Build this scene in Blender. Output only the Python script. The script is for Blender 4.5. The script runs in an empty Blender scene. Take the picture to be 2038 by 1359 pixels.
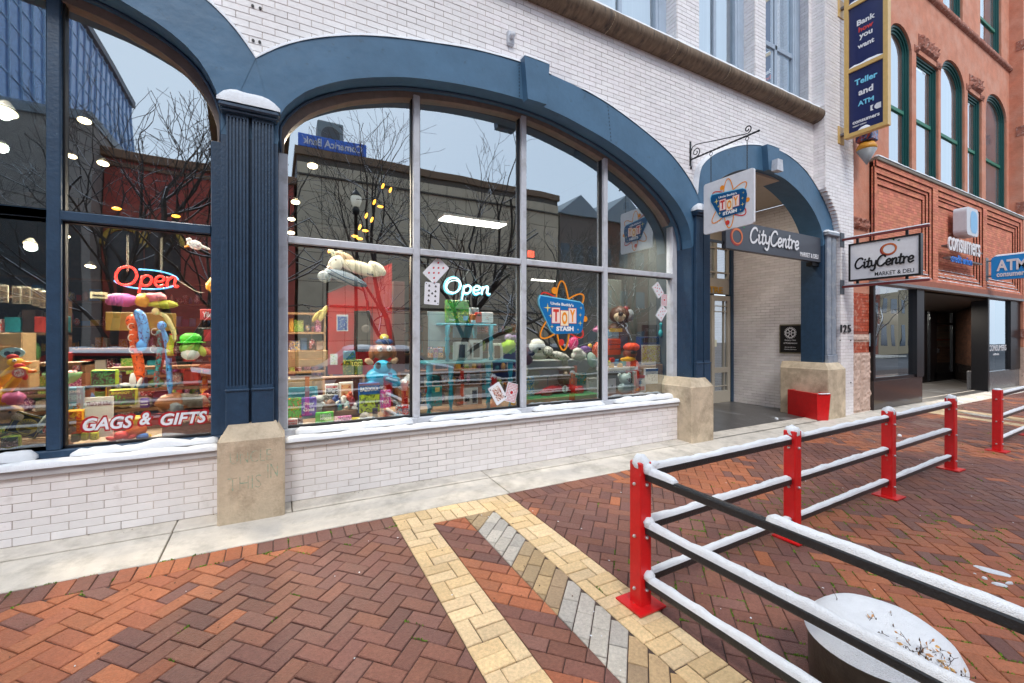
import bpy, bmesh, math, random
from mathutils import Vector, Matrix, noise
R = math.radians
random.seed(7)
scene = bpy.context.scene
col = scene.collection

# ------------------------------------------------------------------ camera
FPX, CX, CY, D, H = 860.0, 1019.0, 670.0, 4.54, 1.55
TH = math.atan2(2597.5 - CX, FPX)
Fx, Fy = math.cos(TH), math.sin(TH)
Rx, Ry = Fy, -Fx
cam = bpy.data.cameras.new('camera')
cam.sensor_width = 36.0
cam.lens = FPX / 2038.0 * 36.0
cam.shift_y = -(679.5 - CY) / 2038.0
cam.clip_start = 0.05
cam.clip_end = 1000.0
cam_o = bpy.data.objects.new('camera', cam)
col.objects.link(cam_o)
cam_o.location = (0, -D, H)
cam_o.rotation_euler = (R(90), 0, -(R(90) - TH))
scene.camera = cam_o

# ------------------------------------------------------------------ sky and sun
world = bpy.data.worlds.new('World')
scene.world = world
world.use_nodes = True
wn = world.node_tree.nodes; wl = world.node_tree.links
wn.clear()
sky = wn.new('ShaderNodeTexSky'); sky.sky_type = 'NISHITA'; sky.sun_disc = False
sky.sun_elevation = R(48); sky.sun_rotation = R(200)
sky.air_density = 1.0; sky.dust_density = 4.0; sky.ozone_density = 1.2
hs = wn.new('ShaderNodeMix'); hs.data_type = 'RGBA'; hs.inputs[0].default_value = 0.82      # an even overcast veil over the clear sky
hs.inputs[7].default_value = (4.2, 4.8, 5.6, 1)
bgn = wn.new('ShaderNodeBackground'); bgn.inputs['Strength'].default_value = 0.15
wo = wn.new('ShaderNodeOutputWorld')
vm = wn.new('ShaderNodeVectorMath'); vm.operation = 'MINIMUM'; vm.inputs[1].default_value = (6.5, 7, 8)
wl.new(sky.outputs[0], vm.inputs[0]); wl.new(vm.outputs[0], hs.inputs[6]); wl.new(hs.outputs[2], bgn.inputs['Color'])
wl.new(bgn.outputs[0], wo.inputs['Surface'])
sun = bpy.data.lights.new('sun', 'SUN')
sun.energy = 0.9; sun.angle = R(16); sun.color = (1, 0.965, 0.92)
sun_o = bpy.data.objects.new('sun', sun); col.objects.link(sun_o)
sun_o.rotation_euler = (R(42), 0, R(-20))
scene.view_settings.view_transform = 'Standard'
scene.view_settings.look = 'None'
scene.view_settings.exposure = 0.98
scene.view_settings.gamma = 1.0
scene.view_settings.use_curve_mapping = False
scene.render.engine = 'CYCLES'
scene.cycles.max_bounces = 8
scene.cycles.transparent_max_bounces = 16

# ------------------------------------------------------------------ photo geometry helpers
SC = 0.04                       # the paving falls 4 percent away from the facade
def ray(px, py):
    u = (px - CX) / FPX
    return (Fx + u * Rx, Fy + u * Ry, (CY - py) / FPX)
def F(px, py, Y=0.0):           # point of the vertical plane y = Y (parallel to the facade)
    d = ray(px, py); t = (D + Y) / d[1]
    return (t * d[0], H + t * d[2])
def FX(px, Y=0.0): return F(px, 500, Y)[0]
def G(px, py, z0=0.0):          # point of the sloping ground
    d = ray(px, py); t = (z0 - SC * D - H) / (d[2] - SC * d[1])
    return (t * d[0], -D + t * d[1])
def K(px, py, X):               # point of the plane x = X: (y, z)
    d = ray(px, py); t = X / d[0]
    return (-D + t * d[1], H + t * d[2])
def gz(y): return SC * y if y < 0 else 0.0

# ------------------------------------------------------------------ materials
MATS = {}
def mat(name, rgb, rough=0.6, var=0.10, scale=8.0, bump=0.0, bscale=60.0, metal=0.0, objrand=0.0,
        tint=False, spec=0.5, dirt=None, dscale=2.0, dlo=0.5, dhi=0.7, emit=None, estr=0.0, coat=0.0, stretch=None, low=0.0):
    if name in MATS: return MATS[name]
    m = bpy.data.materials.new(name); m.use_nodes = True
    n = m.node_tree.nodes; l = m.node_tree.links
    b = n['Principled BSDF']
    b.inputs['Roughness'].default_value = rough
    b.inputs['Metallic'].default_value = metal
    b.inputs['Specular IOR Level'].default_value = spec
    b.inputs['Coat Weight'].default_value = coat
    tc = n.new('ShaderNodeNewGeometry')
    pos = tc.outputs['Position']
    if stretch:
        mp = n.new('ShaderNodeMapping'); mp.inputs['Scale'].default_value = stretch
        l.new(pos, mp.inputs['Vector']); pos = mp.outputs[0]
    cur = None
    def mixmul(a, bsock):
        x = n.new('ShaderNodeMix'); x.data_type = 'RGBA'; x.blend_type = 'MULTIPLY'; x.inputs[0].default_value = 1.0
        if isinstance(a, tuple): x.inputs[6].default_value = (*a, 1)
        else: l.new(a, x.inputs[6])
        l.new(bsock, x.inputs[7]); return x.outputs[2]
    base = tuple(rgb)
    if tint:
        at = n.new('ShaderNodeAttribute'); at.attribute_name = 'tint'
        base = mixmul(base, at.outputs['Color'])
    if var > 0:
        nz = n.new('ShaderNodeTexNoise'); nz.inputs['Scale'].default_value = scale
        nz.inputs['Detail'].default_value = 6.0; nz.inputs['Roughness'].default_value = 0.65
        l.new(pos, nz.inputs['Vector'])
        mr = n.new('ShaderNodeMapRange'); mr.inputs[1].default_value = 0.25; mr.inputs[2].default_value = 0.75
        mr.inputs[3].default_value = 1 - var; mr.inputs[4].default_value = 1 + var
        l.new(nz.outputs[0], mr.inputs[0])
        cb = n.new('ShaderNodeCombineColor'); [l.new(mr.outputs[0], cb.inputs[i]) for i in range(3)]
        base = mixmul(base, cb.outputs[0])
    if low > 0:        # broad damp and faded areas
        nz = n.new('ShaderNodeTexNoise'); nz.inputs['Scale'].default_value = 0.9; nz.inputs['Detail'].default_value = 7.0; nz.inputs['Roughness'].default_value = 0.62
        l.new(pos, nz.inputs['Vector'])
        mr = n.new('ShaderNodeMapRange'); mr.inputs[1].default_value = 0.36; mr.inputs[2].default_value = 0.64
        mr.inputs[3].default_value = 1 - low; mr.inputs[4].default_value = 1 + low * .6
        l.new(nz.outputs[0], mr.inputs[0])
        cb = n.new('ShaderNodeCombineColor'); [l.new(mr.outputs[0], cb.inputs[i]) for i in range(3)]
        base = mixmul(base, cb.outputs[0])
        m2 = n.new('ShaderNodeMapRange'); m2.inputs[1].default_value = 0.38; m2.inputs[2].default_value = 0.6; m2.inputs[3].default_value = rough * .55; m2.inputs[4].default_value = min(1, rough * 1.15)
        l.new(nz.outputs[0], m2.inputs[0]); l.new(m2.outputs[0], b.inputs['Roughness'])
    if objrand > 0:
        oi = n.new('ShaderNodeObjectInfo')
        mr = n.new('ShaderNodeMapRange'); mr.inputs[3].default_value = 1 - objrand; mr.inputs[4].default_value = 1 + objrand
        l.new(oi.outputs['Random'], mr.inputs[0])
        cb = n.new('ShaderNodeCombineColor'); [l.new(mr.outputs[0], cb.inputs[i]) for i in range(3)]
        base = mixmul(base, cb.outputs[0])
    if dirt:
        nz = n.new('ShaderNodeTexNoise'); nz.inputs['Scale'].default_value = dscale; nz.inputs['Detail'].default_value = 8.0
        nz.inputs['Roughness'].default_value = 0.7
        l.new(pos, nz.inputs['Vector'])
        mr = n.new('ShaderNodeMapRange'); mr.inputs[1].default_value = dlo; mr.inputs[2].default_value = dhi
        l.new(nz.outputs[0], mr.inputs[0])
        x = n.new('ShaderNodeMix'); x.data_type = 'RGBA'
        l.new(mr.outputs[0], x.inputs[0])
        if isinstance(base, tuple): x.inputs[6].default_value = (*base, 1)
        else: l.new(base, x.inputs[6])
        x.inputs[7].default_value = (*dirt, 1); base = x.outputs[2]
    if isinstance(base, tuple): b.inputs['Base Color'].default_value = (*base, 1)
    else: l.new(base, b.inputs['Base Color'])
    if bump > 0:
        nz = n.new('ShaderNodeTexNoise'); nz.inputs['Scale'].default_value = bscale; nz.inputs['Detail'].default_value = 5
        l.new(pos, nz.inputs['Vector'])
        bp = n.new('ShaderNodeBump'); bp.inputs['Strength'].default_value = bump; bp.inputs['Distance'].default_value = 0.01
        l.new(nz.outputs[0], bp.inputs['Height']); l.new(bp.outputs[0], b.inputs['Normal'])
    if emit:
        b.inputs['Emission Color'].default_value = (*emit, 1); b.inputs['Emission Strength'].default_value = estr
    MATS[name] = m
    return m
def C(r, g, b, rough=0.5, var=0.06):          # a plain painted / plastic colour
    return mat('paint_%d_%d_%d_%d' % (r, g, b, int(rough * 10)), tuple(((c / 255.0) ** 2.2) for c in (r, g, b)), rough, var, 14.0)

def print_mat(name, a, bcol, c, scale=30.0):  # printed packaging: blotches of three colours
    if name in MATS: return MATS[name]
    m = bpy.data.materials.new(name); m.use_nodes = True
    n = m.node_tree.nodes; l = m.node_tree.links; b = n['Principled BSDF']; b.inputs['Roughness'].default_value = 0.35
    g = n.new('ShaderNodeNewGeometry')
    nz = n.new('ShaderNodeTexNoise'); nz.inputs['Scale'].default_value = scale; nz.inputs['Detail'].default_value = 3
    nz.inputs['Distortion'].default_value = 1.5
    l.new(g.outputs['Position'], nz.inputs['Vector'])
    r = n.new('ShaderNodeValToRGB'); r.color_ramp.interpolation = 'CONSTANT'
    r.color_ramp.elements[0].color = (*[(v / 255) ** 2.2 for v in a], 1)
    r.color_ramp.elements[1].position = 0.5; r.color_ramp.elements[1].color = (*[(v / 255) ** 2.2 for v in bcol], 1)
    e = r.color_ramp.elements.new(0.58); e.color = (*[(v / 255) ** 2.2 for v in c], 1)
    l.new(nz.outputs[0], r.inputs[0]); l.new(r.outputs[0], b.inputs['Base Color'])
    MATS[name] = m
    return m

white_brick = mat('white_glazed_brick', (0.83, 0.80, 0.79), 0.32, 0.05, 9, 0.25, 35, objrand=0.05, tint=True,
                  dirt=(0.42, 0.36, 0.32), dscale=5.0, dlo=0.60, dhi=0.95)
mortar = mat('wall_mortar', (0.58, 0.51, 0.46), 0.9, 0.3, 3.0, 0.4, 80, dirt=(0.16, 0.12, 0.10), dscale=1.1, dlo=0.50, dhi=0.62)
mortar_dk = mat('dark_mortar', (0.075, 0.05, 0.042), 0.95, 0.35, 20.0, 0.4, 80)
paver_mat = mat('clay_paver', (0.90, 0.90, 0.90), 0.66, 0.24, 55.0, 0.9, 130, objrand=0.07, tint=True, spec=.3, low=.2,
                dirt=(0.46, 0.36, 0.32), dscale=90.0, dlo=0.64, dhi=0.80)
concrete = mat('concrete', (0.66, 0.60, 0.52), 0.85, 0.16, 5.0, 0.5, 120, dirt=(0.24, 0.21, 0.16), dscale=2.6, dlo=0.48, dhi=0.85)
stone = mat('weathered_limestone', (0.60, 0.49, 0.35), 0.85, 0.2, 6.0, 0.5, 60, dirt=(0.28, 0.21, 0.14), dscale=3.2, dlo=0.46, dhi=0.74)
navy = mat('slate_blue_metal', (0.065, 0.148, 0.245), 0.42, 0.16, 3.0, 0.5, 7, dirt=(0.05, 0.10, 0.15), dscale=9.0, dlo=0.60, dhi=0.72, spec=.35)
navy_dk = mat('navy_painted_timber', (0.022, 0.055, 0.105), 0.42, 0.2, 12.0, 0.25, 40, dirt=(0.12, 0.20, 0.26), dscale=30.0, dlo=0.66, dhi=0.72)
frame_grey = mat('grey_aluminium', (0.56, 0.58, 0.63), 0.4, 0.08, 6.0, dirt=(0.3, 0.3, 0.31), dscale=5.0, dlo=0.5, dhi=0.8)
frame_brown = mat('brown_frame_head', (0.22, 0.18, 0.16), 0.6, 0.2, 12.0)
gasket = C(28, 28, 32, 0.5)
snow_m = mat('snow', (0.83, 0.85, 0.885), 0.85, 0.05, 25.0, 0.9, 190, spec=.2)
rust_red = mat('red_post_paint', (0.62, 0.008, 0.010), 0.38, 0.14, 10.0, 0.15, 40, dirt=(0.42, 0.12, 0.09), dscale=26.0, dlo=0.63, dhi=0.72)
rail_blk = mat('wet_black_rail', (0.020, 0.021, 0.023), 0.28, 0.3, 30.0, 0.3, 90)
bolt_m = mat('zinc_bolt', (0.6, 0.58, 0.56), 0.35, 0.1, metal=0.8)
brownstone = mat('brownstone', (0.56, 0.225, 0.14), 0.9, 0.2, 3.5, 0.8, 30, dirt=(0.62, 0.34, 0.25), dscale=1.8, dlo=0.45, dhi=0.75)
brownstone_rough = mat('rough_brownstone', (0.33, 0.13, 0.09), 0.95, 0.45, 12.0, 1.0, 20, dirt=(0.55, 0.38, 0.33), dscale=14, dlo=0.55, dhi=0.65)
pink_stone = mat('pink_granite', (0.58, 0.42, 0.34), 0.8, 0.2, 9.0, 1.0, 22, dirt=(0.24, 0.16, 0.12), dscale=16.0, dlo=0.58, dhi=0.68)
red_brick = mat('red_brick', (0.70, 0.27, 0.17), 0.85, 0.14, 4.0, 0.4, 60, tint=True, spec=.25)
cornice_m = mat('weathered_cornice_stone', (0.20, 0.145, 0.10), 0.9, 0.45, 6.0, 0.9, 30, stretch=(3.0, 1, 0.35),
                dirt=(0.06, 0.05, 0.045), dscale=5.0, dlo=0.50, dhi=0.68)
green_fr = mat('green_window_frame', (0.006, 0.075, 0.07), 0.4, 0.12, 8.0)
gold_fr = mat('gold_sign_frame', (0.62, 0.40, 0.13), 0.4, 0.12, 10.0)
blk = C(22, 22, 26, 0.35)
black_gran = mat('polished_dark_granite', (0.035, 0.028, 0.027), 0.15, 0.4, 50.0)
wood = mat('pine_crate_wood', (0.42, 0.26, 0.115), 0.6, 0.25, 12.0, stretch=(1, 1, 6))
wood_dk = mat('walnut_wood', (0.17, 0.085, 0.04), 0.5, 0.25, 12.0, stretch=(1, 1, 6))
white = C(225, 225, 228, 0.45)
navy_sign = C(28, 38, 86, 0.3)
asphalt = mat('asphalt', (0.055, 0.055, 0.06), 0.85, 0.25, 20, 0.3, 90, dirt=(0.2, 0.2, 0.21), dscale=1.5, dlo=0.55, dhi=0.75)
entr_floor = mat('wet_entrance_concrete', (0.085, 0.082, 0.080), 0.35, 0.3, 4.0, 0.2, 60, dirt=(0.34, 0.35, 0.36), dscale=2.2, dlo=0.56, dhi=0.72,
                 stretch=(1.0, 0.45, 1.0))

def glass_mat(name, base_refl, tintc=(0.93, 0.95, 0.95), rough=0.0):
    m = bpy.data.materials.new(name); m.use_nodes = True
    n = m.node_tree.nodes; l = m.node_tree.links; n.clear()
    o = n.new('ShaderNodeOutputMaterial'); mx = n.new('ShaderNodeMixShader')
    t = n.new('ShaderNodeBsdfTransparent'); t.inputs[0].default_value = (*tintc, 1)
    g = n.new('ShaderNodeBsdfGlossy'); g.inputs['Roughness'].default_value = rough; g.inputs['Color'].default_value = (0.86, 0.95, 1, 1)
    gp = n.new('ShaderNodeNewGeometry'); nz = n.new('ShaderNodeTexNoise'); nz.inputs['Scale'].default_value = 1.1; nz.inputs['Detail'].default_value = 1.0      # rolled glass is never quite flat
    bp = n.new('ShaderNodeBump'); bp.inputs['Strength'].default_value = 0.10; bp.inputs['Distance'].default_value = 0.02
    l.new(gp.outputs['Position'], nz.inputs['Vector']); l.new(nz.outputs[0], bp.inputs['Height']); l.new(bp.outputs[0], g.inputs['Normal'])
    lw = n.new('ShaderNodeFresnel'); lw.inputs['IOR'].default_value = 1.6
    mr = n.new('ShaderNodeMapRange'); mr.inputs[3].default_value = base_refl; mr.inputs[4].default_value = 1.0
    l.new(lw.outputs[0], mr.inputs[0]); l.new(mr.outputs[0], mx.inputs[0])
    l.new(t.outputs[0], mx.inputs[1]); l.new(g.outputs[0], mx.inputs[2]); l.new(mx.outputs[0], o.inputs[0])
    return m
glass = glass_mat('shop_glass', 0.41)
glass_up = glass_mat('upper_window_glass', 0.62, (0.4, 0.45, 0.5))
glass_dk = glass_mat('dark_shop_glass', 0.5, (0.7, 0.72, 0.75))

# ------------------------------------------------------------------ mesh builder
class MB:
    def __init__(s): s.v = []; s.f = []; s.m = []; s.t = []; s.mi = 0; s.tint = (1, 1, 1); s.sm = []; s.smooth = False
    def face(s, idx): s.f.append(tuple(idx)); s.m.append(s.mi); s.t.append(s.tint); s.sm.append(s.smooth)
    def add(s, vs, fs):
        o = len(s.v); s.v += [tuple(p) for p in vs]
        for f in fs: s.face([o + i for i in f])
    def quad(s, a, b, c, d): s.add([a, b, c, d], [(0, 1, 2, 3)])
    def poly(s, pts): s.add(pts, [tuple(range(len(pts)))])
    def box(s, x0, x1, y0, y1, z0, z1, bev=0.0):
        if x1 < x0: x0, x1 = x1, x0
        if y1 < y0: y0, y1 = y1, y0
        if z1 < z0: z0, z1 = z1, z0
        if bev <= 0:
            s.add([(x0, y0, z0), (x1, y0, z0), (x1, y1, z0), (x0, y1, z0), (x0, y0, z1), (x1, y0, z1), (x1, y1, z1), (x0, y1, z1)],
                  [(0, 3, 2, 1), (4, 5, 6, 7), (0, 1, 5, 4), (1, 2, 6, 5), (2, 3, 7, 6), (3, 0, 4, 7)])
            return
        b = min(bev, (x1 - x0) * .45, (y1 - y0) * .45, (z1 - z0) * .45)
        o = len(s.v); vs = []
        for (sx, X, Xi) in ((0, x0, x0 + b), (1, x1, x1 - b)):
            for (sy, Y, Yi) in ((0, y0, y0 + b), (1, y1, y1 - b)):
                for (sz, Z, Zi) in ((0, z0, z0 + b), (1, z1, z1 - b)):
                    vs += [(X, Yi, Zi), (Xi, Y, Zi), (Xi, Yi, Z)]
        def I(sx, sy, sz, k): return (sx * 4 + sy * 2 + sz) * 3 + k
        fs = []
        for sx in (0, 1):
            q = [I(sx, 0, 0, 0), I(sx, 1, 0, 0), I(sx, 1, 1, 0), I(sx, 0, 1, 0)]; fs.append(q if sx else q[::-1])
        for sy in (0, 1):
            q = [I(0, sy, 0, 1), I(0, sy, 1, 1), I(1, sy, 1, 1), I(1, sy, 0, 1)]; fs.append(q if sy else q[::-1])
        for sz in (0, 1):
            q = [I(0, 0, sz, 2), I(1, 0, sz, 2), I(1, 1, sz, 2), I(0, 1, sz, 2)]; fs.append(q if sz else q[::-1])
        for sy in (0, 1):
            for sz in (0, 1): fs.append([I(0, sy, sz, 1), I(0, sy, sz, 2), I(1, sy, sz, 2), I(1, sy, sz, 1)])
        for sx in (0, 1):
            for sz in (0, 1): fs.append([I(sx, 0, sz, 0), I(sx, 0, sz, 2), I(sx, 1, sz, 2), I(sx, 1, sz, 0)])
        for sx in (0, 1):
            for sy in (0, 1): fs.append([I(sx, sy, 0, 0), I(sx, sy, 0, 1), I(sx, sy, 1, 1), I(sx, sy, 1, 0)])
        for a in (0, 1):
            for c in (0, 1):
                for e in (0, 1): fs.append([I(a, c, e, 0), I(a, c, e, 1), I(a, c, e, 2)])
        s.v += vs
        for f in fs: s.face([o + i for i in f])
    def prism(s, pts, y0, y1):       # pts (x,z) polygon extruded along y
        n = len(pts)
        s.add([(p[0], y0, p[1]) for p in pts] + [(p[0], y1, p[1]) for p in pts],
              [tuple(range(n)), tuple(range(2 * n - 1, n - 1, -1))] + [(i, i + n, (i + 1) % n + n, (i + 1) % n) for i in range(n)])
    def slab(s, pts, zt, zb, ch=0.0, warp=None):       # pts (x,y) polygon between zb(x,y) and zt(x,y), chamfered top
        n = len(pts)
        vs = [(p[0], p[1], zb(*p)) for p in pts]
        if ch > 0:
            ins = inset(pts, ch)
            if ins and len(ins) == n:
                vs += [(p[0], p[1], zt(*p) - ch * .8) for p in pts] + [(p[0], p[1], zt(*p)) for p in ins]
                fs = [(i, (i + 1) % n, (i + 1) % n + n, i + n) for i in range(n)] + [(i + n, (i + 1) % n + n, (i + 1) % n + 2 * n, i + 2 * n) for i in range(n)] + [tuple(range(2 * n, 3 * n))]
                s.add(vs, fs); return
        vs += [(p[0], p[1], zt(*p)) for p in pts]
        s.add(vs, [(i, (i + 1) % n, (i + 1) % n + n, i + n) for i in range(n)] + [tuple(range(n, 2 * n))])
    def tube(s, pts, r, n=8, caps=True, closed=False):
        pts = [Vector(p) for p in pts]; rr = r if isinstance(r, (list, tuple)) else [r] * len(pts)
        o = len(s.v); prev = None
        N = len(pts)
        for i, p in enumerate(pts):
            if closed: t = pts[(i + 1) % N] - pts[i - 1]
            else: t = (pts[min(i + 1, N - 1)] - pts[max(i - 1, 0)])
            if t.length < 1e-9: t = Vector((0, 0, 1))
            t.normalize()
            if prev is None:
                a = Vector((0, 0, 1)) if abs(t.z) < .9 else Vector((1, 0, 0))
                u = t.cross(a).normalized()
            else:
                u = prev - t * prev.dot(t)
                u = u.normalized() if u.length > 1e-6 else t.orthogonal().normalized()
            prev = u; w = t.cross(u)
            for k in range(n):
                a = 2 * math.pi * k / n
                s.v.append(tuple(p + (u * math.cos(a) + w * math.sin(a)) * rr[i]))
        for i in range(N if closed else N - 1):
            j = (i + 1) % N
            for k in range(n):
                s.face((o + i * n + k, o + i * n + (k + 1) % n, o + j * n + (k + 1) % n, o + j * n + k))
        if caps and not closed:
            s.face([o + k for k in range(n)][::-1]); s.face([o + (N - 1) * n + k for k in range(n)])
    def lathe(s, prof, c=(0, 0, 0), n=20, axis='z'):     # prof [(r,z)]
        o = len(s.v); cx, cy, cz = c
        for (r, z) in prof:
            for k in range(n):
                a = 2 * math.pi * k / n
                if axis == 'z': s.v.append((cx + r * math.cos(a), cy + r * math.sin(a), cz + z))
                elif axis == 'y': s.v.append((cx + r * math.cos(a), cy + z, cz + r * math.sin(a)))
                else: s.v.append((cx + z, cy + r * math.cos(a), cz + r * math.sin(a)))
        for i in range(len(prof) - 1):
            for k in range(n):
                s.face((o + i * n + k, o + i * n + (k + 1) % n, o + (i + 1) * n + (k + 1) % n, o + (i + 1) * n + k))
        s.face([o + k for k in range(n)][::-1]); s.face([o + (len(prof) - 1) * n + k for k in range(n)])
    def blob(s, c, r, n=10, m=7, rough=0.0, rot=None):
        o = len(s.v); c = Vector(c); sd = random.random() * 50
        pts = []
        for i in range(m + 1):
            th = math.pi * i / m
            for k in range(n):
                a = 2 * math.pi * k / n
                d = Vector((math.sin(th) * math.cos(a), math.sin(th) * math.sin(a), math.cos(th)))
                f = 1 + rough * noise.noise(d * 2.2 + Vector((sd, 0, 0)))
                p = Vector((d.x * r[0], d.y * r[1], d.z * r[2])) * f
                if rot is not None: p = rot @ p
                s.v.append(tuple(c + p))
        sm = s.smooth; s.smooth = True
        for i in range(m):
            for k in range(n): s.face((o + i * n + k, o + (i + 1) * n + k, o + (i + 1) * n + (k + 1) % n, o + i * n + (k + 1) % n))
        s.smooth = sm
    def mesh(s, name, mats, org=Vector((0, 0, 0))):
        me = bpy.data.meshes.new(name)
        me.from_pydata([tuple(Vector(v) - org) for v in s.v], [], s.f)
        for m in (mats if isinstance(mats, (list, tuple)) else [mats]): me.materials.append(m)
        me.polygons.foreach_set('material_index', s.m); me.polygons.foreach_set('use_smooth', s.sm)
        if any(t != (1, 1, 1) for t in s.t):
            at = me.attributes.new('tint', 'FLOAT_COLOR', 'FACE')
            at.data.foreach_set('color', [c for t in s.t for c in (*t, 1.0)])
        else:
            at = me.attributes.new('tint', 'FLOAT_COLOR', 'FACE')
            at.data.foreach_set('color', [1.0] * (4 * len(s.f)))
        me.update()
        return me

def inset(pts, d):        # inset of a convex counter-clockwise polygon (list of 2D points)
    n = len(pts)
    ar = sum(pts[i][0] * pts[(i + 1) % n][1] - pts[(i + 1) % n][0] * pts[i][1] for i in range(n))
    if ar < 0: pts = pts[::-1]
    out = list(pts)
    for i in range(n):
        ax, ay = pts[i]; bx, by = pts[(i + 1) % n]
        L = math.hypot(bx - ax, by - ay)
        if L < 1e-6: continue
        nx, ny = -(by - ay) / L, (bx - ax) / L
        out = clip(out, nx, ny, -(nx * ax + ny * ay) - d)
        if len(out) < 3: return []
    return out
def clip(pts, a, b, c):   # keep a*x+b*y+c >= 0
    out = []; n = len(pts)
    for i in range(n):
        p, q = pts[i], pts[(i + 1) % n]
        dp, dq = a * p[0] + b * p[1] + c, a * q[0] + b * q[1] + c
        if dp >= 0: out.append(p)
        if (dp >= 0) != (dq >= 0):
            t = dp / (dp - dq); out.append((p[0] + (q[0] - p[0]) * t, p[1] + (q[1] - p[1]) * t))
    res = []
    for p in out:
        if not res or math.hypot(p[0] - res[-1][0], p[1] - res[-1][1]) > 1e-4: res.append(p)
    if len(res) > 1 and math.hypot(res[0][0] - res[-1][0], res[0][1] - res[-1][1]) < 1e-4: res.pop()
    return res
def area(pts):
    return abs(sum(pts[i][0] * pts[(i + 1) % len(pts)][1] - pts[(i + 1) % len(pts)][0] * pts[i][1] for i in range(len(pts)))) / 2

ORG = {}
def tag(o, label=None, cat=None, group=None, kind=None):
    if label: o['label'] = label
    if cat: o['category'] = cat
    if group: o['group'] = group
    if kind: o['kind'] = kind
    return o
def thing(name, label, cat, loc=(0, 0, 0), group=None):
    o = bpy.data.objects.new(name, None); col.objects.link(o); o.location = loc; o.empty_display_size = 0.1
    ORG[o.name] = Vector(loc); return tag(o, label, cat, group)
def part(name, mb, mats, parent=None, label=None, kind=None, loc=None):
    org = ORG[parent.name] if parent is not None else Vector(loc or (0, 0, 0))
    me = mb.mesh(name, mats, org)
    o = bpy.data.objects.new(name, me); col.objects.link(o)
    if parent is not None: o.parent = parent
    else: o.location = org
    ORG[o.name] = org
    return tag(o, label, None, None, kind)
def solo(name, mb, mats, label, cat, loc=(0, 0, 0), group=None, kind=None):
    o = part(name, mb, mats, None, None, None, loc); return tag(o, label, cat, group, kind)
def inst(name, me, parent, loc, rot=None):     # one of many alike pieces sharing mesh data
    o = bpy.data.objects.new(name, me); col.objects.link(o); o.parent = parent
    o.location = Vector(loc) - ORG[parent.name]
    if rot: o.rotation_euler = rot
    return o
def copy_thing(root, loc, label=None):
    r = root.copy(); col.objects.link(r); r.location = loc; ORG[r.name] = Vector(loc)
    if label: r['label'] = label
    for ch in list(root.children):
        c = ch.copy(); col.objects.link(c); c.parent = r
        for g in list(ch.children):
            d = g.copy(); col.objects.link(d); d.parent = c
    return r
XA, ZA = Vector((1, 0, 0)), Vector((0, 0, 1))
def text(name, body, center, m, parent, height=None, width=None, right=XA, up=ZA, depth=0.004, bold=0.0, shear=0.0, spacing=1.0, maxw=None, label=None):
    cu = bpy.data.curves.new(name, 'FONT'); cu.body = body; cu.size = 1.0; cu.extrude = 0.02; cu.offset = bold
    cu.align_x = 'CENTER'; cu.space_character = spacing; cu.shear = shear; cu.resolution_u = 3
    tmp = bpy.data.objects.new('tmp', cu)
    me = bpy.data.meshes.new_from_object(tmp)
    bpy.data.objects.remove(tmp); bpy.data.curves.remove(cu)
    xs = [v.co.x for v in me.vertices]; ys = [v.co.y for v in me.vertices]
    if not xs: return None
    w0, h0 = max(xs) - min(xs), max(ys) - min(ys); cx, cy = (max(xs) + min(xs)) / 2, (max(ys) + min(ys)) / 2
    sy = (height / h0) if height else width / w0
    sx = (width / w0) if width else sy
    nrm = right.cross(up)
    org = ORG[parent.name]
    c = Vector(center)
    for v in me.vertices:
        p = c + right * ((v.co.x - cx) * sx) + up * ((v.co.y - cy) * sy) + nrm * (v.co.z / 0.02 * depth / 2)
        v.co = p - org
    me.materials.clear(); me.materials.append(m)
    me.name = name
    o = bpy.data.objects.new(name, me); col.objects.link(o); o.parent = parent; ORG[o.name] = org
    if label: o['label'] = label
    return o
def resample(pts, n):
    L = [0]
    for i in range(1, len(pts)): L.append(L[-1] + math.dist(pts[i], pts[i - 1]))
    out = []
    for k in range(n):
        s = L[-1] * k / (n - 1); i = 1
        while i < len(L) - 1 and L[i] < s: i += 1
        t = (s - L[i - 1]) / max(L[i] - L[i - 1], 1e-9)
        out.append(tuple(pts[i - 1][j] + (pts[i][j] - pts[i - 1][j]) * t for j in range(len(pts[0]))))
    return out
def smooth(pts, n):            # Catmull-Rom through pts, then evenly spaced
    P = [pts[0]] + list(pts) + [pts[-1]]; out = []
    for i in range(1, len(P) - 2):
        for k in range(8):
            t = k / 8
            out.append(tuple(0.5 * ((2 * P[i][j]) + (-P[i - 1][j] + P[i + 1][j]) * t + (2 * P[i - 1][j] - 5 * P[i][j] + 4 * P[i + 1][j] - P[i + 2][j]) * t * t + (-P[i - 1][j] + 3 * P[i][j] - 3 * P[i + 1][j] + P[i + 2][j]) * t ** 3) for j in range(len(pts[0]))))
    out.append(tuple(pts[-1]))
    return resample(out, n)
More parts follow.
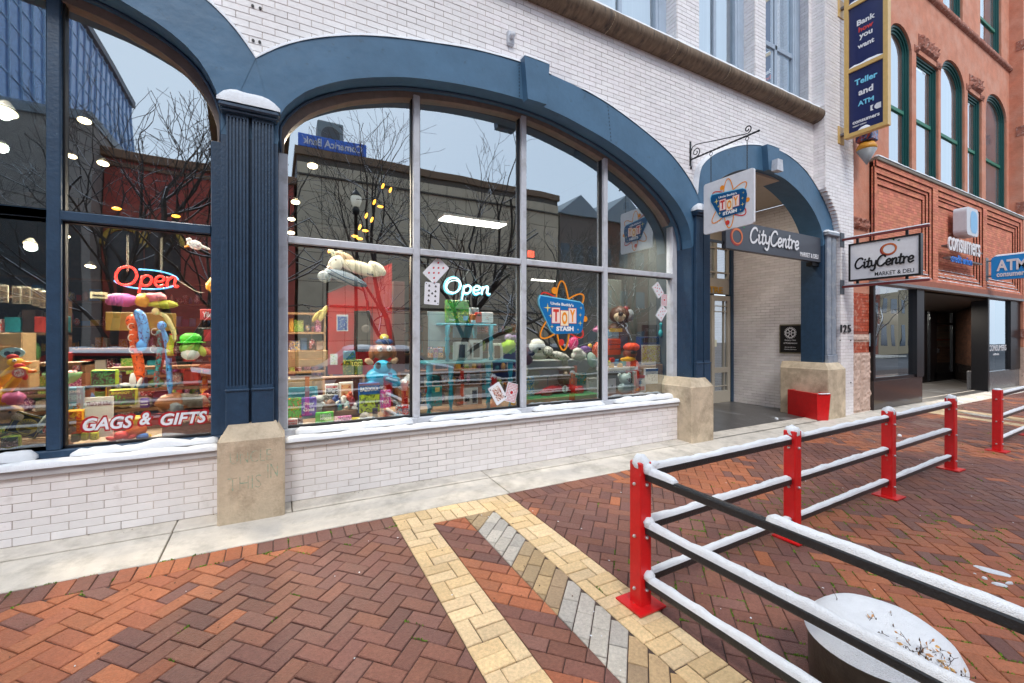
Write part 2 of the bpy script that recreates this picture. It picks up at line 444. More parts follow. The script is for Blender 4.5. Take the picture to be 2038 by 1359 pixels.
def snow_strip(mb, path, w, h, rough=0.25, step=0.04, seg=7, seed=0.0):      # a rounded ridge of snow lying along a path
    L = sum(math.dist(path[i], path[i + 1]) for i in range(len(path) - 1))
    n = max(10, int(L / step)); P = [Vector(p) for p in resample(path, n)]
    o = len(mb.v); mb.smooth = True
    for i, p in enumerate(P):
        t = (P[min(i + 1, n - 1)] - P[max(i - 1, 0)]); t.z = 0
        if t.length < 1e-6: t = Vector((1, 0, 0))
        t.normalize(); s = Vector((-t.y, t.x, 0))
        e = min(1.0, (min(i, n - 1 - i) + 0.3) * (L / (n - 1)) / (h * 0.9)) ** 0.5
        hh = h * e * (1 + rough * noise.noise(Vector((p.x * 5 + seed, p.y * 5, p.z * 3))) + rough * .6 * noise.noise(Vector((p.x * 17 + seed, p.y * 17, 1))))
        for k in range(seg):
            a = math.pi * k / (seg - 1)
            ww = w * (0.8 + .2 * e) * (1 + .25 * rough * noise.noise(Vector((p.x * 9, p.y * 9, k * .7 + seed))))
            mb.v.append(tuple(p + s * (-math.copysign(abs(math.cos(a)) ** .8, math.cos(a)) * ww / 2) + Vector((0, 0, hh * math.sin(a) ** .75 if 0 < k < seg - 1 else 0))))
    for i in range(n - 1):
        for k in range(seg - 1): mb.face((o + i * seg + k, o + (i + 1) * seg + k, o + (i + 1) * seg + k + 1, o + i * seg + k + 1))
    mb.face([o + k for k in range(seg)]); mb.face([o + (n - 1) * seg + k for k in range(seg)][::-1])
def snow_pad(mb, poly, z, h, seed=0.0):      # irregular thin patch of snow, poly = [(x,y)] centre fan
    c = (sum(p[0] for p in poly) / len(poly), sum(p[1] for p in poly) / len(poly))
    o = len(mb.v); n = len(poly); mb.smooth = True
    for f, hh in ((1.0, 0.0), (0.85, .75), (0.5, 1.0)):
        for p in poly:
            q = (c[0] + (p[0] - c[0]) * f, c[1] + (p[1] - c[1]) * f)
            mb.v.append((q[0], q[1], z(*q) + h * hh))
    mb.v.append((c[0], c[1], z(*c) + h))
    for r in range(2):
        for k in range(n): mb.face((o + r * n + k, o + r * n + (k + 1) % n, o + (r + 1) * n + (k + 1) % n, o + (r + 1) * n + k))
    for k in range(n): mb.face((o + 2 * n + k, o + 2 * n + (k + 1) % n, o + 3 * n))

# ------------------------------------------------------------------ ground
def gzf(x, y): return SC * y if -7 < y < 0 else (0.0 if y >= 0 else -0.28)
mb = MB()
ys = [70, 0, -7, -120]
for i in range(3):
    y1, y0 = ys[i], ys[i + 1]
    z1, z0 = [v - 0.05 for v in (0.0 if y1 >= 0 else (-0.28 if y1 <= -7 else 0), -0.28 if y0 <= -7 else 0.0)]
    mb.quad((-120, y0, z0), (160, y0, z0), (160, y1, z1), (-120, y1, z1))
street = solo('street', mb, asphalt, None, None, kind='structure')

mb = MB()
def sheet(mb, x0, x1, y0, y1, dz):
    mb.quad((x0, y0, gzf(0, y0) + dz), (x1, y0, gzf(0, y0) + dz), (x1, y1, gzf(0, y1) + dz), (x0, y1, gzf(0, y1) + dz))
sheet(mb, -9, 32, -6.9, -0.695, -0.009)
paving = solo('brick_paving', mb, mortar_dk, None, None, kind='structure')

DARK = [(0.235, 0.102, 0.077), (0.22, 0.098, 0.078), (0.25, 0.106, 0.075), (0.24, 0.113, 0.088), (0.205, 0.094, 0.078), (0.265, 0.112, 0.075)]
ORAN = [(0.47, 0.158, 0.072), (0.44, 0.145, 0.070), (0.49, 0.17, 0.082), (0.40, 0.135, 0.072), (0.45, 0.16, 0.078)]
GOLD = [(0.83, 0.60, 0.33), (0.80, 0.57, 0.31), (0.86, 0.64, 0.38), (0.81, 0.60, 0.36)]
TAN = [(0.50, 0.35, 0.19), (0.44, 0.32, 0.19), (0.55, 0.38, 0.21), (0.41, 0.29, 0.18), (0.52, 0.34, 0.17)]
GREY = [(0.55, 0.50, 0.44), (0.50, 0.46, 0.41), (0.58, 0.53, 0.46)]
PAV = []          # (polygon, tint)
JG = 0.0035
def add_paver(poly, pal, lift=None):
    if area(poly) < 0.0012: return
    q = inset(poly, JG * random.uniform(.6, 1.1))
    if len(q) < 3: return
    c = random.choice(pal); k = random.uniform(.9, 1.1)
    PAV.append((q, tuple(min(v * k, 1) for v in c)))
a = 0.1016
BL, BR = 0.885, 2.035            # the golden bands
BANDS = [(BL, BR), (BL + 11.04, BR + 11.04)]
def zone(x, y):
    s, d = x + y, x - y
    j = random.uniform(-.04, .04)
    if x < BL:
        if d < 0.87 + j:
            return DARK if (random.random() < (.08 if d > -0.4 else .30)) else ORAN
        return DARK if random.random() > .03 else ORAN
    if s > 2.35 + j and d < 6.3 + j and y > -2.5 and x < 5.7: return ORAN if random.random() > .08 else DARK
    if s + j < 2.25 and d > 6.45: return ORAN if random.random() > .18 else DARK
    if 6.0 < s + j < 7.6 and x > 6.2: return ORAN if random.random() > .15 else DARK
    if 10.2 < s + j < 11.6 : return ORAN if random.random() > .2 else DARK
    if 14.3 < s + j < 15.8 : return ORAN if random.random() > .2 else DARK
    return DARK if random.random() > .03 else ORAN
r2 = 1 / math.sqrt(2)
YK, YS = -0.70, -0.895
for i in range(-90, 260):
    for j in range(-200, 110):
        k = (i - j) % 4
        if k == 0: cells = [(i, j), (i + 2, j), (i + 2, j + 1), (i, j + 1)]
        elif k == 3: cells = [(i, j), (i + 1, j), (i + 1, j + 2), (i, j + 2)]
        else: continue
        cx = (i + .5) * a * r2 + (j + .5) * a * r2 * -1; cy = ((i + .5) + (j + .5)) * a * r2 - 3.0
        if not (-5 < cx < 24 and -5.6 < cy < YS + .2): continue
        pts = [((u - v) * a * r2, (u + v) * a * r2 - 3.0) for u, v in cells]
        pts = clip(pts, 0, -1, YS)
        if len(pts) < 3: continue
        mx = sum(p[0] for p in pts) / len(pts); my = sum(p[1] for p in pts) / len(pts)
        for side in range(3):
            q = pts
            lo = [-99, BANDS[0][1], BANDS[1][1]][side]; hi = [BANDS[0][0], BANDS[1][0], 99][side]
            if max(p[0] for p in q) < lo or min(p[0] for p in q) > hi: continue
            q = clip(clip(q, 1, 0, -lo), -1, 0, hi)
            if len(q) >= 3: add_paver(q, zone(mx, my))
# soldier course along the concrete kerb
x = -5.0
while x < 24:
    inb = any(b0 - .02 < x + .05 < b1 + .02 for b0, b1 in BANDS)
    if not inb:
        q = [(x, YS), (x + .1016, YS), (x + .1016, YK), (x, YK)]
        for b0, b1 in BANDS:
            if x < b0 < x + .1016: q = clip(q, -1, 0, b0)
            if x < b1 < x + .1016: q = clip(q, 1, 0, -b1)
        add_paver(q, zone(x + .05, YS - .02) if random.random() > .25 else DARK)
    x += .1016
# golden bands with chevrons between them
W = 0.285
for (b0, b1) in BANDS:
    def blockrun(p0, du, dv, L, w):      # p0 origin, du along, dv across
        s = 0; k = 0
        while s < L - .01:
            e = min(s + .204, L)
            def rc(a0, a1, c0, c1): return [(p0[0] + du[0] * A + dv[0] * Cc, p0[1] + du[1] * A + dv[1] * Cc) for A, Cc in ((a0, c0), (a1, c0), (a1, c1), (a0, c1))]
            m_ = (s + e) / 2; t = w / 3
            if k % 2 == 0:
                add_paver(rc(s, e, 0, t), GOLD); add_paver(rc(s, m_, t, w), GOLD); add_paver(rc(m_, e, t, w), GOLD)
            else:
                add_paver(rc(s, e, w - t, w), GOLD); add_paver(rc(s, m_, 0, w - t), GOLD); add_paver(rc(m_, e, 0, w - t), GOLD)
            s = e; k += 1
    blockrun((b0, YK), (1, 0), (0, -1), b1 - b0, W)
    blockrun((b0, YK - W), (0, -1), (1, 0), 4.2, W)
    blockrun((b1 - W, YK - W), (0, -1), (1, 0), 4.2, W)
    xa, xb, xm = b0 + W, b1 - W, (b0 + b1) / 2
    y_top = YK - W
    for side in (0, 1):
        # long direction runs at 45 degrees down towards the centre line
        dx = (r2, -r2) if side == 0 else (-r2, -r2)
        nx = (-r2, -r2) if side == 0 else (r2, -r2)
        o = (xa, y_top) if side == 0 else (xb, y_top)
        for c in range(-6, 60):
            for s in range(-4, 8):
                off = (c % 2) * .1016 + (.04 if side else 0)
                s0 = s * .2032 + off
                q = [(o[0] + dx[0] * A + nx[0] * B, o[1] + dx[1] * A + nx[1] * B) for A, B in ((s0, c * a), (s0 + .2032, c * a), (s0 + .2032, (c + 1) * a), (s0, (c + 1) * a))]
                q = clip(q, 0, -1, y_top)
                if len(q) < 3: continue
                if side == 0: q = clip(clip(q, 1, 0, -xa), -1, 0, xm)
                else: q = clip(clip(q, 1, 0, -xm), -1, 0, xb)
                q = clip(q, 0, 1, 5.1)
                if len(q) < 3: continue
                ph = ((c - 0) // 4) % 2
                if side == 0: pal = DARK if ph == 0 else ORAN
                else: pal = GREY if ph == 0 else TAN
                add_paver(q, pal)

def cam_px(x, y, z):
    X_, Y_ = x, y + D
    w = X_ * Fx + Y_ * Fy
    if w < .1: return None
    return (CX + FPX * (X_ * Rx + Y_ * Ry) / w, CY - FPX * (z - H) / w, w)
def score(q):
    c = (sum(p[0] for p in q) / len(q), sum(p[1] for p in q) / len(q))
    p = cam_px(c[0], c[1], gzf(*c))
    if p is None or not (-20 < p[0] < 2058 and p[1] < 1380): return 0
    return area(q) / p[2] ** 3
PAV.sort(key=lambda t: -score(t[0]))
def paver_z():
    dz = random.gauss(0, .0014); sx = random.gauss(0, .008); sy = random.gauss(0, .008)
    return dz, sx, sy
big = MB()
for i, (q, tn) in enumerate(PAV):
    c = (sum(p[0] for p in q) / len(q), sum(p[1] for p in q) / len(q))
    dz, sx, sy = paver_z()
    zt = lambda x, y: gzf(x, y) + dz + sx * (x - c[0]) + sy * (y - c[1])
    zb = lambda x, y: gzf(x, y) - .03
    if i < 300:
        m_ = MB(); m_.tint = tn; m_.slab(q, zt, zb, .0045)
        me = m_.mesh('paver', paver_mat, Vector((c[0], c[1], gzf(*c))))
        inst('paver', me, paving, (c[0], c[1], gzf(*c)))
    else:
        big.tint = tn; big.slab(q, zt, zb, .0045 if (c[0] ** 2 + (c[1] + 4.5) ** 2) < 60 else 0)
part('paver_field', big, paver_mat, paving, kind='stuff')

# concrete kerb strip and the ledge under the wall, slab by slab
mb = MB(); sheet(mb, -9, 32, -0.695, 0.3, -0.03)
kerb = solo('pavement', mb, mortar_dk, None, None, kind='structure')
def zc(x, y): return SC * min(y, 0)
js = [-9, -6.3, -3.53, -0.73, 2.07, 4.9, 7.7, 10.5, 13.3, 16.1, 18.9, 21.7, 26]
for i in range(len(js) - 1):
    m_ = MB(); q = inset([(js[i], YK), (js[i + 1], YK), (js[i + 1], -0.232), (js[i], -0.232)], .006)
    m_.slab(q, lambda x, y: zc(x, y) + .002, lambda x, y: zc(x, y) - .1, .006); part('concrete_slab', m_, concrete, kerb)
    if js[i] >= 4.9: q = [(js[i], -0.226), (js[i + 1], -0.226), (js[i + 1], -.02), (js[i], -.02)]
    sp = random.uniform(.8, 1.8)
    for (u0, u1) in ((js[i], js[i] + sp), (js[i] + sp, js[i + 1])):
        m_ = MB(); m_.slab(inset([(u0, -0.228), (u1, -0.228), (u1, 0.05), (u0, 0.05)], .004), lambda x, y: zc(x, y) + .008, lambda x, y: zc(x, y) - .1, .006)
        part('concrete_ledge', m_, concrete, kerb)

# moss and small weeds growing in the joints
mb = MB()
moss = mat('moss', (0.13, 0.24, 0.02), 0.95, 0.4, 60.0, tint=True)
random.seed(11)
near = [p for p in PAV[:2600]]
for (q, tn) in near:
    cx = sum(p[0] for p in q) / len(q); cy = sum(p[1] for p in q) / len(q)
    dens = 0.02 + (0.42 if (cx > 2.15 and -4.4 < cy < -1.9 and cx < 5.5) else 0) + (.12 if cy > -1.0 and cx < 1 else 0)
    if BL < cx < BR: dens *= .3
    if noise.noise(Vector((cx * 1.6, cy * 1.6, 3))) < -.02: dens *= .25
    for e in range(len(q)):
        if random.random() > dens: continue
        p0, p1 = q[e], q[(e + 1) % len(q)]
        L = math.dist(p0, p1)
        t = random.random()
        span = random.uniform(.02, .09)
        for _ in range(int(random.uniform(5, 18))):
            tt = min(1, max(0, t + random.gauss(0, span / max(L, .01) * .5)))
            x = p0[0] + (p1[0] - p0[0]) * tt + random.gauss(0, .0022); y = p0[1] + (p1[1] - p0[1]) * tt + random.gauss(0, .0022)
            s = random.uniform(.003, .008); an = random.random() * 6.28
            z = gzf(x, y); k = random.uniform(.5, 1.5); mb.tint = (k, k * random.uniform(.9, 1.1), k)
            hh = random.uniform(.002, .011)
            mb.add([(x - s * math.cos(an), y - s * math.sin(an), z - .003), (x + s * math.cos(an), y + s * math.sin(an), z - .003), (x + random.gauss(0, .003), y + random.gauss(0, .003), z + hh),
                    (x + s * math.sin(an), y - s * math.cos(an), z - .003)], [(0, 1, 2), (1, 3, 2), (3, 0, 2)])
solo('moss', mb, moss, 'green moss and weeds in the joints of the brick paving', 'moss', kind='stuff')
random.seed(5)
# bits of snow on the bricks and by the kerbs
mb = MB()
def patch(x, y, r, ax=1.0, h=.012, n=14):
    an0 = random.random() * 3
    poly = []
    for k in range(n):
        t = 2 * math.pi * k / n; rr = r * (1 + .45 * noise.noise(Vector((math.cos(t) * 1.3 + x * 7, math.sin(t) * 1.3, y * 5))))
        u, v = rr * math.cos(t) * ax, rr * math.sin(t)
        poly.append((x + u * math.cos(an0) - v * math.sin(an0), y + u * math.sin(an0) + v * math.cos(an0)))
    snow_pad(mb, poly, lambda x, y: gzf(x, y) + .0015, h)
gx, gy = G(1975, 1138); patch(gx, gy, .035, 2.6); gx, gy = G(1990, 1165); patch(gx, gy, .02, 2.0); gx, gy = G(1960, 1152); patch(gx, gy, .014)
gx, gy = G(2010, 1162); patch(gx, gy, .012, 2.4)
for _ in range(90):
    patch(random.uniform(-1, 8), random.uniform(-4.3, -.9), random.uniform(.002, .006), 1.5, .003, 7)
for (px, py, r) in ((1790, 868, .03), (1856, 812, .05), (1884, 806, .05), (1905, 800, .07), (1925, 795, .1), (1950, 792, .08), (1995, 780, .08), (1545, 833, .03)):
    gx, gy = G(px, py); patch(gx, gy, r, 1.6, .03)
solo('snow', mb, snow_m, 'small scattered patches of snow on the brick paving', 'snow', kind='stuff')
mb = MB()
for _ in range(420):       # wet leaf crumbs and grit, thicker along the kerb and the wall foot
    r_ = random.random()
    x = random.uniform(-1.5, 9); y = (-.9 - abs(random.gauss(0, .5))) if r_ < .45 else ((-.02 - abs(random.gauss(0, .03))) if r_ < .7 else random.uniform(-4.2, -.8))
    s = random.uniform(.003, .011); an = random.random() * 6.28; z = gzf(x, y) + (.012 if y > -.23 else .003); k = random.uniform(.4, 1.6); mb.tint = (k, k, k)
    mb.add([(x + s * math.cos(an + t) * q, y + s * math.sin(an + t) * q, z + random.uniform(0, .004)) for t, q in ((0, 1), (1.7, .5), (3.1, .9), (4.6, .6))], [(0, 1, 2, 3)])
solo('leaf_litter', mb, mat('wet_leaf_crumb', (.10, .05, .025), .8, .3, 40, tint=True), 'wet leaf crumbs and grit scattered over the paving', 'litter', kind='stuff')

# ------------------------------------------------------------------ the white brick building
YG = 0.24                     # glass plane
bld = thing('white_brick_building', 'white glazed brick corner building with slate blue arches and shop windows', 'building', (2.7, 0, 0))
bin_ = [(0.02, 3.30), (0.012, 3.45), (0.038, 3.591), (0.202, 3.794), (0.373, 3.92), (0.642, 4.059), (0.964, 4.171), (1.289, 4.254), (1.855, 4.333), (2.45, 4.365), (2.917, 4.345), (3.375, 4.275), (4.05, 4.11), (4.708, 3.845), (5.17, 3.551), (5.41, 3.289), (5.50, 3.071), (5.52, 2.9)]
bout = [(-0.162, 4.015), (0.038, 4.183), (0.287, 4.333), (0.642, 4.485), (0.979, 4.582), (1.397, 4.67), (1.976, 4.765), (2.562, 4.80), (2.954, 4.78), (3.661, 4.70), (4.323, 4.52), (5.012, 4.25), (5.441, 3.95), (5.643, 3.72)]
ain = [(-0.42, 3.3), (-0.425, 3.55), (-0.523, 3.799), (-0.66, 3.966), (-0.825, 4.076), (-0.982, 4.15), (-1.25, 4.24), (-1.9, 4.355), (-2.6, 4.41), (-3.2, 4.42)]
aout = [(-0.162, 4.015), (-0.308, 4.211), (-0.516, 4.395), (-0.85, 4.56), (-1.4, 4.70), (-2.2, 4.81), (-3.2, 4.85)]
ain = ain + [(-6.4 - x, z) for x, z in ain[-2::-1]]; aout = aout + [(-6.4 - x, z) for x, z in aout[-2::-1]]
cin = [(5.90, 3.3), (5.905, 3.62), (6.0, 3.83), (6.2, 4.06), (6.6, 4.26), (7.05, 4.37), (7.478, 4.40), (7.93, 4.37), (8.45, 4.2), (8.85, 3.97), (9.12, 3.7), (9.22, 3.5), (9.235, 3.3)]
cout = [(5.643, 3.72), (5.69, 4.05), (5.80, 4.24), (6.14, 4.47), (6.71, 4.70), (7.3, 4.82), (7.93, 4.83), (8.575, 4.66), (9.093, 4.33), (9.50, 3.93), (9.65, 3.58)]
YF = -0.10                    # face of the arch bands
def arch(pi, po, name, n=56):
    pi = smooth(pi, n); po = smooth(po, n)
    mb = MB(); mb.smooth = False
    for i in range(n - 1):
        a0, a1, b0, b1 = pi[i], pi[i + 1], po[i], po[i + 1]
        mb.quad((a0[0], YF, a0[1]), (a1[0], YF, a1[1]), (b1[0], YF, b1[1]), (b0[0], YF, b0[1]))
        mb.quad((b0[0], YF, b0[1]), (b1[0], YF, b1[1]), (b1[0], .02, b1[1]), (b0[0], .02, b0[1]))
        # reveal with one step
        mb.quad((a1[0], YF, a1[1]), (a0[0], YF, a0[1]), (a0[0], .30, a0[1]), (a1[0], .30, a1[1]))
    o = part(name, mb, navy, bld)
    return o, pi, po
arch_c, c_in, c_out = arch(bin_, bout, 'arch_surround')
arch_l, l_in, l_out = arch(ain, aout, 'arch_surround')
arch_e, e_in, e_out = arch(cin, cout, 'arch_surround')
# bead moulding inside the reveal
for pi, ao in ((c_in, arch_c), (l_in, arch_l)):
    mb = MB(); mb.smooth = True
    cx = sum(p[0] for p in pi) / len(pi)
    mb.tube([(p[0] + (cx - p[0]) * .006, .09, p[1] - .008) for p in pi], .014, 6)
    part('bead_moulding', mb, navy_dk, ao)
for (x0, x1, z0, z1, ao) in ((2.53, 2.88, 4.36, 4.82, arch_c), (7.27, 7.62, 4.41, 4.80, arch_e)):
    mb = MB(); cx = (x0 + x1) / 2
    mb.prism([(cx - .13, z0 - .03), (cx + .13, z0 - .03), (x1, z1), (x0, z1)], -0.20, -0.095)
    part('keystone', mb, navy, ao)
# riveted seams across the band
mb = MB()
for k in range(10):
    for (pi, po, t) in ((c_in, c_out, 25), (c_in, c_out, 37)):
        f = .06 + k * .095; x = pi[t][0] + (po[t][0] - pi[t][0]) * f; z = pi[t][1] + (po[t][1] - pi[t][1]) * f
        mb.box(x - .006, x + .006, YF - .004, YF, z - .010, z + .010)
part('rivet_seam', mb, navy_dk, arch_c)
# small wall lamp on the entrance keystone
mb = MB(); mb.prism([(7.38, 4.36), (7.56, 4.36), (7.54, 4.55), (7.40, 4.55)], -.30, -.20); part('entrance_lamp', mb, frame_grey, bld)

# ---- double fluted pilasters
def pilaster(x0, x1, zb, zt, cap=True, right_part=None, m=navy_dk, dull=False):
    p = MB(); p.box(x0, x1, YF + .006, .30, zb, zt - .19); o = part('pilaster', p, m, bld)
    w = (x1 - x0); g = w * .08
    for k in (0, 1):
        a0 = x0 + w * .10 + k * (w * .40 + g * .5); a1 = a0 + w * .375
        q = MB()
        zf = zb + .36
        # base panel
        q.box(a0 - .004, a1 + .004, YF - .065, YF, zb, zf - .01, .006); q.box(a0 - .008, a1 + .008, YF - .075, YF, zf - .018, zf, .004)
        # fluted shaft: fillets separated by grooves
        nf = 6; fw = (a1 - a0) / (nf * 2 + 1)
        q.box(a0, a1, YF - .035, YF, zf + .0, zt - .05)
        for i in range(nf + 1):
            q.box(a0 + 2 * i * fw, a0 + (2 * i + 1) * fw, YF - .052, YF - .035, zf + .03, zt - .07)
        q.box(a0, a1, YF - .052, YF - .035, zf, zf + .03); q.box(a0, a1, YF - .053, YF - .035, zt - .07, zt - .03)
        part('fluted_panel', q, m, o)
    if cap:
        q = MB(); q.box(x0 + .005, x1 - .005, YF - .09, YF, zt - .04, zt - .015, .006); q.box(x0 - .01, x1 + .01, YF - .12, YF, zt - .015, zt + .03, .012); part('capital', q, m, o)
    return o
ZP = 3.50
pilaster(-0.42, 0.012, .74, ZP)
pilaster(5.52, 5.90, .80, ZP - .08)
mb = MB(); mb.prism([(-0.42, 3.29), (0.012, 3.29), (0.012, 3.46), (-0.162, 4.01), (-0.42, 3.56)], YF + .004, .02)
part('arch_spandrel', mb, navy, bld)
mb = MB(); mb.prism([(5.52, 2.9), (5.905, 3.25), (5.905, 3.6), (5.643, 3.72), (5.52, 3.2)], YF + .004, .02); part('arch_spandrel', mb, navy, bld)
# grey metal pilaster on the right of the entrance
pil_grey = mat('worn_grey_pilaster_metal', (0.26, 0.30, 0.36), .45, .2, 6, dirt=(.42, .44, .46), dscale=8, dlo=.5, dhi=.7)
mb = MB(); mb.box(9.235, 9.66, YF + .006, .30, .9, 3.45); po = part('pilaster', mb, navy_dk, bld)
for k in (0, 1):
    mb = MB(); a0 = 9.30 + k * .18; mb.box(a0, a0 + .15, YF - .05, YF, 1.2, 3.52, .01); mb.box(a0 - .01, a0 + .16, YF - .07, YF, .85, 1.2, .01)
    part('flat_panel', mb, pil_grey, po)
mb = MB(); mb.box(9.25, 9.66, YF - .1, YF, 3.5, 3.56, .01); part('capital', mb, pil_grey, po)

# ---- limestone plinths with chamfered heads
def plinth(x0, x1, zt, y0=-.27, y1=.06, x0b=None):
    mb = MB(); c = .07
    b = gzf(0, y0) - .02
    mb.box(x0, x1, y0, y1, b, zt - .11, .015)
    xi0, xi1 = x0 + c, x1 - c; z0, z1 = zt - .11, zt
    A = [(x0 + .01, y0 + .01, z0 - .005), (x1 - .01, y0 + .01, z0 - .005), (x1 - .01, y1, z0 - .005), (x0 + .01, y1, z0 - .005)]
    B = [(xi0, y0 + c + .03, z1), (xi1, y0 + c + .03, z1), (xi1, y1, z1), (xi0, y1, z1)]
    mb.add(A + B, [(0, 1, 5, 4), (1, 2, 6, 5), (3, 0, 4, 7), (4, 5, 6, 7), (2, 3, 7, 6)])
    return part('stone_plinth', mb, stone, bld)
pl = plinth(-.43, .065, .80)
plinth(5.31, 5.80, .93, y1=.30)
plinth(9.08, 9.72, 1.05, y1=.62)
mb = MB(); mb.box(9.10, 9.105, .10, .112, .02, .95)
# faded green chalk writing on the left plinth
chalk = mat('faded_green_chalk', (0.32, 0.43, 0.31), .95, .5, 40, dirt=(0.48, 0.40, 0.29), dscale=34.0, dlo=.42, dhi=.54)
YPf = -.2705
text('chalk_writing', 'UNCLE', (-.19, YPf, .535), chalk, pl, height=.10, width=.30, depth=.0015, bold=-.012)
text('chalk_writing', 'THIS', (-.235, YPf, .32), chalk, pl, height=.11, width=.24, depth=.0015, bold=-.015)
text('chalk_writing', 'IN', (-.03, YPf, .395), chalk, pl, height=.12, width=.08, depth=.0015, bold=-.004)

# ---- brick walls --------------------------------------------------------------
BW, BH = .2032, .0626
WB = []                      # white bricks: (O, u, n, rect)
def inside(poly, x, z):
    c = False; n = len(poly); j = n - 1
    for i in range(n):
        if (poly[i][1] > z) != (poly[j][1] > z) and x < (poly[j][0] - poly[i][0]) * (z - poly[i][1]) / (poly[j][1] - poly[i][1]) + poly[i][0]: c = not c
        j = i
    return c
def mid(pi, po): return [((a[0] + b[0]) / 2, (a[1] + b[1]) / 2) for a, b in zip(pi, po)]
holes = [mid(c_in, c_out) + [(5.6, 0), (-.1, 0)], mid(l_in, l_out) + [(-6.1, 0), (-.3, 0)], mid(e_in, e_out) + [(9.5, -.2), (5.7, -.2)], [(-.3, 0), (-.1, 0), (-.16, 3.9)], [(5.6, 0), (5.75, 0), (5.65, 3.6)]]
def wall(O, u, nrm, L, z0, z1, hole=None, store=WB, jog=0.0, bw=BW, bh=BH, mort=None, mparts=None):
    O, u, nrm = Vector(O), Vector(u), Vector(nrm)
    flip = u.cross(Vector((0, 0, 1))).dot(nrm) < 0
    r = 0; z = z0
    while z < z1 - .005:
        zt = min(z + bh, z1)
        x = -bw + (bw / 2 if r % 2 else 0) + jog - (0 if jog <= 0 else bw)
        while x < L:
            a0, a1 = max(x, 0), min(x + bw, L)
            if a1 - a0 > .012:
                xm, zm = (a0 + a1) / 2, (z + zt) / 2
                if not (hole and all(hole(X, Z) for X in (a0 + .01, xm, a1 - .01) for Z in (z + .005, zt - .005))):
                    store.append((O, u, nrm, a0, a1, z, zt, flip, a1 - a0 > bw - .001 and zt - z > bh - .001))
                    if mort is not None:
                        P = [O + u * A + Vector((0, 0, Z)) for A, Z in ((a0, z), (a1, z), (a1, zt), (a0, zt))]
                        if flip: P = P[::-1]
                        mort.add(P, [(0, 1, 2, 3)])
            x += bw
        z = zt; r += 1
mo = MB()
hf = lambda O0: (lambda x, z: (z < 3.56 and x + O0 < 9.6) or (z < 3.82 and (-.55 < x + O0 < .36 or 5.2 < x + O0 < 5.98)) or any(inside(h, x + O0, z) for h in holes))
wall((-7.5, 0, 0), (1, 0, 0), (0, -1, 0), 7.5 - .16 + 5.8, 0.75 - .0, 5.66, lambda x, z: hf(-7.5)(x, z), jog=.07, mort=mo)
wall((5.64, 0, 0), (1, 0, 0), (0, -1, 0), 9.2 - 5.64, 3.0, 5.66, lambda x, z: hf(5.64)(x, z), jog=.1, mort=mo)
# aprons below the shop windows
wall((-6.0, 0, 0), (1, 0, 0), (0, -1, 0), 5.62, .008, .52, None, jog=.03, mort=mo)
wall((.03, 0, 0), (1, 0, 0), (0, -1, 0), 5.32, .008, .52, None, jog=.09, mort=mo)
# end pier: left return, front
XP0, XP1, YUW = 9.10, 10.17, .36
wall((XP0, .02, 0), (0, -1, 0), (-1, 0, 0), .22, 4.35, 5.92, None, mort=mo); wall((XP0, YUW, 0), (0, -1, 0), (-1, 0, 0), YUW + .2, 5.92, 9.5, None, mort=mo)
def xpier(z):          # the pier face starts where the arch band ends
    if z >= 4.36: return XP0
    if z <= 3.58: return 9.67
    q = [(9.66, 3.58), (9.52, 3.93), (9.30, 4.17), (XP0, 4.36)]
    for (xa, za), (xb, zb) in zip(q, q[1:]):
        if za <= z <= zb: return xa + (xb - xa) * (z - za) / (zb - za)
    return XP0
z = -.012; k = 0
while z < 9.5:
    xs = xpier(z + .02)
    wall((xs, -.2, 0), (1, 0, 0), (0, -1, 0), XP1 - xs, z, z + BH, None, jog=.05 + (BW / 2 if k % 2 else 0) + (XP0 - xs) % BW, mort=mo)
    if z < 4.36: wall((xs, -.09, 0), (0, -1, 0), (-1, 0, 0), .11, z, z + BH, None, mort=mo)
    z += BH; k += 1
# side wall inside the entrance
XS = 9.45
wall((XS, 2.0, 0), (0, -1, 0), (-1, 0, 0), 2.1, .02, 4.35, None, jog=.04, mort=mo)
# upper storey piers between windows (window plane recessed)
YU = .30
for (x0, x1) in ((-7.5, 3.55), (5.36, 5.86), (7.31, 7.62), (9.00, XP0)):
    wall((x0, 0.04, 0), (1, 0, 0), (0, -1, 0), x1 - x0, 5.93, 9.5, None, mort=mo)
for x0 in (5.36, 7.31):
    wall((x0, YU, 0), (0, -1, 0), (-1, 0, 0), YU - .04, 5.93, 9.5, None, mort=mo)
def brick_mesh(L, h, dep=.006):
    m_ = MB(); m_.box(-L / 2 + .0025, L / 2 - .0025, -dep, 0.004, -h / 2 + .0024, h / 2 - .0024, .0022)
    return m_
unit = brick_mesh(BW, BH).mesh('brick', white_brick)
def bscore(b):
    O, u, n_, a0, a1, z0, z1, fl, full = b
    c = O + u * ((a0 + a1) / 2) + Vector((0, 0, (z0 + z1) / 2))
    p = cam_px(c.x, c.y, c.z)
    if p is None or not (0 < p[0] < 2038 and 0 < p[1] < 1359) or not full: return 0
    v = Vector((0, -D, H)) - c
    return (a1 - a0) * (z1 - z0) * abs(v.normalized().dot(n_)) / p[2] ** 2
WB.sort(key=lambda b: -bscore(b))
stuff = MB(); random.seed(3)
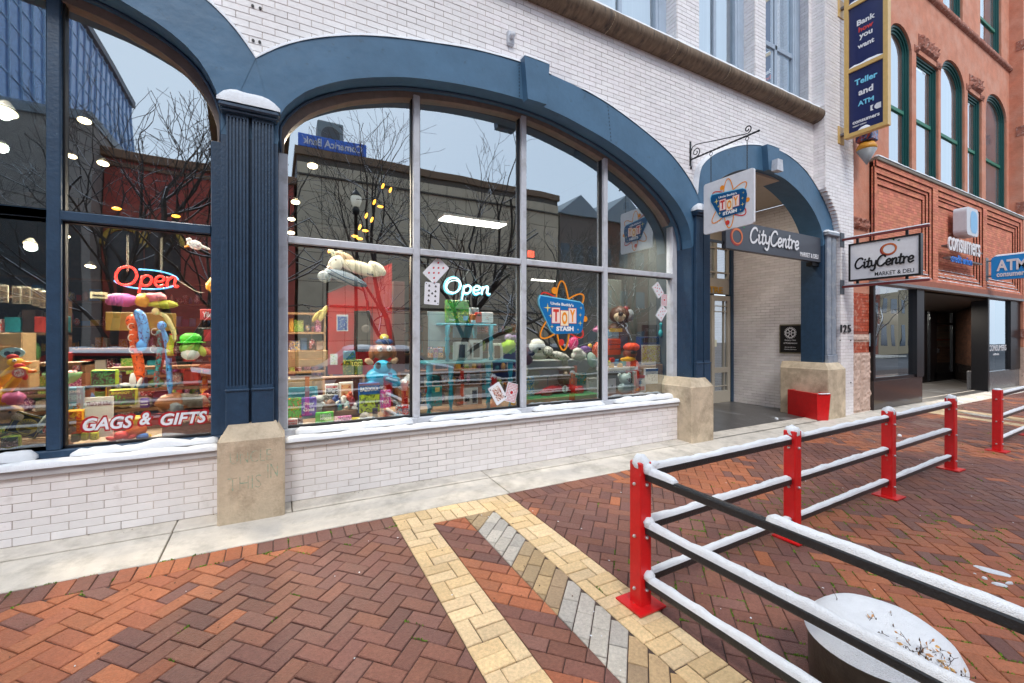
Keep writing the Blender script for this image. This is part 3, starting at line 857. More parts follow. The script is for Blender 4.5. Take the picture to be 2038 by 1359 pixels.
for i, (O, u, n_, a0, a1, z0, z1, fl, full) in enumerate(WB):
    c = O + u * ((a0 + a1) / 2) + Vector((0, 0, (z0 + z1) / 2))
    j = random.uniform(-.0015, .0015)
    if i < 300:
        inst('brick', unit, bld, c + n_ * j, (0, 0, 0 if abs(n_.y) > .5 else -math.pi / 2))
    else:
        k = random.uniform(.93, 1.05); stuff.tint = (k, k * random.uniform(.98, 1.0), k)
        m_ = brick_mesh(a1 - a0, z1 - z0)
        ang = 0 if abs(n_.y) > .5 else -math.pi / 2
        ca, sa = math.cos(ang), math.sin(ang)
        stuff.add([(c.x + n_.x * j + v[0] * ca - v[1] * sa, c.y + n_.y * j + v[0] * sa + v[1] * ca, c.z + v[2]) for v in m_.v], m_.f)
part('brick_courses', stuff, white_brick, bld, kind='stuff')
part('mortar_backing', mo, mortar, bld)
# small fixings and holes in the brickwork
mb = MB()
for (px, py, Y) in ((503, 13, 0), (518, 18, 0), (504, 82, 0), (517, 85, 0), (1671, 677, -.2), (1692, 677, -.2), (1692, 761, -.2)):
    x, z = F(px, py, Y); mb.lathe([(.012, .0), (.012, -.014)], (x, Y - .004, z), 8, 'y')
part('wall_fixing', mb, gasket, bld)
x, z = F(1014, 76)
mb = MB(); mb.box(x - .045, x + .045, -.05, 0, z - .10, z + .06, .01); mb.lathe([(.035, 0), (.03, -.05), (.01, -.06)], (x, -.05, z - .01), 10, 'y')
solo('wall_light_sensor', mb, frame_grey, 'small grey security sensor box high on the white brick above the arch', 'sensor', (x, 0, z))
# house number
for (ch, px) in (('1', 1671.5), ('2', 1679.0), ('5', 1687.5)):
    x, z = F(px, 654, -.2)
    text('house_number', ch, (x, -.225, z), blk, bld, height=.155, width=.05 if ch == '1' else .115, depth=.015, bold=.012)

# ---- cornice: rounded stone string course
cj = [-7.5, -5.2, -2.9, -1.0, .6, 1.5, 2.68, 3.90, 5.094, 6.28, 7.50, 8.60, 9.10]
for i in range(len(cj) - 1):
    mb = MB(); mb.smooth = True
    x0, x1 = cj[i] + .006, cj[i + 1] - .006
    n = max(2, int((x1 - x0) / .12)); prof = []
    for k in range(11):
        t = math.pi * (k / 10); prof.append((0.02 - .235 * math.sin(t) ** .8, 5.775 - .135 * math.cos(t)))
    o = len(mb.v)
    for s in range(n + 1):
        x = x0 + (x1 - x0) * s / n
        for k, (y, z) in enumerate(prof):
            q = 1 + .035 * noise.noise(Vector((x * 4, k * .5, 1)))
            mb.v.append((x, .02 + (y - .02) * q, z))
    for s in range(n):
        for k in range(10): mb.face((o + s * 11 + k, o + (s + 1) * 11 + k, o + (s + 1) * 11 + k + 1, o + s * 11 + k + 1))
    mb.face([o + k for k in range(11)]); mb.face([o + n * 11 + k for k in range(11)][::-1])
    part('cornice_stone', mb, cornice_m, bld)
mb = MB()
for x in cj[1:-1]:
    for k in range(9):
        t = math.pi * (k / 9 + .02); t2 = math.pi * ((k + 1) / 9 - .0)
        mb.quad((x - .008, .02 - .230 * math.sin(t) ** .8, 5.775 - .131 * math.cos(t)), (x + .008, .02 - .230 * math.sin(t) ** .8, 5.775 - .131 * math.cos(t)),
                (x + .008, .02 - .230 * math.sin(t2) ** .8, 5.775 - .131 * math.cos(t2)), (x - .008, .02 - .230 * math.sin(t2) ** .8, 5.775 - .131 * math.cos(t2)))
part('cornice_joint', mb, mat('pale_lime_joint', (0.6, 0.5, 0.36), .9), bld)
mb = MB(); mb.box(-7.5, 9.1, .02, .5, 5.66, 5.92); part('sill_course', mb, cornice_m, bld)

# ---- upper windows
curtain = mat('pale_window_blind', (0.80, 0.84, 0.88), .7, .10, 2.0, stretch=(9, 9, .1))
uframe = mat('blue_grey_window_frame', (0.38, 0.46, 0.56), .5, .1, 5.0)
def upwin(x0, x1, blinds=True):
    f = MB(); z0, z1 = 5.925, 9.5
    f.box(x0, x0 + .10, YU - .03, YU + .06, z0, z1, .01); f.box(x1 - .16, x1, YU - .06, YU + .06, z0, z1, .01)
    f.box(x0 + .12, x1 - .16, YU - .06, YU + .06, z0, z0 + .08, .01)
    f.box(x1 - .22, x1 - .16, YU - .05, YU + .04, z0, z1, .01); f.box(x0 + .12, x0 + .16, YU - .05, YU + .04, z0, z1, .01)
    o = part('upper_window', f, uframe, bld)
    xm = (x0 + x1) / 2 - .02
    m_ = MB(); m_.box(xm - .035, xm + .035, YU - .03, YU + .02, z0 + .08, z1, .008); part('mullion', m_, uframe, o)
    if not blinds: m_ = MB(); m_.box(x0 + .16, x1 - .22, YU - .03, YU + .02, 7.0, 7.09, .005); part('transom', m_, uframe, o)
    for (a0, a1) in ((x0 + .16, xm - .05), (xm + .05, x1 - .22)):
        m_ = MB(); m_.quad((a0, YU + .01, z0 + .08), (a1, YU + .01, z0 + .08), (a1, YU + .01, z1), (a0, YU + .01, z1)); part('pane', m_, glass_up if not blinds else glass, o)
    if blinds:
        m_ = MB(); m_.quad((x0 + .1, YU + .12, z0), (x1 - .1, YU + .12, z0), (x1 - .1, YU + .12, z1), (x0 + .1, YU + .12, z1)); part('blind', m_, curtain, o)
    else:
        m_ = MB(); m_.quad((x0 + .1, YU + 1.2, z0), (x1 - .1, YU + 1.2, z0), (x1 - .1, YU + 1.2, z1), (x0 + .1, YU + 1.2, z1)); part('dark_room', m_, C(60, 60, 66), o)
upwin(3.55, 5.36); upwin(5.86, 7.31); upwin(7.62, XP0, False)

# ---- shop windows
def shop_window(pin, cols, zsill, ztr, fm, head_m, colw, tr_h, xmin, xmax, thick_col=None):
    o_m = MB()
    cx = (xmin + xmax) / 2
    pts = [p for p in pin if p[1] > 3.25]
    inner = [(p[0] + (cx - p[0]) * .018 + 0, p[1] - .055 - .02 * abs(p[0] - cx) / (cx - xmin)) for p in pts]
    o_m.box(xmin, xmax, .16, .30, zsill - .10, zsill - .0, .008)
    o = part('shop_window', o_m, fm, bld)
    h = MB()
    for i in range(len(pts) - 1):
        a0, a1, b0, b1 = pts[i], pts[i + 1], inner[i], inner[i + 1]
        h.quad((b0[0], .18, b0[1]), (b1[0], .18, b1[1]), (a1[0], .18, a1[1]), (a0[0], .18, a0[1]))
        h.quad((b0[0], .30, b0[1]), (b1[0], .30, b1[1]), (b1[0], .18, b1[1]), (b0[0], .18, b0[1]))
    part('frame_head', h, head_m, o)
    for (x0, x1) in ((xmin, xmin + .085), (xmax - .10, xmax)):
        j = MB(); j.box(x0, x1, .175, .30, zsill, 3.32, .006); part('jamb', j, fm, o)
    def ztop(x):
        for i in range(len(inner) - 1):
            if min(inner[i][0], inner[i + 1][0]) <= x <= max(inner[i][0], inner[i + 1][0]) and abs(inner[i + 1][0] - inner[i][0]) > 1e-6:
                t = (x - inner[i][0]) / (inner[i + 1][0] - inner[i][0]); return inner[i][1] + t * (inner[i + 1][1] - inner[i][1])
        return 3.3
    for c in cols:
        m_ = MB(); m_.box(c - colw / 2, c + colw / 2, .16, .30, zsill - .0, ztop(c) + .03, .008)
        m_.mi = 1; m_.box(c - colw / 2 - .014, c + colw / 2 + .014, .205, .26, zsill, ztop(c) + .01)
        part('mullion', m_, [fm, gasket], o)
    ed = [xmin + .085] + [v for c in cols for v in (c - colw / 2, c + colw / 2)] + [xmax - .10]
    for k in range(0, len(ed), 2):
        x0, x1 = ed[k], ed[k + 1]
        m_ = MB(); m_.box(x0, x1, .165, .29, ztr - tr_h / 2, ztr + tr_h / 2, .006); m_.mi = 1; m_.box(x0, x1, .21, .25, ztr - tr_h / 2 - .012, ztr + tr_h / 2 + .012)
        part('transom', m_, [fm, gasket], o)
        m_ = MB(); m_.box(x0, x1, .205, .26, zsill, zsill + .02); part('glazing_bead', m_, gasket, o)
        m_ = MB(); m_.quad((x0, YG, zsill), (x1, YG, zsill), (x1, YG, ztr), (x0, YG, ztr)); part('pane', m_, glass, o)
        top = [(p[0], p[1]) for p in inner if x0 < p[0] < x1]
        top.sort(key=lambda p: -p[0])
        poly = [(x0, ztr), (x1, ztr), (x1, ztop(x1) if x1 < xmax - .2 else 3.3)] + top + [(x0, ztop(x0) if x0 > xmin + .2 else 3.3)]
        m_ = MB(); m_.poly([(p[0], YG, p[1]) for p in poly]); part('pane', m_, glass, o)
    return o
win_c = shop_window(c_in, (1.362, 2.735, 4.066), .655, 2.495, frame_grey, frame_brown, .075, .07, .012, 5.52)
win_l = shop_window(l_in[::-1], (-1.54, -3.21, -4.88), .655, 2.512, navy_dk, frame_brown, .085, .075, -6.4, -.42)
# painted sills
sill_m = mat('grey_painted_sill', (0.50, 0.49, 0.50), .5, .1, 6.0)
for (x0, x1) in ((-6.0, -.425), (.062, 5.46)):
    mb = MB(); mb.add([(x0, -.035, .515), (x1, -.035, .515), (x1, -.035, .575), (x0, -.035, .575), (x0, .18, .60), (x1, .18, .60), (x0, .18, .515), (x1, .18, .515)],
                      [(0, 1, 2, 3), (3, 2, 5, 4), (0, 3, 4, 6), (1, 7, 5, 2), (0, 6, 7, 1)])
    part('window_sill', mb, sill_m, bld)

# ---- snow lying on the building
def snow_line(path, w, h, label, rough=.25, **k):
    mb = MB(); snow_strip(mb, path, w, h, rough, **k); return solo('snow', mb, snow_m, label, 'snow', kind='stuff')
snow_line([(x, .005 + .0, .572) for x in (.07, 5.45)], .13, .045, 'ridge of snow along the front of the sill under the middle shop window', .3)
snow_line([(x, .13, .612) for x in (.16, 1.3)], .12, .05, 'snow bank against the glass below the candy display', .5)
snow_line([(x, .13, .612) for x in (1.5, 2.65)], .11, .045, 'snow bank against the glass below the teal table', .6)
snow_line([(x, .13, .612) for x in (2.85, 3.98)], .12, .055, 'snow bank against the glass below the red pedal car', .5)
snow_line([(x, .13, .615) for x in (4.2, 5.38)], .13, .075, 'snow bank against the glass below the koala toy', .4)
snow_line([(x, .005, .572) for x in (-6.0, -.43)], .13, .05, 'ridge of snow along the front of the sill under the left shop window', .3)
snow_line([(x, .13, .612) for x in (-3.1, -1.62)], .12, .07, 'snow mound against the glass left of the thick blue mullion', .5)
snow_line([(x, .13, .612) for x in (-1.42, -.46)], .12, .05, 'snow bank against the glass below the white window lettering', .6)
def on_curve(po, i0, i1): return [(po[i][0], -.035, po[i][1] - .004) for i in range(i0, i1)]
n = len(c_out)
snow_line(on_curve(c_out, 0, 30), .15, .045, 'snow lying on top of the middle arch left of its keystone', .2)
snow_line(on_curve(c_out, 33, n), .15, .035, 'snow lying on top of the middle arch right of its keystone', .2)
snow_line(on_curve(l_out, 0, 30), .15, .05, 'snow lying on top of the left arch', .2)
snow_line(on_curve(e_out, 0, 25), .15, .04, 'snow lying on the entrance arch left of its keystone', .2)
snow_line(on_curve(e_out, 31, n), .15, .03, 'snow lying on the entrance arch right of its keystone', .2)
snow_line([(2.53, -.14, 4.822), (2.88, -.14, 4.822)], .13, .04, 'snow cap on the keystone of the middle arch')
snow_line([(7.27, -.14, 4.802), (7.62, -.14, 4.802)], .13, .03, 'snow cap on the keystone of the entrance arch')
snow_line([(-.44, -.15, 3.528), (.03, -.15, 3.528)], .16, .13, 'thick snow cushion on the capital of the double fluted pilaster', .15)
snow_line([(5.50, -.15, 3.445), (5.90, -.15, 3.445)], .16, .12, 'thick snow cushion on the capital behind the hanging toy sign', .15)
snow_line([(9.24, -.13, 3.56), (9.67, -.13, 3.56)], .13, .05, 'snow on the grey pilaster capital right of the entrance', .2)
snow_line([(-7.5, -.04, 5.905), (9.27, -.04, 5.905)], .17, .055, 'long line of snow along the brown stone cornice', .35, step=.07)

# ---- entrance
mb = MB()
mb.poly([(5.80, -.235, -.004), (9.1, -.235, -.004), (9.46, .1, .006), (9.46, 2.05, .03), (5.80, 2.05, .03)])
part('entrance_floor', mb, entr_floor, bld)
mb = MB()
ent_wall = mat('plain_cream_wall', (0.42, 0.38, 0.33), .8, .06)
mb.box(5.55, 5.80, .30, 2.1, 0, 4.5); part('entrance_side_wall', mb, ent_wall, bld)
L_ = bpy.data.lights.new('entrance_soffit_lamp', 'AREA'); L_.energy = 12; L_.size = .22; L_.color = (1, .87, .72)
o_ = bpy.data.objects.new('entrance_soffit_lamp', L_); col.objects.link(o_); o_.location = (7.6, .9, 4.33)
mb = MB(); mb.box(5.80, 9.46, .0, 2.1, 4.36, 4.42); part('entrance_ceiling', mb, mat('cream_ceiling', (0.60, 0.53, 0.44), .8, .05), bld)
door_fr = mat('cream_door_frame', (0.46, 0.42, 0.35), .5, .06)
YD = 1.95
mb = MB(); mb.box(9.36, 9.45, YD - .06, YD + .1, .0, 4.36); part('dark_corner_post', mb, navy_dk, bld)
mb = MB(); mb.box(5.8, 8.0, YD, YD + .1, 0, 4.36); mb.box(8.0, 9.36, YD, YD + .1, 2.54, 2.90); mb.box(8.0, 9.36, YD, YD + .1, 3.75, 4.36)
mb.box(8.0, 8.66, YD, YD + .1, 0, 2.54)
scr = part('entrance_screen', mb, door_fr, bld)
# transom light with glazing bars
mb = MB()
for x in (8.0, 8.43, 8.85, 9.28): mb.box(x, x + .05, YD - .02, YD + .06, 2.9, 3.75)
for z in (3.02, 3.58): mb.box(8.0, 9.36, YD - .018, YD + .05, z, z + .03)
part('transom_bars', mb, door_fr, scr)
mb = MB(); mb.quad((8.0, YD + .03, 2.9), (9.36, YD + .03, 2.9), (9.36, YD + .03, 3.75), (8.0, YD + .03, 3.75)); part('transom_glass', mb, glass_dk, scr)
gold_letter = mat('gold_lettering', (0.55, 0.30, 0.04), .4, .1)
zz = F(1424, 575, YD)[1]
text('gold_lettering', 'CENTRE', (8.60, YD - .012, zz - .02), gold_letter, scr, height=.15, width=1.02, depth=.01, bold=.03)
# door leaf
dx0, dx1 = 8.70, 9.36
mb = MB(); y0, y1 = YD - .03, YD + .03
mb.box(dx0, dx0 + .10, y0, y1, .03, 2.5); mb.box(dx1 - .10, dx1, y0, y1, .03, 2.5); mb.box(dx0 + .1, dx1 - .1, y0, y1, 2.38, 2.5)
mb.box(dx0 + .1, dx1 - .1, y0, y1, .72, .84); mb.box(dx0 + .1, dx1 - .1, y0, y1, .03, .30)
dr = part('door', mb, door_fr, bld)
mb = MB()
for x in (dx1 - .22,): mb.box(x, x + .018, y0 + .005, y1, .30, 2.38)
for z in (.40, 2.12, 2.25): mb.box(dx0 + .1, dx1 - .1, y0 + .005, y1, z, z + .018)
part('glazing_bars', mb, door_fr, dr)
mb = MB(); mb.quad((dx0 + .1, YD + .01, .3), (dx1 - .1, YD + .01, .3), (dx1 - .1, YD + .01, 2.38), (dx0 + .1, YD + .01, 2.38)); part('pane', mb, glass_dk, dr)
mb = MB(); mb.box(dx0 + .11, dx0 + .2, YD - .01, YD + .008, 1.32, 1.48); part('notice', mb, C(225, 228, 205), dr)
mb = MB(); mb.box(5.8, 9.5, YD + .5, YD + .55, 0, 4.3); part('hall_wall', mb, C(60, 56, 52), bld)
# black plaque on the side wall
tw = thing('wall_plaque', 'square black plaque with a white toothed wheel emblem on the brick wall inside the entrance', 'plaque', (XS, .59, 1.5))
Rr, Up = Vector((0, -1, 0)), ZA
mb = MB(); mb.box(XS - .045, XS - .012, .36, .82, 1.20, 1.81, .006); part('frame', mb, C(120, 112, 92), tw)
mb = MB(); mb.box(XS - .052, XS - .046, .385, .795, 1.225, 1.785); part('face', mb, blk, tw)
cz, cy = 1.63, .59; mb = MB(); xx = XS - .055
def ring(mb, r0, r1, n=24):
    for k in range(n):
        t0, t1 = 2 * math.pi * k / n, 2 * math.pi * (k + 1) / n
        mb.quad((xx, cy + r0 * math.cos(t0), cz + r0 * math.sin(t0)), (xx, cy + r0 * math.cos(t1), cz + r0 * math.sin(t1)), (xx, cy + r1 * math.cos(t1), cz + r1 * math.sin(t1)), (xx, cy + r1 * math.cos(t0), cz + r1 * math.sin(t0)))
ring(mb, .085, .102); ring(mb, .018, .032)
for k in range(22):
    t = 2 * math.pi * k / 22; mb.box(xx - .001, xx + .001, cy + .114 * math.cos(t) - .008, cy + .114 * math.cos(t) + .008, cz + .114 * math.sin(t) - .008, cz + .114 * math.sin(t) + .008)
for k in range(6):
    t = math.pi * k / 3; d = Vector((0, math.cos(t), math.sin(t))); e = Vector((0, -math.sin(t), math.cos(t))) * .008; c = Vector((xx, cy, cz))
    mb.quad(c + d * .03 - e, c + d * .03 + e, c + d * .088 + e, c + d * .088 - e)
part('wheel_emblem', mb, white, tw)
for (s, z, h_, w_) in (('Rotary Club', 1.475, .035, .22), ('of Kalamazoo', 1.42, .035, .27), ('Mondays @ Noon', 1.33, .024, .22), ('Chenery, 2nd Floor', 1.285, .024, .25)):
    text('lettering', s, (XS - .055, cy, z), white, tw, height=h_, width=w_, right=Rr, up=Up, depth=.003, bold=.01)

# red tapered planter by the entrance
px_ = thing('red_planter_box', 'tapered bright red metal planter box standing beside the entrance plinth', 'planter', (8.95, -.1, 0))
q0 = [G(1565, 822), G(1626, 838), G(1644, 832)]
bx = Vector((*q0[0], 0)); dxy = Vector((q0[1][0] - q0[0][0], q0[1][1] - q0[0][1], 0)); L = dxy.length; dxy.normalize(); nn = Vector((-dxy.y, dxy.x, 0))
if nn.x < 0: nn = -nn
ht = .50; dp = .30
def pt(l, d_, z): p = bx + dxy * l + nn * d_; return (p.x, p.y, gzf(p.x, p.y) + z)
mb = MB(); e = .0
A = [pt(e, .03, .0), pt(L - .02, .03, 0), pt(L - .02, dp - .03, 0), pt(e, dp - .03, 0)]
B = [pt(.03, 0, ht), pt(L + .0, 0, ht), pt(L + .0, dp, ht), pt(.03, dp, ht)]
Cc = [pt(.08, .04, ht), pt(L - .10, .04, ht), pt(L - .10, dp - .04, ht), pt(.08, dp - .04, ht)]
Dd = [(x, y, z - .12) for x, y, z in Cc]
mb.add(A + B + Cc + Dd, [(0, 1, 5, 4), (1, 2, 6, 5), (2, 3, 7, 6), (3, 0, 4, 7), (4, 5, 9, 8), (5, 6, 10, 9), (6, 7, 11, 10), (7, 4, 8, 11), (8, 9, 13, 12), (9, 10, 14, 13), (10, 11, 15, 14), (11, 8, 12, 15), (12, 13, 14, 15)])
part('planter_body', mb, rust_red, px_)
mb = MB(); snow_strip(mb, [pt(L - .0, .03, ht), pt(L - .0, dp - .03, ht)], .05, .012, .4)
solo('snow', mb, snow_m, 'thin snow on the rim of the red planter box', 'snow', kind='stuff')

# ------------------------------------------------------------------ fence
fence = thing('railing_fence', 'long black three-rail fence with red posts that turns a corner toward the camera', 'fence', (1.98, -2.57, -.1))
def post(root, x, y, ang=0.0, hgt=.885, bolts=((0, -1), (-1, 0), (1, 0))):
    z0 = gzf(x, y)
    m_ = MB(); m_.box(x - .047, x + .047, y - .047, y + .047, z0 + .008, z0 + hgt, .006); o = part('post', m_, rust_red, root)
    m_ = MB(); s = .12; m_.add([(x + s * math.cos(a_) * 1.25, y + s * math.sin(a_) * 1.25, z0 + h_) for h_ in (.002, .014) for a_ in [ang + math.pi / 4 + k * math.pi / 2 for k in range(4)]],
                               [(4, 5, 6, 7), (0, 1, 5, 4), (1, 2, 6, 5), (2, 3, 7, 6), (3, 0, 4, 7)]); part('base_plate', m_, rust_red, o)
    m_ = MB()
    for h_ in (.77, .45, .13):
        for dx_, dy_ in bolts:
            c = Vector((x + dx_ * .047, y + dy_ * .047, z0 + h_ - .02))
            m_.lathe([(.011, 0), (.011, .008), (.006, .016)] if (dx_ + dy_) > 0 else [(.006, -.016), (.011, -.008), (.011, 0)], tuple(c), 8, 'x' if dx_ else 'y')
    part('bolt', m_, bolt_m, o, kind='stuff')
PX = [(1.98, -2.57), (3.71, -2.53), (5.555, -2.48), (7.37, -2.43)]
RH = (.80, .475, .15)
for i, (x, y) in enumerate(PX): post(fence, x, y, 0)
sq = .021
def rail(root, p, q, s=sq):
    m_ = MB(); p, q = Vector(p), Vector(q); t = (q - p).normalized(); u = t.cross(ZA).normalized() * s; w = u.cross(t).normalized() * s * 1.15
    V = []
    for c in (p, q):
        for a_ in range(12):
            an = 2 * math.pi * (a_ + .5) / 12; cs, sn = math.cos(an), math.sin(an)
            V.append(c + u * math.copysign(abs(cs) ** .45, cs) * 1.06 + w * math.copysign(abs(sn) ** .45, sn) * 1.06)
    m_.smooth = False
    m_.add(V, [(k, (k + 1) % 12, (k + 1) % 12 + 12, k + 12) for k in range(12)] + [tuple(range(12))[::-1], tuple(range(12, 24))])
    return part('rail', m_, rail_blk, root)
YE = -4.5
for i in range(3):
    for h_ in RH:
        (x0, y0), (x1, y1) = PX[i], PX[i + 1]
        rail(fence, (x0 + .047, y0, gzf(x0, y0) + h_), (x1 - .047, y1, gzf(x1, y1) + h_))
XPR = 2.04
for h_ in RH: rail(fence, (1.99, -2.62, gzf(0, -2.6) + h_), (XPR + .06, YE, gzf(0, YE) + h_))
post(fence, XPR + .06, YE - .05)
f2 = thing('railing_fence', 'short stretch of black railing with a red end post at the right edge', 'fence', (9.1, -2.4, -.1))
post(f2, 9.12, -2.42); post(f2, 11.0, -2.35); post(f2, 12.9, -2.28)
for (x0, x1) in ((9.12, 11.0), (11.0, 12.9)):
    for h_ in RH: rail(f2, (x0 + .047, -2.42 + (x0 - 9.12) * .037, -.097 + h_), (x1 - .047, -2.42 + (x1 - 9.12) * .037, -.094 + h_))
# snow on the rails
mb = MB()
for i in range(3):
    (x0, y0), (x1, y1) = PX[i], PX[i + 1]
    for k, h_ in enumerate(RH):
        a_ = (x0 + .05 + (.02 if k else 0), y0, gzf(0, y0) + h_ + sq * 1.1); b_ = (x1 - .05, y1, gzf(0, y1) + h_ + sq * 1.1)
        snow_strip(mb, [a_, b_], .05, .027 + .005 * random.random(), .45, .03, seed=i * 3 + k)
for k, h_ in enumerate(RH):
    zt = h_ + sq * 1.1
    A_ = lambda y: (1.99 + (XPR + .07 - 1.99) * (-2.62 - y) / (-2.62 - YE), y, SC * y + zt)
    segs = [(-2.63, YE)] if k else [(-2.63, -2.82), (-3.33, YE)]
    for (s0, s1) in segs: snow_strip(mb, [A_(s0), A_(s1)], .054, .033, .4, .025, seed=k * 5 + 9)
for (x, y) in PX:
    z0 = gzf(x, y) + .885
    mb.blob((x + .004, y, z0 - .012), (.057, .055, .052), 14, 8, .35)
    mb.blob((x + .07, y - .0, z0 - .045), (.09, .032, .036), 12, 7, .35)
x, y = PX[0]
for h_ in RH:
    for (ox, oy) in ((.05, .0), (.01, -.06)): mb.blob((x + ox, y + oy, gzf(x, y) + h_ + .045), (.036, .036, .034), 12, 7, .25)
solo('snow', mb, snow_m, 'snow lying on the rails and post tops of the long corner fence', 'snow', kind='stuff')
mb = MB()
for (x0, x1) in ((9.12, 11.0), (11.0, 12.9)):
    for h_ in RH: snow_strip(mb, [(x0 + .05, -2.42 + (x0 - 9.12) * .037, -.097 + h_ + .023), (x1 - .05, -2.42 + (x1 - 9.12) * .037, -.094 + h_ + .023)], .047, .028, .3, .05)
mb.blob((9.12, -2.42, -.097 + .885), (.05, .05, .02), 12, 6, .2)
solo('snow', mb, snow_m, 'snow lying on the rails of the short fence at the right edge', 'snow', kind='stuff')

# ------------------------------------------------------------------ round planter in front
PXc, PYc, PZ, PR = 2.48, -3.585, .125, .28
pot = thing('round_planter', 'dark metal round planter filled with snow standing behind the near rails', 'planter', (PXc, PYc, gzf(0, PYc)))
g0 = gzf(0, PYc)
mb = MB(); mb.smooth = True
mb.lathe([(PR * .93, 0), (PR * .97, .02), (PR, PZ - g0 - .02), (PR + .008, PZ - g0 - .008), (PR + .006, PZ - g0 + .004), (PR - .02, PZ - g0 + .004), (PR - .025, PZ - g0 - .05)], (PXc, PYc, g0), 56)
part('pot', mb, mat('dark_bronze_metal', (.06, .048, .038), .38, .45, 14, .2, 70), pot)
mb = MB(); mb.smooth = True; o = 0; nr, na = 12, 56
for i in range(nr + 1):
    for k in range(na):
        r = (PR + .012) * (1 - i / nr * .98); an = 2 * math.pi * k / na
        x, y = r * math.cos(an), r * math.sin(an)
        e = min(1, (i / nr) * 4)
        z = .02 * (e > 0) + .105 * (1 - (1 - min(1, i / nr * 1.6)) ** 2) + .010 * noise.noise(Vector((x * 6, y * 6, 0))) * e
        mb.v.append((PXc + x, PYc + y, PZ + (z if i else .0)))
for i in range(nr):
    for k in range(na): mb.face((i * na + k, i * na + (k + 1) % na, (i + 1) * na + (k + 1) % na, (i + 1) * na + k))
mb.face([nr * na + k for k in range(na)])
solo('snow', mb, snow_m, 'smooth heap of snow filling the round planter', 'snow', kind='stuff')
random.seed(21)
plant = thing('dry_plant', 'withered brown twigs and dry yellow leaves sticking out of the planter snow', 'plant', (PXc + .07, PYc - .03, PZ))
st = MB(); lf = MB()
QX, QY = G(1832, 1322, PZ + .2)
stem_m = mat('withered_stem', (.075, .045, .035), .9, .4, 60)
leaf_m = mat('dry_leaf', (.50, .30, .10), .8, .3, 40, tint=True)
for s in range(75):
    r = abs(random.gauss(0, .115)); an = random.random() * 6.28
    cx_, cy_ = QX + r * math.cos(an) * 1.0, QY + r * math.sin(an)
    if math.hypot(cx_ - PXc, cy_ - PYc) > PR - .02: continue
    p = Vector((cx_, cy_, PZ + .085 * (1 - (math.hypot(cx_ - PXc, cy_ - PYc) / PR) ** 2))); d = Vector((random.gauss(0, .5), random.gauss(0, .5), 1)).normalized()
    L = random.uniform(.04, .15); pts = [p]
    for k in range(5):
        d = (d + Vector((random.gauss(0, .25), random.gauss(0, .25), random.gauss(-.03, .15)))).normalized(); p = p + d * L / 5; pts.append(p.copy())
    st.tube(pts, [.0018 - .0002 * k for k in range(6)], 4)
    for k in range(1, 6):
        for _ in range(random.choice((0, 1, 1, 2))):
            e = Vector((random.gauss(0, 1), random.gauss(0, 1), random.gauss(.2, .6))).normalized(); q = pts[k] + e * random.uniform(.008, .022)
            st.tube([pts[k], q], [.0011, .0008], 3)
            if random.random() < .5:
                t_ = random.uniform(.6, 1.3); lf.tint = (t_, t_ * random.uniform(.8, 1.05), t_)
                sz = random.uniform(.006, .015); u_ = e; w_ = e.orthogonal().normalized(); up_ = u_.cross(w_)
                lf.add([q, q + u_ * sz + w_ * sz * .5 + up_ * .003, q + u_ * sz * 2.0, q + u_ * sz - w_ * sz * .5 + up_ * .003], [(0, 1, 2), (0, 2, 3)])
            else:
                st.blob(q, (.0028, .0028, .006), 5, 4)
part('stem', st, stem_m, plant, kind='stuff'); part('leaf', lf, leaf_m, plant, kind='stuff')

# ------------------------------------------------------------------ logos
def frame3(c, right, up):
    n_ = right.cross(up); c = Vector(c)
    return lambda u, v, w=0.0: c + right * u + up * v + n_ * w
def flat(mb, T, pts, w0, w1=None):
    n = len(pts); A = [T(p[0], p[1], w0) for p in pts]
    if w1 is None: mb.add(A, [tuple(range(n))]); return
    B = [T(p[0], p[1], w1) for p in pts]
    mb.add(A + B, [tuple(range(n))[::-1], tuple(range(n, 2 * n))] + [(i, (i + 1) % n, (i + 1) % n + n, i + n) for i in range(n)])
def rrect(w, h, r, n=5):
    out = []
    for (sx, sy, a0) in ((1, -1, -90), (1, 1, 0), (-1, 1, 90), (-1, -1, 180)):
        for k in range(n + 1):
            a_ = R(a0 + 90 * k / n); out.append((sx * (w / 2 - r) + r * math.cos(a_), sy * (h / 2 - r) + r * math.sin(a_)))
    return out
def disc(mb, T, u, v, r, w, n=18, w0=None): flat(mb, T, [(u + r * math.cos(2 * math.pi * k / n), v + r * math.sin(2 * math.pi * k / n)) for k in range(n)], w0 if w0 is not None else w, w if w0 is not None else None)
def ribbon(mb, T, pts, wd, w):
    n = len(pts)
    for i in range(n - 1):
        w += 4e-5
        (x0, y0), (x1, y1) = pts[i], pts[i + 1]; L = math.hypot(x1 - x0, y1 - y0) or 1
        nx, ny = -(y1 - y0) / L * wd / 2, (x1 - x0) / L * wd / 2; ex, ey = (x1 - x0) / L * wd * .12, (y1 - y0) / L * wd * .12
        flat(mb, T, [(x0 - nx - ex, y0 - ny - ey), (x1 - nx + ex, y1 - ny + ey), (x1 + nx + ex, y1 + ny + ey), (x0 + nx - ex, y0 + ny - ey)], w)
LG = dict(blue=C(18, 112, 178, .4), cyan=C(120, 205, 235, .4), org=C(245, 150, 40, .4), rd=C(215, 60, 50, .4), wh=C(240, 240, 240, .4), yel=C(250, 225, 120, .4), cream=C(250, 225, 215, .4), cream2=C(252, 235, 205, .4), dblue=C(0, 84, 132, .4))
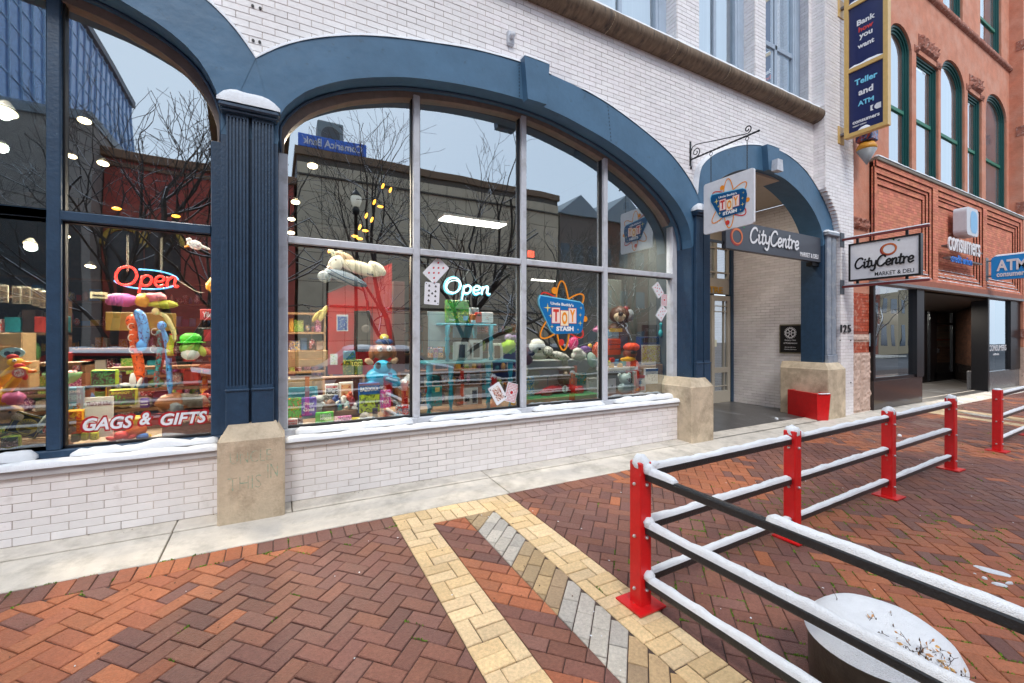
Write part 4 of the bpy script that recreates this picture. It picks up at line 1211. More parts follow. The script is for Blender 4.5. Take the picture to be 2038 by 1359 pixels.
def toy_logo(parent, c, right, up, s, blue=None):
    T = frame3(c, right, up); e = .0015
    mb = MB(); mr = MB()
    for ang, a_, b_ in ((92, .62, .15), (40, .60, .17), (140, .58, .17)):
        pts = []
        for k in range(49):
            t = 2 * math.pi * k / 48; x, y = a_ * math.cos(t), b_ * math.sin(t); A = R(ang)
            pts.append(((x * math.cos(A) - y * math.sin(A)) * s, (x * math.sin(A) + y * math.cos(A)) * s))
        ribbon(mb if ang != 140 else mr, T, pts, .026 * s, e)
    part('orbit', mb, LG['org'], parent); part('orbit', mr, LG['rd'], parent)
    for (u_, v_, r_) in ((-.18, .44, .062), (.50, -.05, .055)): mb = MB(); disc(mb, T, u_ * s, v_ * s, r_ * s, e * 2); part('electron', mb, LG['org'], parent)
    mb = MB(); disc(mb, T, -.03 * s, -.48 * s, .06 * s, e * 2); part('electron', mb, LG['rd'], parent)
    shape = [(-.47, .33), (.38, .25), (.46, .20), (.49, .08), (.43, -.26), (.38, -.31), (-.16, -.33), (-.25, -.27), (-.49, .16), (-.50, .26)]
    mb = MB(); flat(mb, T, [(x * s * 1.02 - .01 * s, y * s * 1.04 + .01 * s) for x, y in shape[::-1]][::-1], e * 3, e * 3.5); part('badge_edge', mb, LG['cyan'], parent)
    mb = MB(); flat(mb, T, [(x * s, y * s) for x, y in shape], e * 4, e * 5); part('badge', mb, blue or LG['blue'], parent)
    for ch, u, v, m1, m2 in (('T', -.155, .0, LG['cream'], LG['rd']), ('O', .03, -.045, LG['cream2'], LG['org']), ('Y', .205, .0, LG['cream'], LG['org'])):
        mb = MB(); flat(mb, T, [(u * s - .092 * s, v * s - .142 * s), (u * s + .092 * s, v * s - .142 * s), (u * s + .092 * s, v * s + .142 * s), (u * s - .092 * s, v * s + .142 * s)], e * 6); part('letter_card', mb, LG['rd'], parent)
        mb = MB(); flat(mb, T, [(u * s - .084 * s, v * s - .134 * s), (u * s + .084 * s, v * s - .134 * s), (u * s + .084 * s, v * s + .134 * s), (u * s - .084 * s, v * s + .134 * s)], e * 7); part('letter_card', mb, m1, parent)
        text('lettering', ch, T(u * s, v * s, e * 8), m2, parent, height=.22 * s, width=.12 * s, right=right, up=up, depth=e, bold=.04)
    text('lettering', "Uncle Buddy's", T(-.02 * s, .195 * s, e * 7), LG['wh'], parent, height=.07 * s, width=.50 * s, right=(right - up * .05).normalized(), up=up, depth=e, bold=.03)
    text('lettering', 'STASH', T(.04 * s, -.235 * s, e * 7), LG['wh'], parent, height=.085 * s, width=.38 * s, right=right, up=up, depth=e, bold=.06)
    mb = MB()
    for (u, v, r) in ((-.33, .13, .085), (-.27, -.01, .045), (-.24, -.2, .045), (.40, .15, .035), (.38, .02, .04), (.38, -.13, .055), (.33, -.25, .03)):
        pts = []
        for k in range(8):
            rr = r if k % 2 == 0 else r * .18; t = math.pi * k / 4; pts.append(((u + rr * math.cos(t)) * s, (v + rr * math.sin(t)) * s))
        flat(mb, T, pts, e * 7)
    part('star', mb, LG['yel'], parent)
SR = Vector((0, -1, 0))

# ---- hanging toy shop sign on its wrought iron bracket
XT = 5.6
ts = thing('hanging_shop_sign', 'square white hanging sign with an atom logo on a black scrolled iron bracket', 'sign', (XT, 0, 4.3))
y0s, z0s = K(1402, 466, XT); y1s, z1s = K(1502, 333, XT)
z1s = 3.81; z0s = 3.065
cyy, czz = (y0s + y1s) / 2, (z0s + z1s) / 2; ws, hs_ = abs(y1s - y0s), z1s - z0s
mb = MB(); flat(mb, frame3((XT, cyy, czz), SR, ZA), rrect(ws, hs_, .035), -.016, .016); part('sign_board', mb, white, ts)
toy_logo(ts, (XT - .0175, cyy - .02, czz - .01), SR, ZA, .56, LG['dblue'])
toy_logo(ts, (XT + .0175, cyy, czz), -SR, ZA, .56, LG['dblue'])
iron = C(24, 24, 28, .45)
mb = MB(); mb.box(XT - .02, XT + .02, -.012, 0.0, 4.18, 4.56, .003)
zb = 4.275
tw_ = []
n = 60
for i in range(n + 1):
    y = -.01 - 1.06 * i / n; tw_.append((XT, y, zb + .0))
mb2 = MB(); o = 0
for i, p in enumerate(tw_):       # twisted square bar
    a_ = i * .42
    for k in range(4): mb2.v.append((p[0] + .014 * math.cos(a_ + k * math.pi / 2), p[1], p[2] + .014 * math.sin(a_ + k * math.pi / 2)))
for i in range(n):
    for k in range(4): mb2.face((i * 4 + k, i * 4 + (k + 1) % 4, (i + 1) * 4 + (k + 1) % 4, (i + 1) * 4 + k))
part('twisted_bar', mb2, iron, ts)
mb.tube(smooth([(XT, -.012, 4.22), (XT, -.02, 4.40), (XT, -.10, 4.47), (XT, -.45, 4.40), (XT, -.93, 4.30)], 24), .007, 6)
def scroll(cy, cz, r0, turns, a0, sgn=1): return [(XT, cy + r0 * (1 - k / 30 * .75) * math.cos(a0 + sgn * turns * 2 * math.pi * k / 30), cz + r0 * (1 - k / 30 * .75) * math.sin(a0 + sgn * turns * 2 * math.pi * k / 30)) for k in range(31)]
mb.tube(scroll(-.11, 4.355, .075, 1.4, R(-70), -1), .007, 6); mb.tube(scroll(-.93, 4.36, .055, 1.2, R(-100), -1), .008, 6)
mb.blob((XT, -1.08, zb), (.016, .022, .016), 8, 6); mb.blob((XT, -.02, 4.155), (.014, .014, .03), 8, 6)
part('bracket', mb, iron, ts)
for yc in (K(1415, 306, XT)[0], K(1487, 272, XT)[0]):
    mb = MB(); mb.tube([(XT, yc + .024 * math.cos(t), zb - .04 + .024 * math.sin(t)) for t in [k * math.pi / 6 for k in range(12)]], .0045, 5, closed=True)
    zc_ = zb - .064; k = 0
    while zc_ > z1s - .005:
        ax = (0.008, 0) if k % 2 else (0, .008)
        mb.tube([(XT + ax[0] * math.cos(t), yc + ax[1] * math.cos(t), zc_ - .012 + .015 * math.sin(t)) for t in [j * math.pi / 4 for j in range(8)]], .003, 4, closed=True)
        zc_ -= .023; k += 1
    part('chain', mb, iron, ts)

# ---- hanging market sign
XC = 9.72
cs = thing('hanging_market_sign', 'framed white rectangular hanging sign with a peach ring logo between two red tubes', 'sign', (XC, -.2, 3.0))
yA, yB = K(1691, 500, XC)[0], K(1835, 500, XC)[0]; za, zb2 = 2.61, 3.33
yc, zc2 = (yA + yB) / 2, (za + zb2) / 2; ww, hh = yA - yB, zb2 - za
T = frame3((XC, yc, zc2), SR, ZA)
mb = MB()
for (u0, u1, v0, v1) in ((-ww / 2, ww / 2, hh / 2 - .03, hh / 2), (-ww / 2, ww / 2, -hh / 2, -hh / 2 + .03), (-ww / 2, -ww / 2 + .03, -hh / 2 + .03, hh / 2 - .03), (ww / 2 - .03, ww / 2, -hh / 2 + .03, hh / 2 - .03)):
    flat(mb, T, [(u0, v0), (u1, v0), (u1, v1), (u0, v1)], -.05, .05)
part('sign_frame', mb, blk, cs)
mb = MB(); flat(mb, T, [(-ww / 2 + .03, -hh / 2 + .03), (ww / 2 - .03, -hh / 2 + .03), (ww / 2 - .03, hh / 2 - .03), (-ww / 2 + .03, hh / 2 - .03)], -.035, .035); part('sign_panel', mb, C(226, 226, 230), cs)
dr_red = mat('dark_red_tube', (.20, .03, .03), .45, .1)
for z in (3.44, 2.52):
    mb = MB(); mb.box(XC - .022, XC + .022, -1.50, -.21, z - .02, z + .02, .004); part('support_tube', mb, dr_red, cs)
    mb = MB(); mb.box(XC - .07, XC + .07, -.215, -.2, z - .14, z + .14, .003); part('wall_plate', mb, C(70, 76, 84), cs)
    mb = MB()
    for yy in (yA - .13, yB + .20): mb.box(XC - .012, XC + .012, yy - .02, yy + .02, min(z, z + (-.02 if z > 3 else .0)) - (.08 if z > 3 else 0), z + (.0 if z > 3 else .09))
    part('hanger', mb, blk, cs)
snow_line([(XC, -.24, 3.462), (XC, -1.49, 3.462)], .042, .022, 'thin snow on the upper red tube of the market sign', .3)
snow_line([(XC, -.24, 2.542), (XC, -1.49, 2.542)], .042, .018, 'thin snow on the lower red tube of the market sign', .3)
# brush-script strokes, drawn as swept ribbons in a unit-height cursive
SCR = {
 'C': ([[(.55, .82), (.45, .95), (.25, .92), (.08, .65), (.05, .3), (.2, .03), (.42, .05), (.6, .25)]], .62),
 'i': ([[(.06, .5), (.12, .55), (.12, .15), (.2, .02), (.3, .12)], [(.12, .74), (.13, .78)]], .28),
 't': ([[(.14, .85), (.12, .15), (.2, .02), (.32, .12)], [(.0, .58), (.32, .6)]], .30),
 'y': ([[(.05, .55), (.1, .2), (.22, .1), (.36, .25), (.38, .55)], [(.38, .55), (.36, -.1), (.25, -.32), (.08, -.25)]], .46),
 'e': ([[(.06, .28), (.3, .32), (.34, .48), (.22, .58), (.08, .45), (.07, .18), (.2, .02), (.38, .14)]], .40),
 'n': ([[(.07, .55), (.09, .04)], [(.09, .35), (.22, .56), (.34, .5), (.34, .14), (.42, .04), (.48, .12)]], .48),
 'r': ([[(.07, .55), (.09, .04)], [(.09, .35), (.2, .54), (.32, .5)]], .34),
 'O': ([[(.35, .98), (.12, .85), (.02, .5), (.12, .15), (.38, .02), (.62, .18), (.7, .52), (.58, .86), (.35, .98), (.15, .88)]], .78),
 'p': ([[(.1, .55), (.08, -.35)], [(.1, .4), (.25, .58), (.42, .45), (.4, .15), (.24, .03), (.1, .14)]], .50),
}
def script(parent, name, word, T, height, width, m, wd=.11, w=.003, tube=None, thick=None):
    adv = 0; strokes = []
    for ch in word:
        st_, a_ = SCR[ch]; strokes += [[(p[0] + adv + p[1] * .12, p[1]) for p in s_] for s_ in st_]; adv += a_
    sx, sy = width / adv, height
    mb = MB()
    if tube: mb.smooth = True
    for s_ in strokes:
        pts = smooth(s_, max(6, len(s_) * 5)) if len(s_) > 2 else resample(s_, 3)
        pts = [((p[0] - adv / 2) * sx, (p[1] - .4) * sy) for p in pts]
        if tube: mb.tube([T(p[0], p[1], w) for p in pts], tube, 6)
        else:
            ribbon(mb, T, pts, wd * sy, w)
            w += .0012
            for p in (pts[0], pts[-1]): disc(mb, T, p[0], p[1], wd * sy / 2, w + .0003, 10)
            w += .0006
    return part(name, mb, m, parent)
def peach(parent, T, r, w):
    for (r0, r1, m_, ou, ov) in ((1.0, .70, C(150, 35, 30, .4), -.08, -.04), (.92, .74, C(205, 110, 60, .4), .03, .05)):
        mb = MB(); n = 32
        for k in range(n):
            t0, t1 = 2 * math.pi * k / n, 2 * math.pi * (k + 1) / n
            def P_(rr, t, o_=0): return ((rr * math.cos(t) * .95 + ou * (1 if rr > .8 else 0)) * r, (rr * math.sin(t) * .85 + ov * (1 if rr > .8 else 0)) * r)
            flat(mb, T, [P_(r1, t0), P_(r0, t0), P_(r0, t1), P_(r1, t1)], w + .001 * (r0 < 1))
        part('fruit_ring', mb, m_, parent)
    mb = MB()
    for (u, v, L_, an) in ((.62, 1.05, .45, 120), (.9, .98, .38, 10)):
        c_, s_ = math.cos(R(an)), math.sin(R(an))
        flat(mb, T, [((u + (x * c_ - y * s_) * L_) * r, (v + (x * s_ + y * c_) * L_) * r) for x, y in ((0, 0), (.5, -.25), (1, 0), (.5, .28))], w + .001)
    part('leaf_mark', mb, C(30, 120, 70, .4), parent)
for sgn, dd in ((1, SR), (-1, -SR)):
    Tq = frame3((XC - .037 * sgn, yc, zc2 - .06), dd, ZA)
    script(cs, 'script_lettering', 'CityCentre', frame3((XC - .037 * sgn, yc, zc2 - .05), dd, ZA), .20, .88, blk, .15)
    text('lettering', 'MARKET & DELI', (XC - .037 * sgn, yc + dd.y * .16, zc2 - .265), blk, cs, height=.07, width=.56, right=dd, up=ZA, depth=.002, bold=.005)
    peach(cs, frame3((XC - .037 * sgn, yc + dd.y * .09, zc2 + .16), dd, ZA), .13, .001)

# ---- fascia sign across the entrance
fs = thing('fascia_sign', 'long dark grey fascia sign with white script lettering spanning the entrance arch', 'sign', (7.8, 0, 3.0))
fx0, fx1 = 6.38, 9.235
mb = MB(); mb.box(fx0, fx1, -.06, .02, 2.985, 3.46, .004); part('sign_box', mb, mat('charcoal_sign_face', (.06, .067, .085), .4, .1, 2.0), fs)
for b_ in ((5.90, 6.45, -.03, .0, 3.06, 3.10), (9.0, 9.24, -.03, .08, 2.91, 2.985)): mb = MB(); mb.box(*b_); part('support_bracket', mb, blk, fs)
Tf = frame3((7.70, -.0625, 3.25), XA, ZA)
script(fs, 'script_lettering', 'CityCentre', Tf, .27, 1.42, white, .14)
text('lettering', 'MARKET & DELI', (F(1609, 508, -.0625)[0] + .03, -.0625, F(1609, 508, -.0625)[1]), white, fs, height=.085, width=.62, depth=.004, bold=.02)
peach(fs, frame3((6.66, -.0625, 3.20), XA, ZA), .17, .001)

# ---- blade sign of the bank
XB = 9.66
bs = thing('blade_sign', 'tall gold framed vertical projecting sign with dark blue panels high on the end pier', 'sign', (XB, -.2, 6))
yL, yR = K(1683, 200, XB)[0], K(1770, 200, XB)[0]
zbt = K(1683, 278, XB)[1]; zm = K(1683, 152, XB)[1]; zt_ = K(1683, 25, XB)[1]
hp = zm - zbt
wS = yL - yR
Tb = lambda z: frame3((XB, (yL + yR) / 2, z), SR, ZA)
levels = [zbt, zbt + hp, zbt + 2 * hp, zbt + 3 * hp]
mb = MB(); fw = .07
T0 = Tb(0)
for (u0, u1) in ((-wS / 2, -wS / 2 + fw), (wS / 2 - fw, wS / 2)): flat(mb, T0, [(u0, levels[0]), (u1, levels[0]), (u1, levels[-1]), (u0, levels[-1])], -.06, .06)
for z in levels: flat(mb, T0, [(-wS / 2 + fw, z), (wS / 2 - fw, z), (wS / 2 - fw, z + fw), (-wS / 2 + fw, z + fw)], -.06, .06)
part('sign_frame', mb, gold_fr, bs)
words = [[('Teller', .30, LG['cyan'], .66), ('and', .12, white, .42), ('ATM', -.06, LG['cyan'], .46), ('consumers', -.345, white, .78), ('CREDIT UNION', -.405, white, .4)],
         [('Bank', .20, white, .52), ('how', .08, C(205, 60, 60), .42), ('you', -.05, white, .38), ('want', -.19, white, .48)], []]
for k in range(3):
    z = levels[k]; zc_ = z + fw + (hp - fw) / 2
    mb = MB(); flat(mb, T0, [(-wS / 2 + fw, z + fw), (wS / 2 - fw, z + fw), (wS / 2 - fw, z + hp), (-wS / 2 + fw, z + hp)], -.03, .03); part('sign_panel', mb, navy_sign, bs)
    for (s_, v, m_, f_) in words[k]:
        small = s_ == 'CREDIT UNION'
        text('lettering', s_, (XB - .034, (yL + yR) / 2 + (.1 if small else 0), zc_ + v * hp * .95), m_, bs, width=f_ * (wS - 2 * fw), right=SR, up=ZA, depth=.004, bold=.03)
mb = MB(); Tl = frame3((XB - .034, (yL + yR) / 2 - .17, levels[0] + hp * .335), SR, ZA)
flat(mb, Tl, [(-.10, -.05), (-.05, -.05), (-.07, -.02), (-.07, .02), (-.05, .05), (-.10, .05)], 0); disc(mb, Tl, .01, 0, .05, .0, 12); flat(mb, Tl, [(-.01, -.052), (.062, -.052), (.062, .052), (-.01, .052)], .001)
part('bank_emblem', mb, white, bs)
mb = MB(); mb.box(XB - .05, XB + .05, yL, -.21, zbt + .09, zbt + .13); mb.box(XB - .04, XB + .04, yL, -.21, levels[2] + .1, levels[2] + .14)
part('sign_arm', mb, C(120, 120, 125), bs)
for z in (zbt + .11, levels[2] + .12):
    mb = MB(); mb.box(XB - .11, XB + .11, -.22, -.2, z - .17, z + .17, .004); part('wall_plate', mb, gold_fr, bs)
mb = MB()
for z in levels[1:3]: snow_strip(mb, [(XB - .0, yL - fw, z + fw), (XB, yR + fw, z + fw)], .11, .05, .5)
snow_strip(mb, [(XB, yL - .22, zbt + fw), (XB, yR + fw + .2, zbt + fw)], .11, .06, .6)
solo('snow', mb, snow_m, 'snow lying on the crossbars of the gold framed blade sign', 'snow', kind='stuff')
# small hanging ornament below it
XO = 10.25
oy, oz = K(1725, 285, XO)
on = thing('hanging_ornament', 'hanging ornament with a painted box, gold dome and grey cone below the blade sign', 'ornament', (XO, oy, oz))
mb = MB(); mb.box(XO - .14, XO + .14, oy - .14, oy + .14, oz + .02, oz + .28, .02); part('box', mb, print_mat('painted_bird_pattern', (25, 50, 90), (150, 60, 50), (60, 120, 170), 9), on)
mb = MB(); mb.smooth = True; mb.lathe([(.16, -.14), (.165, -.08), (.12, .0), (.05, .03)], (XO, oy, oz), 20); part('dome', mb, C(215, 150, 50), on)
mb = MB(); mb.smooth = True; mb.lathe([(.165, -.14), (.01, -.42)], (XO, oy, oz), 20); part('cone', mb, C(150, 155, 160), on)
mb = MB(); mb.tube([(XO, oy, oz + .28), (XO, oy, oz + .8), (XO, -.2, oz + .9)], .012, 6); part('hanger', mb, iron, on)

# ------------------------------------------------------------------ the red building next door
rb = thing('red_brick_building', 'red brick and brownstone building with green arched windows beside the white one', 'building', (16, 0, 0))
XR0, XR1 = 10.172, 10.955
# left pier
mb = MB(); mb.box(XR0, XR1, -.15, .5, 2.45, 13.5); part('brownstone_pier', mb, brownstone, rb)
rr = MB(); paint_red = mat('worn_red_painted_brick', (.46, .075, .03), .7, .2, 6, .5, 50, dirt=(.55, .25, .17), dscale=6, dlo=.5, dhi=.62, tint=True)
RBK = []
wall((XR0, -.14, 0), (1, 0, 0), (0, -1, 0), XR1 - XR0, 1.22, 2.45, lambda x, z: False, store=RBK)
for (O, u, n_, a0, a1, z0, z1, fl, full) in RBK:
    if 1.42 < z0 < 1.60: continue
    k = random.uniform(.8, 1.15); rr.tint = (k, k, k); m_ = brick_mesh(a1 - a0, z1 - z0)
    rr.add([(O.x + (a0 + a1) / 2 + v[0], O.y + v[1], (z0 + z1) / 2 + v[2]) for v in m_.v], m_.f)
part('brick_courses', rr, paint_red, rb, kind='stuff')
mb = MB(); mb.box(XR0, XR1, -.138, .5, 0, 2.45); part('pier_core', mb, mat('red_mortar', (.30, .08, .05), .9, .3, 20), rb)
def rough_block(x0, x1, z0, z1, y0, amp, m, name='rough_stone_block', n=10):
    mb = MB(); nx = max(3, int((x1 - x0) / .05)); nz = max(3, int((z1 - z0) / .05)); o = 0
    sd = random.random() * 30
    for i in range(nx + 1):
        for j in range(nz + 1):
            x = x0 + (x1 - x0) * i / nx; z = z0 + (z1 - z0) * j / nz; e = min(i, nx - i, 1) * min(j, nz - j, 1)
            mb.v.append((x, y0 - e * (amp * (.5 + .9 * abs(noise.noise(Vector((x * 9 + sd, z * 9, 0)))) + .4 * noise.noise(Vector((x * 25, z * 25, sd))))), z))
    for i in range(nx):
        for j in range(nz):
            a_ = i * (nz + 1) + j; mb.face((a_, a_ + nz + 1, a_ + nz + 2, a_ + 1))
    mb.box(x0 - .012, x1 + .012, y0 - .012, y0 + .15, z0, z1)
    return part(name, mb, m, rb)
rough_block(XR0, XR1, 1.44, 1.60, -.14, .05, pink_stone)
rough_block(XR0, (XR0 + XR1) / 2 - .01, .0, 1.22, -.15, .05, pink_stone); rough_block((XR0 + XR1) / 2 + .01, XR1, .0, 1.22, -.15, .05, pink_stone)
rough_block(XR0 + .05, XR1 - .08, 3.75, 4.0, -.15, .09, brownstone_rough, 'carved_corbel')
# brick spandrel with three stepped recessed panels
XL, XRR = 10.95, 20.6
panels = [(FX(1737, -.25), FX(1856, -.25)), (FX(1862, -.25), FX(1955.5, -.25)), (FX(1960, -.25), FX(2030, -.25))]
zb0, zt0 = 2.90, 5.22
rbm = MB(); mort2 = MB(); random.seed(9)
def rstep(x, z):
    for (a0, a1) in panels:
        if a0 < x < a1:
            d = min(x - a0 - .06, a1 - x - .06, z - zb0 - .0, zt0 - z - .12)
            return max(0, min(4, int(d / .10) + 1)) if d > 0 else 0
    return 0
z = 2.86; r = 0
while z < zt0:
    cuts = [v for (a0, a1) in panels for k in range(4) for v in (a0 + .06 + k * .10, a1 - .06 - k * .10)]
    joints = [XL + k * .2032 + (.1016 if r % 2 else 0) for k in range(-1, 50)]
    ev = sorted(set([XL, XRR] + [v for v in cuts + joints if XL < v < XRR])); jset = set(joints)
    for a0, a1 in zip(ev, ev[1:]):
        if a1 - a0 < .012: continue
        s_ = rstep((a0 + a1) / 2, z + .03); Y = -.27 + .03 * s_
        k = random.uniform(.82, 1.12); rbm.tint = (k, k * random.uniform(.9, 1.05), k)
        g0, g1 = (.003 if a0 in jset else 0), (.003 if a1 in jset else 0)
        rbm.box(a0 + g0, a1 - g1, Y - .010, Y + .05, z + .003, z + .0596)
        mort2.box(a0, a1, Y, Y + .02, z, z + .0626)
    z += .0626; r += 1
part('brick_courses', rbm, red_brick, rb, kind='stuff')
part('mortar_backing', mort2, mat('dark_red_mortar', (.10, .035, .025), .95, .2), rb, kind='stuff')
mb = MB()
for (a0, a1) in panels:       # diagonal relief fins at panel edges and sloping sills with snow lines
    pass
mb.box(XL, XRR + .1, -.31, .0, 5.225, 5.30, .01); part('ledge_stone', mb, C(130, 122, 112, .8), rb)
mb = MB(); mb.box(XL, XRR, -.30, -.1, 2.72, 2.86, .004); part('brown_fascia_board', mb, mat('rust_brown_paint', (.36, .12, .07), .6, .1), rb)
mb = MB(); mb.box(XL, XRR, -.11, 0, 2.86, 5.23); part('panel_core', mb, brownstone, rb)
mb = MB(); mb.box(XL - .0, XRR, -.33, -.1, 2.655, 2.72, .004); part('steel_lintel', mb, C(120, 124, 128, .4), rb)
mb = MB(); snow_strip(mb, [(XL, -.27, 5.30), (XRR + .1, -.27, 5.30)], .1, .045, .4, .1)
for (a0, a1) in panels:
    for k in range(4):
        snow_strip(mb, [(a0 + .1 + k * .1, -.27 + .03 * k + .015, 2.925 + k * .0939), (a1 - .1 - k * .1, -.27 + .03 * k + .015, 2.925 + k * .0939)], .035, .016, .9, .06)
solo('snow', mb, snow_m, 'snow lines on the ledges of the red brick panels', 'snow', kind='stuff')
# brownstone wall above with windows
WIN = [(FX(1769), FX(1815), 1), (FX(1823.5), FX(1868), 0), (FX(1872.5), FX(1920), 1), (FX(1926), FX(1954), 0), (FX(1962), FX(2003.5), 1)]
mb = MB(); YB = .0
prev = XR1; ZS = 8.36; ZT = 8.50; ZTOP = 10.1
for (a0, a1, ar) in WIN:
    mb.quad((prev, YB, 5.25), (a0, YB, 5.25), (a0, YB, 9.0), (prev, YB, 9.0))
    if ar:
        c_, r_ = (a0 + a1) / 2, (a1 - a0) / 2; n = 14
        arc = [(c_ - r_ * math.cos(math.pi * k / n), ZS + min(r_, .72) * .85 * math.sin(math.pi * k / n)) for k in range(n + 1)]
        for k in range(n):
            mb.quad((arc[k][0], YB, arc[k][1]), (arc[k + 1][0], YB, arc[k + 1][1]), (arc[k + 1][0], YB, 9.0), (arc[k][0], YB, 9.0))
            mb.quad((arc[k + 1][0], YB, arc[k + 1][1]), (arc[k][0], YB, arc[k][1]), (arc[k][0], YB + .25, arc[k][1]), (arc[k + 1][0], YB + .25, arc[k + 1][1]))
    else:
        mb.quad((a0, YB, ZT), (a1, YB, ZT), (a1, YB, 9.0), (a0, YB, 9.0)); mb.quad((a1, YB, ZT), (a0, YB, ZT), (a0, YB + .25, ZT), (a1, YB + .25, ZT))
    mb.quad((a0, YB, 5.25), (a0, YB + .25, 5.25), (a0, YB + .25, 9), (a0, YB, 9)); mb.quad((a1, YB + .25, 5.25), (a1, YB, 5.25), (a1, YB, 9), (a1, YB + .25, 9))
    prev = a1
mb.quad((prev, YB, 5.25), (24.0, YB, 5.25), (24.0, YB, 9.0), (prev, YB, 9.0)); mb.quad((XR1, YB, 9.0), (24.0, YB, 9.0), (24.0, YB, ZTOP), (XR1, YB, ZTOP))
# second storey
W2 = [(FX(1877), FX(1916), 1), (FX(1951), FX(1993), 0)]
prev = XR1
for (a0, a1, ar) in W2 + [(24.0, 24.0, 0)]:
    mb.quad((prev, YB, ZTOP), (a0, YB, ZTOP), (a0, YB, 14), (prev, YB, 14)); prev = a1
    for v in (a0, a1): mb.quad((v, YB, ZTOP), (v, YB + .4, ZTOP), (v, YB + .4, 14), (v, YB, 14))
part('brownstone_wall', mb, brownstone, rb)
mb = MB(); mb.smooth = True
for s in range(70):
    x = XR1 + (21.4 - XR1) * s / 70; y_ = -.07 + .015 * noise.noise(Vector((x * 5, 0, 0)))
    mb.v += [(x, 0, ZTOP - .09), (x, y_, ZTOP - .06), (x, y_ - .02, ZTOP + .03), (x, 0, ZTOP + .09)]
for s in range(69):
    for k in range(3): mb.face((s * 4 + k, s * 4 + 4 + k, s * 4 + 5 + k, s * 4 + 1 + k))
part('string_course', mb, brownstone_rough, rb)
for i in (1, 3):
    a0, a1, _ = WIN[i]; rough_block(a0 + .12, a1 - .12, ZT + .12, ZT + .48, 0.0, .10, brownstone_rough, 'rough_lintel_stone'); rough_block(a0 - .1, a0 + .12, ZT - .02, ZT + .15, 0, .08, brownstone_rough, 'rough_lintel_stone')
    rough_block(a1 - .12, a1 + .12, ZT - .02, ZT + .15, 0, .08, brownstone_rough, 'rough_lintel_stone')
def green_window(a0, a1, z0, z1, arched, rb, mid_=None):
    Y0 = .05; f = MB(); c_ = (a0 + a1) / 2; r_ = (a1 - a0) / 2
    def outline(d):
        if arched:
            n = 14; rr_ = min(r_, .72) * .85
            return [(a0 + d, z0)] + [(c_ - (r_ - d) * math.cos(math.pi * k / n), ZS + (z1 - 8.36 if False else 0) + (rr_ - d) * math.sin(math.pi * k / n)) for k in range(n + 1)] + [(a1 - d, z0)]
        return [(a0 + d, z0), (a0 + d, z1 - d), (a1 - d, z1 - d), (a1 - d, z0)]
    for lv, (d0, d1) in enumerate(((0, .06), (.06, .11), (.11, .16))):
        o0, o1 = outline(d0), outline(d1); y_ = Y0 + lv * .03
        for k in range(len(o0) - 1):
            f.quad((o0[k][0], y_, o0[k][1]), (o0[k + 1][0], y_, o0[k + 1][1]), (o1[k + 1][0], y_, o1[k + 1][1]), (o1[k][0], y_, o1[k][1]))
            f.quad((o1[k][0], y_, o1[k][1]), (o1[k + 1][0], y_, o1[k + 1][1]), (o1[k + 1][0], y_ + .03, o1[k + 1][1]), (o1[k][0], y_ + .03, o1[k][1]))
    o = part('window', f, green_fr, rb)
    g_ = outline(.16); m_ = MB(); m_.poly([(p[0], Y0 + .085, p[1]) for p in g_][::-1]); part('pane', m_, glass, o)
    m_ = MB(); m_.poly([(p[0], Y0 + .13, p[1]) for p in g_][::-1]); part('blind', m_, curtain, o)
    zm_ = mid_ or (z0 + (z1 - z0) * .45)
    m_ = MB(); m_.box(a0 + .15, a1 - .15, Y0 + .05, Y0 + .10, zm_ - .04, zm_ + .04); part('sash_bar', m_, C(20, 110, 84), o)
    return o
for (a0, a1, ar) in WIN: green_window(a0, a1, 5.25, ZT if not ar else 8.36, ar, rb, 6.95)
for (a0, a1, ar) in W2:
    o_ = green_window(a0, a1, ZTOP + .1, 14, 0, rb, 11.1)
    m_ = MB(); c_ = (a0 + a1) / 2; m_.box(c_ - .05, c_ + .05, .15, .25, ZTOP + .1, 14); part('mullion', m_, green_fr, o_)
# right pier
mb = MB(); X2 = 20.62
mb.box(X2, 26, -.30, .5, 1.22, 13.5); part('brownstone_pier', mb, brownstone, rb)
mb = MB(); mb.box(X2 + .9, X2 + 1.2, -.42, -.3, 1.22, 13.5); part('pier_rib', mb, brownstone, rb)
for z in (1.5, 3.6, 5.5, 7.9, 10.6): rough_block(X2, X2 + 2.5, z, z + .3, -.30, .14, brownstone_rough)
rough_block(X2, X2 + 1.8, 0, 1.2, -.30, .06, pink_stone)
mb = MB(); mb.box(X2, 26, -.29, .5, 0, 1.22); part('pier_core', mb, pink_stone, rb)
# storefront
YS_ = -.22
xs0, xs1 = XR1 + .02, FX(1822, YS_); xp1 = FX(1836, YS_)
mb = MB(); mb.box(xs0, xp1, YS_, .2, 0, .62, .01); part('granite_bulkhead', mb, black_gran, rb)
sf = part('storefront_frame', (lambda m_: (m_.box(xs1, xp1, YS_ - .03, .1, .62, 2.66), m_.box(xs0, xs0 + .08, YS_, .1, .62, 2.66), m_.box(xs0 + .08, xs1, YS_, .1, .62, .68), m_)[-1])(MB()), blk, rb)
mb = MB(); mb.quad((xs0 + .08, YS_ + .05, .68), (xs1, YS_ + .05, .68), (xs1, YS_ + .05, 2.66), (xs0 + .08, YS_ + .05, 2.66)); part('pane', mb, glass_dk, sf)
mb = MB(); ex, ez = FX(1727.5 + 5, -.1), 0
mb.box(FX(1731, YS_) + .15, FX(1740, YS_) + .1, YS_ + .06, YS_ + .065, 1.35, 1.62); part('notice', mb, C(190, 215, 230), sf)
YD2 = 1.55
xd0, xd1 = FX(1838, YD2), FX(1900, YD2); xw = FX(1965, YS_)
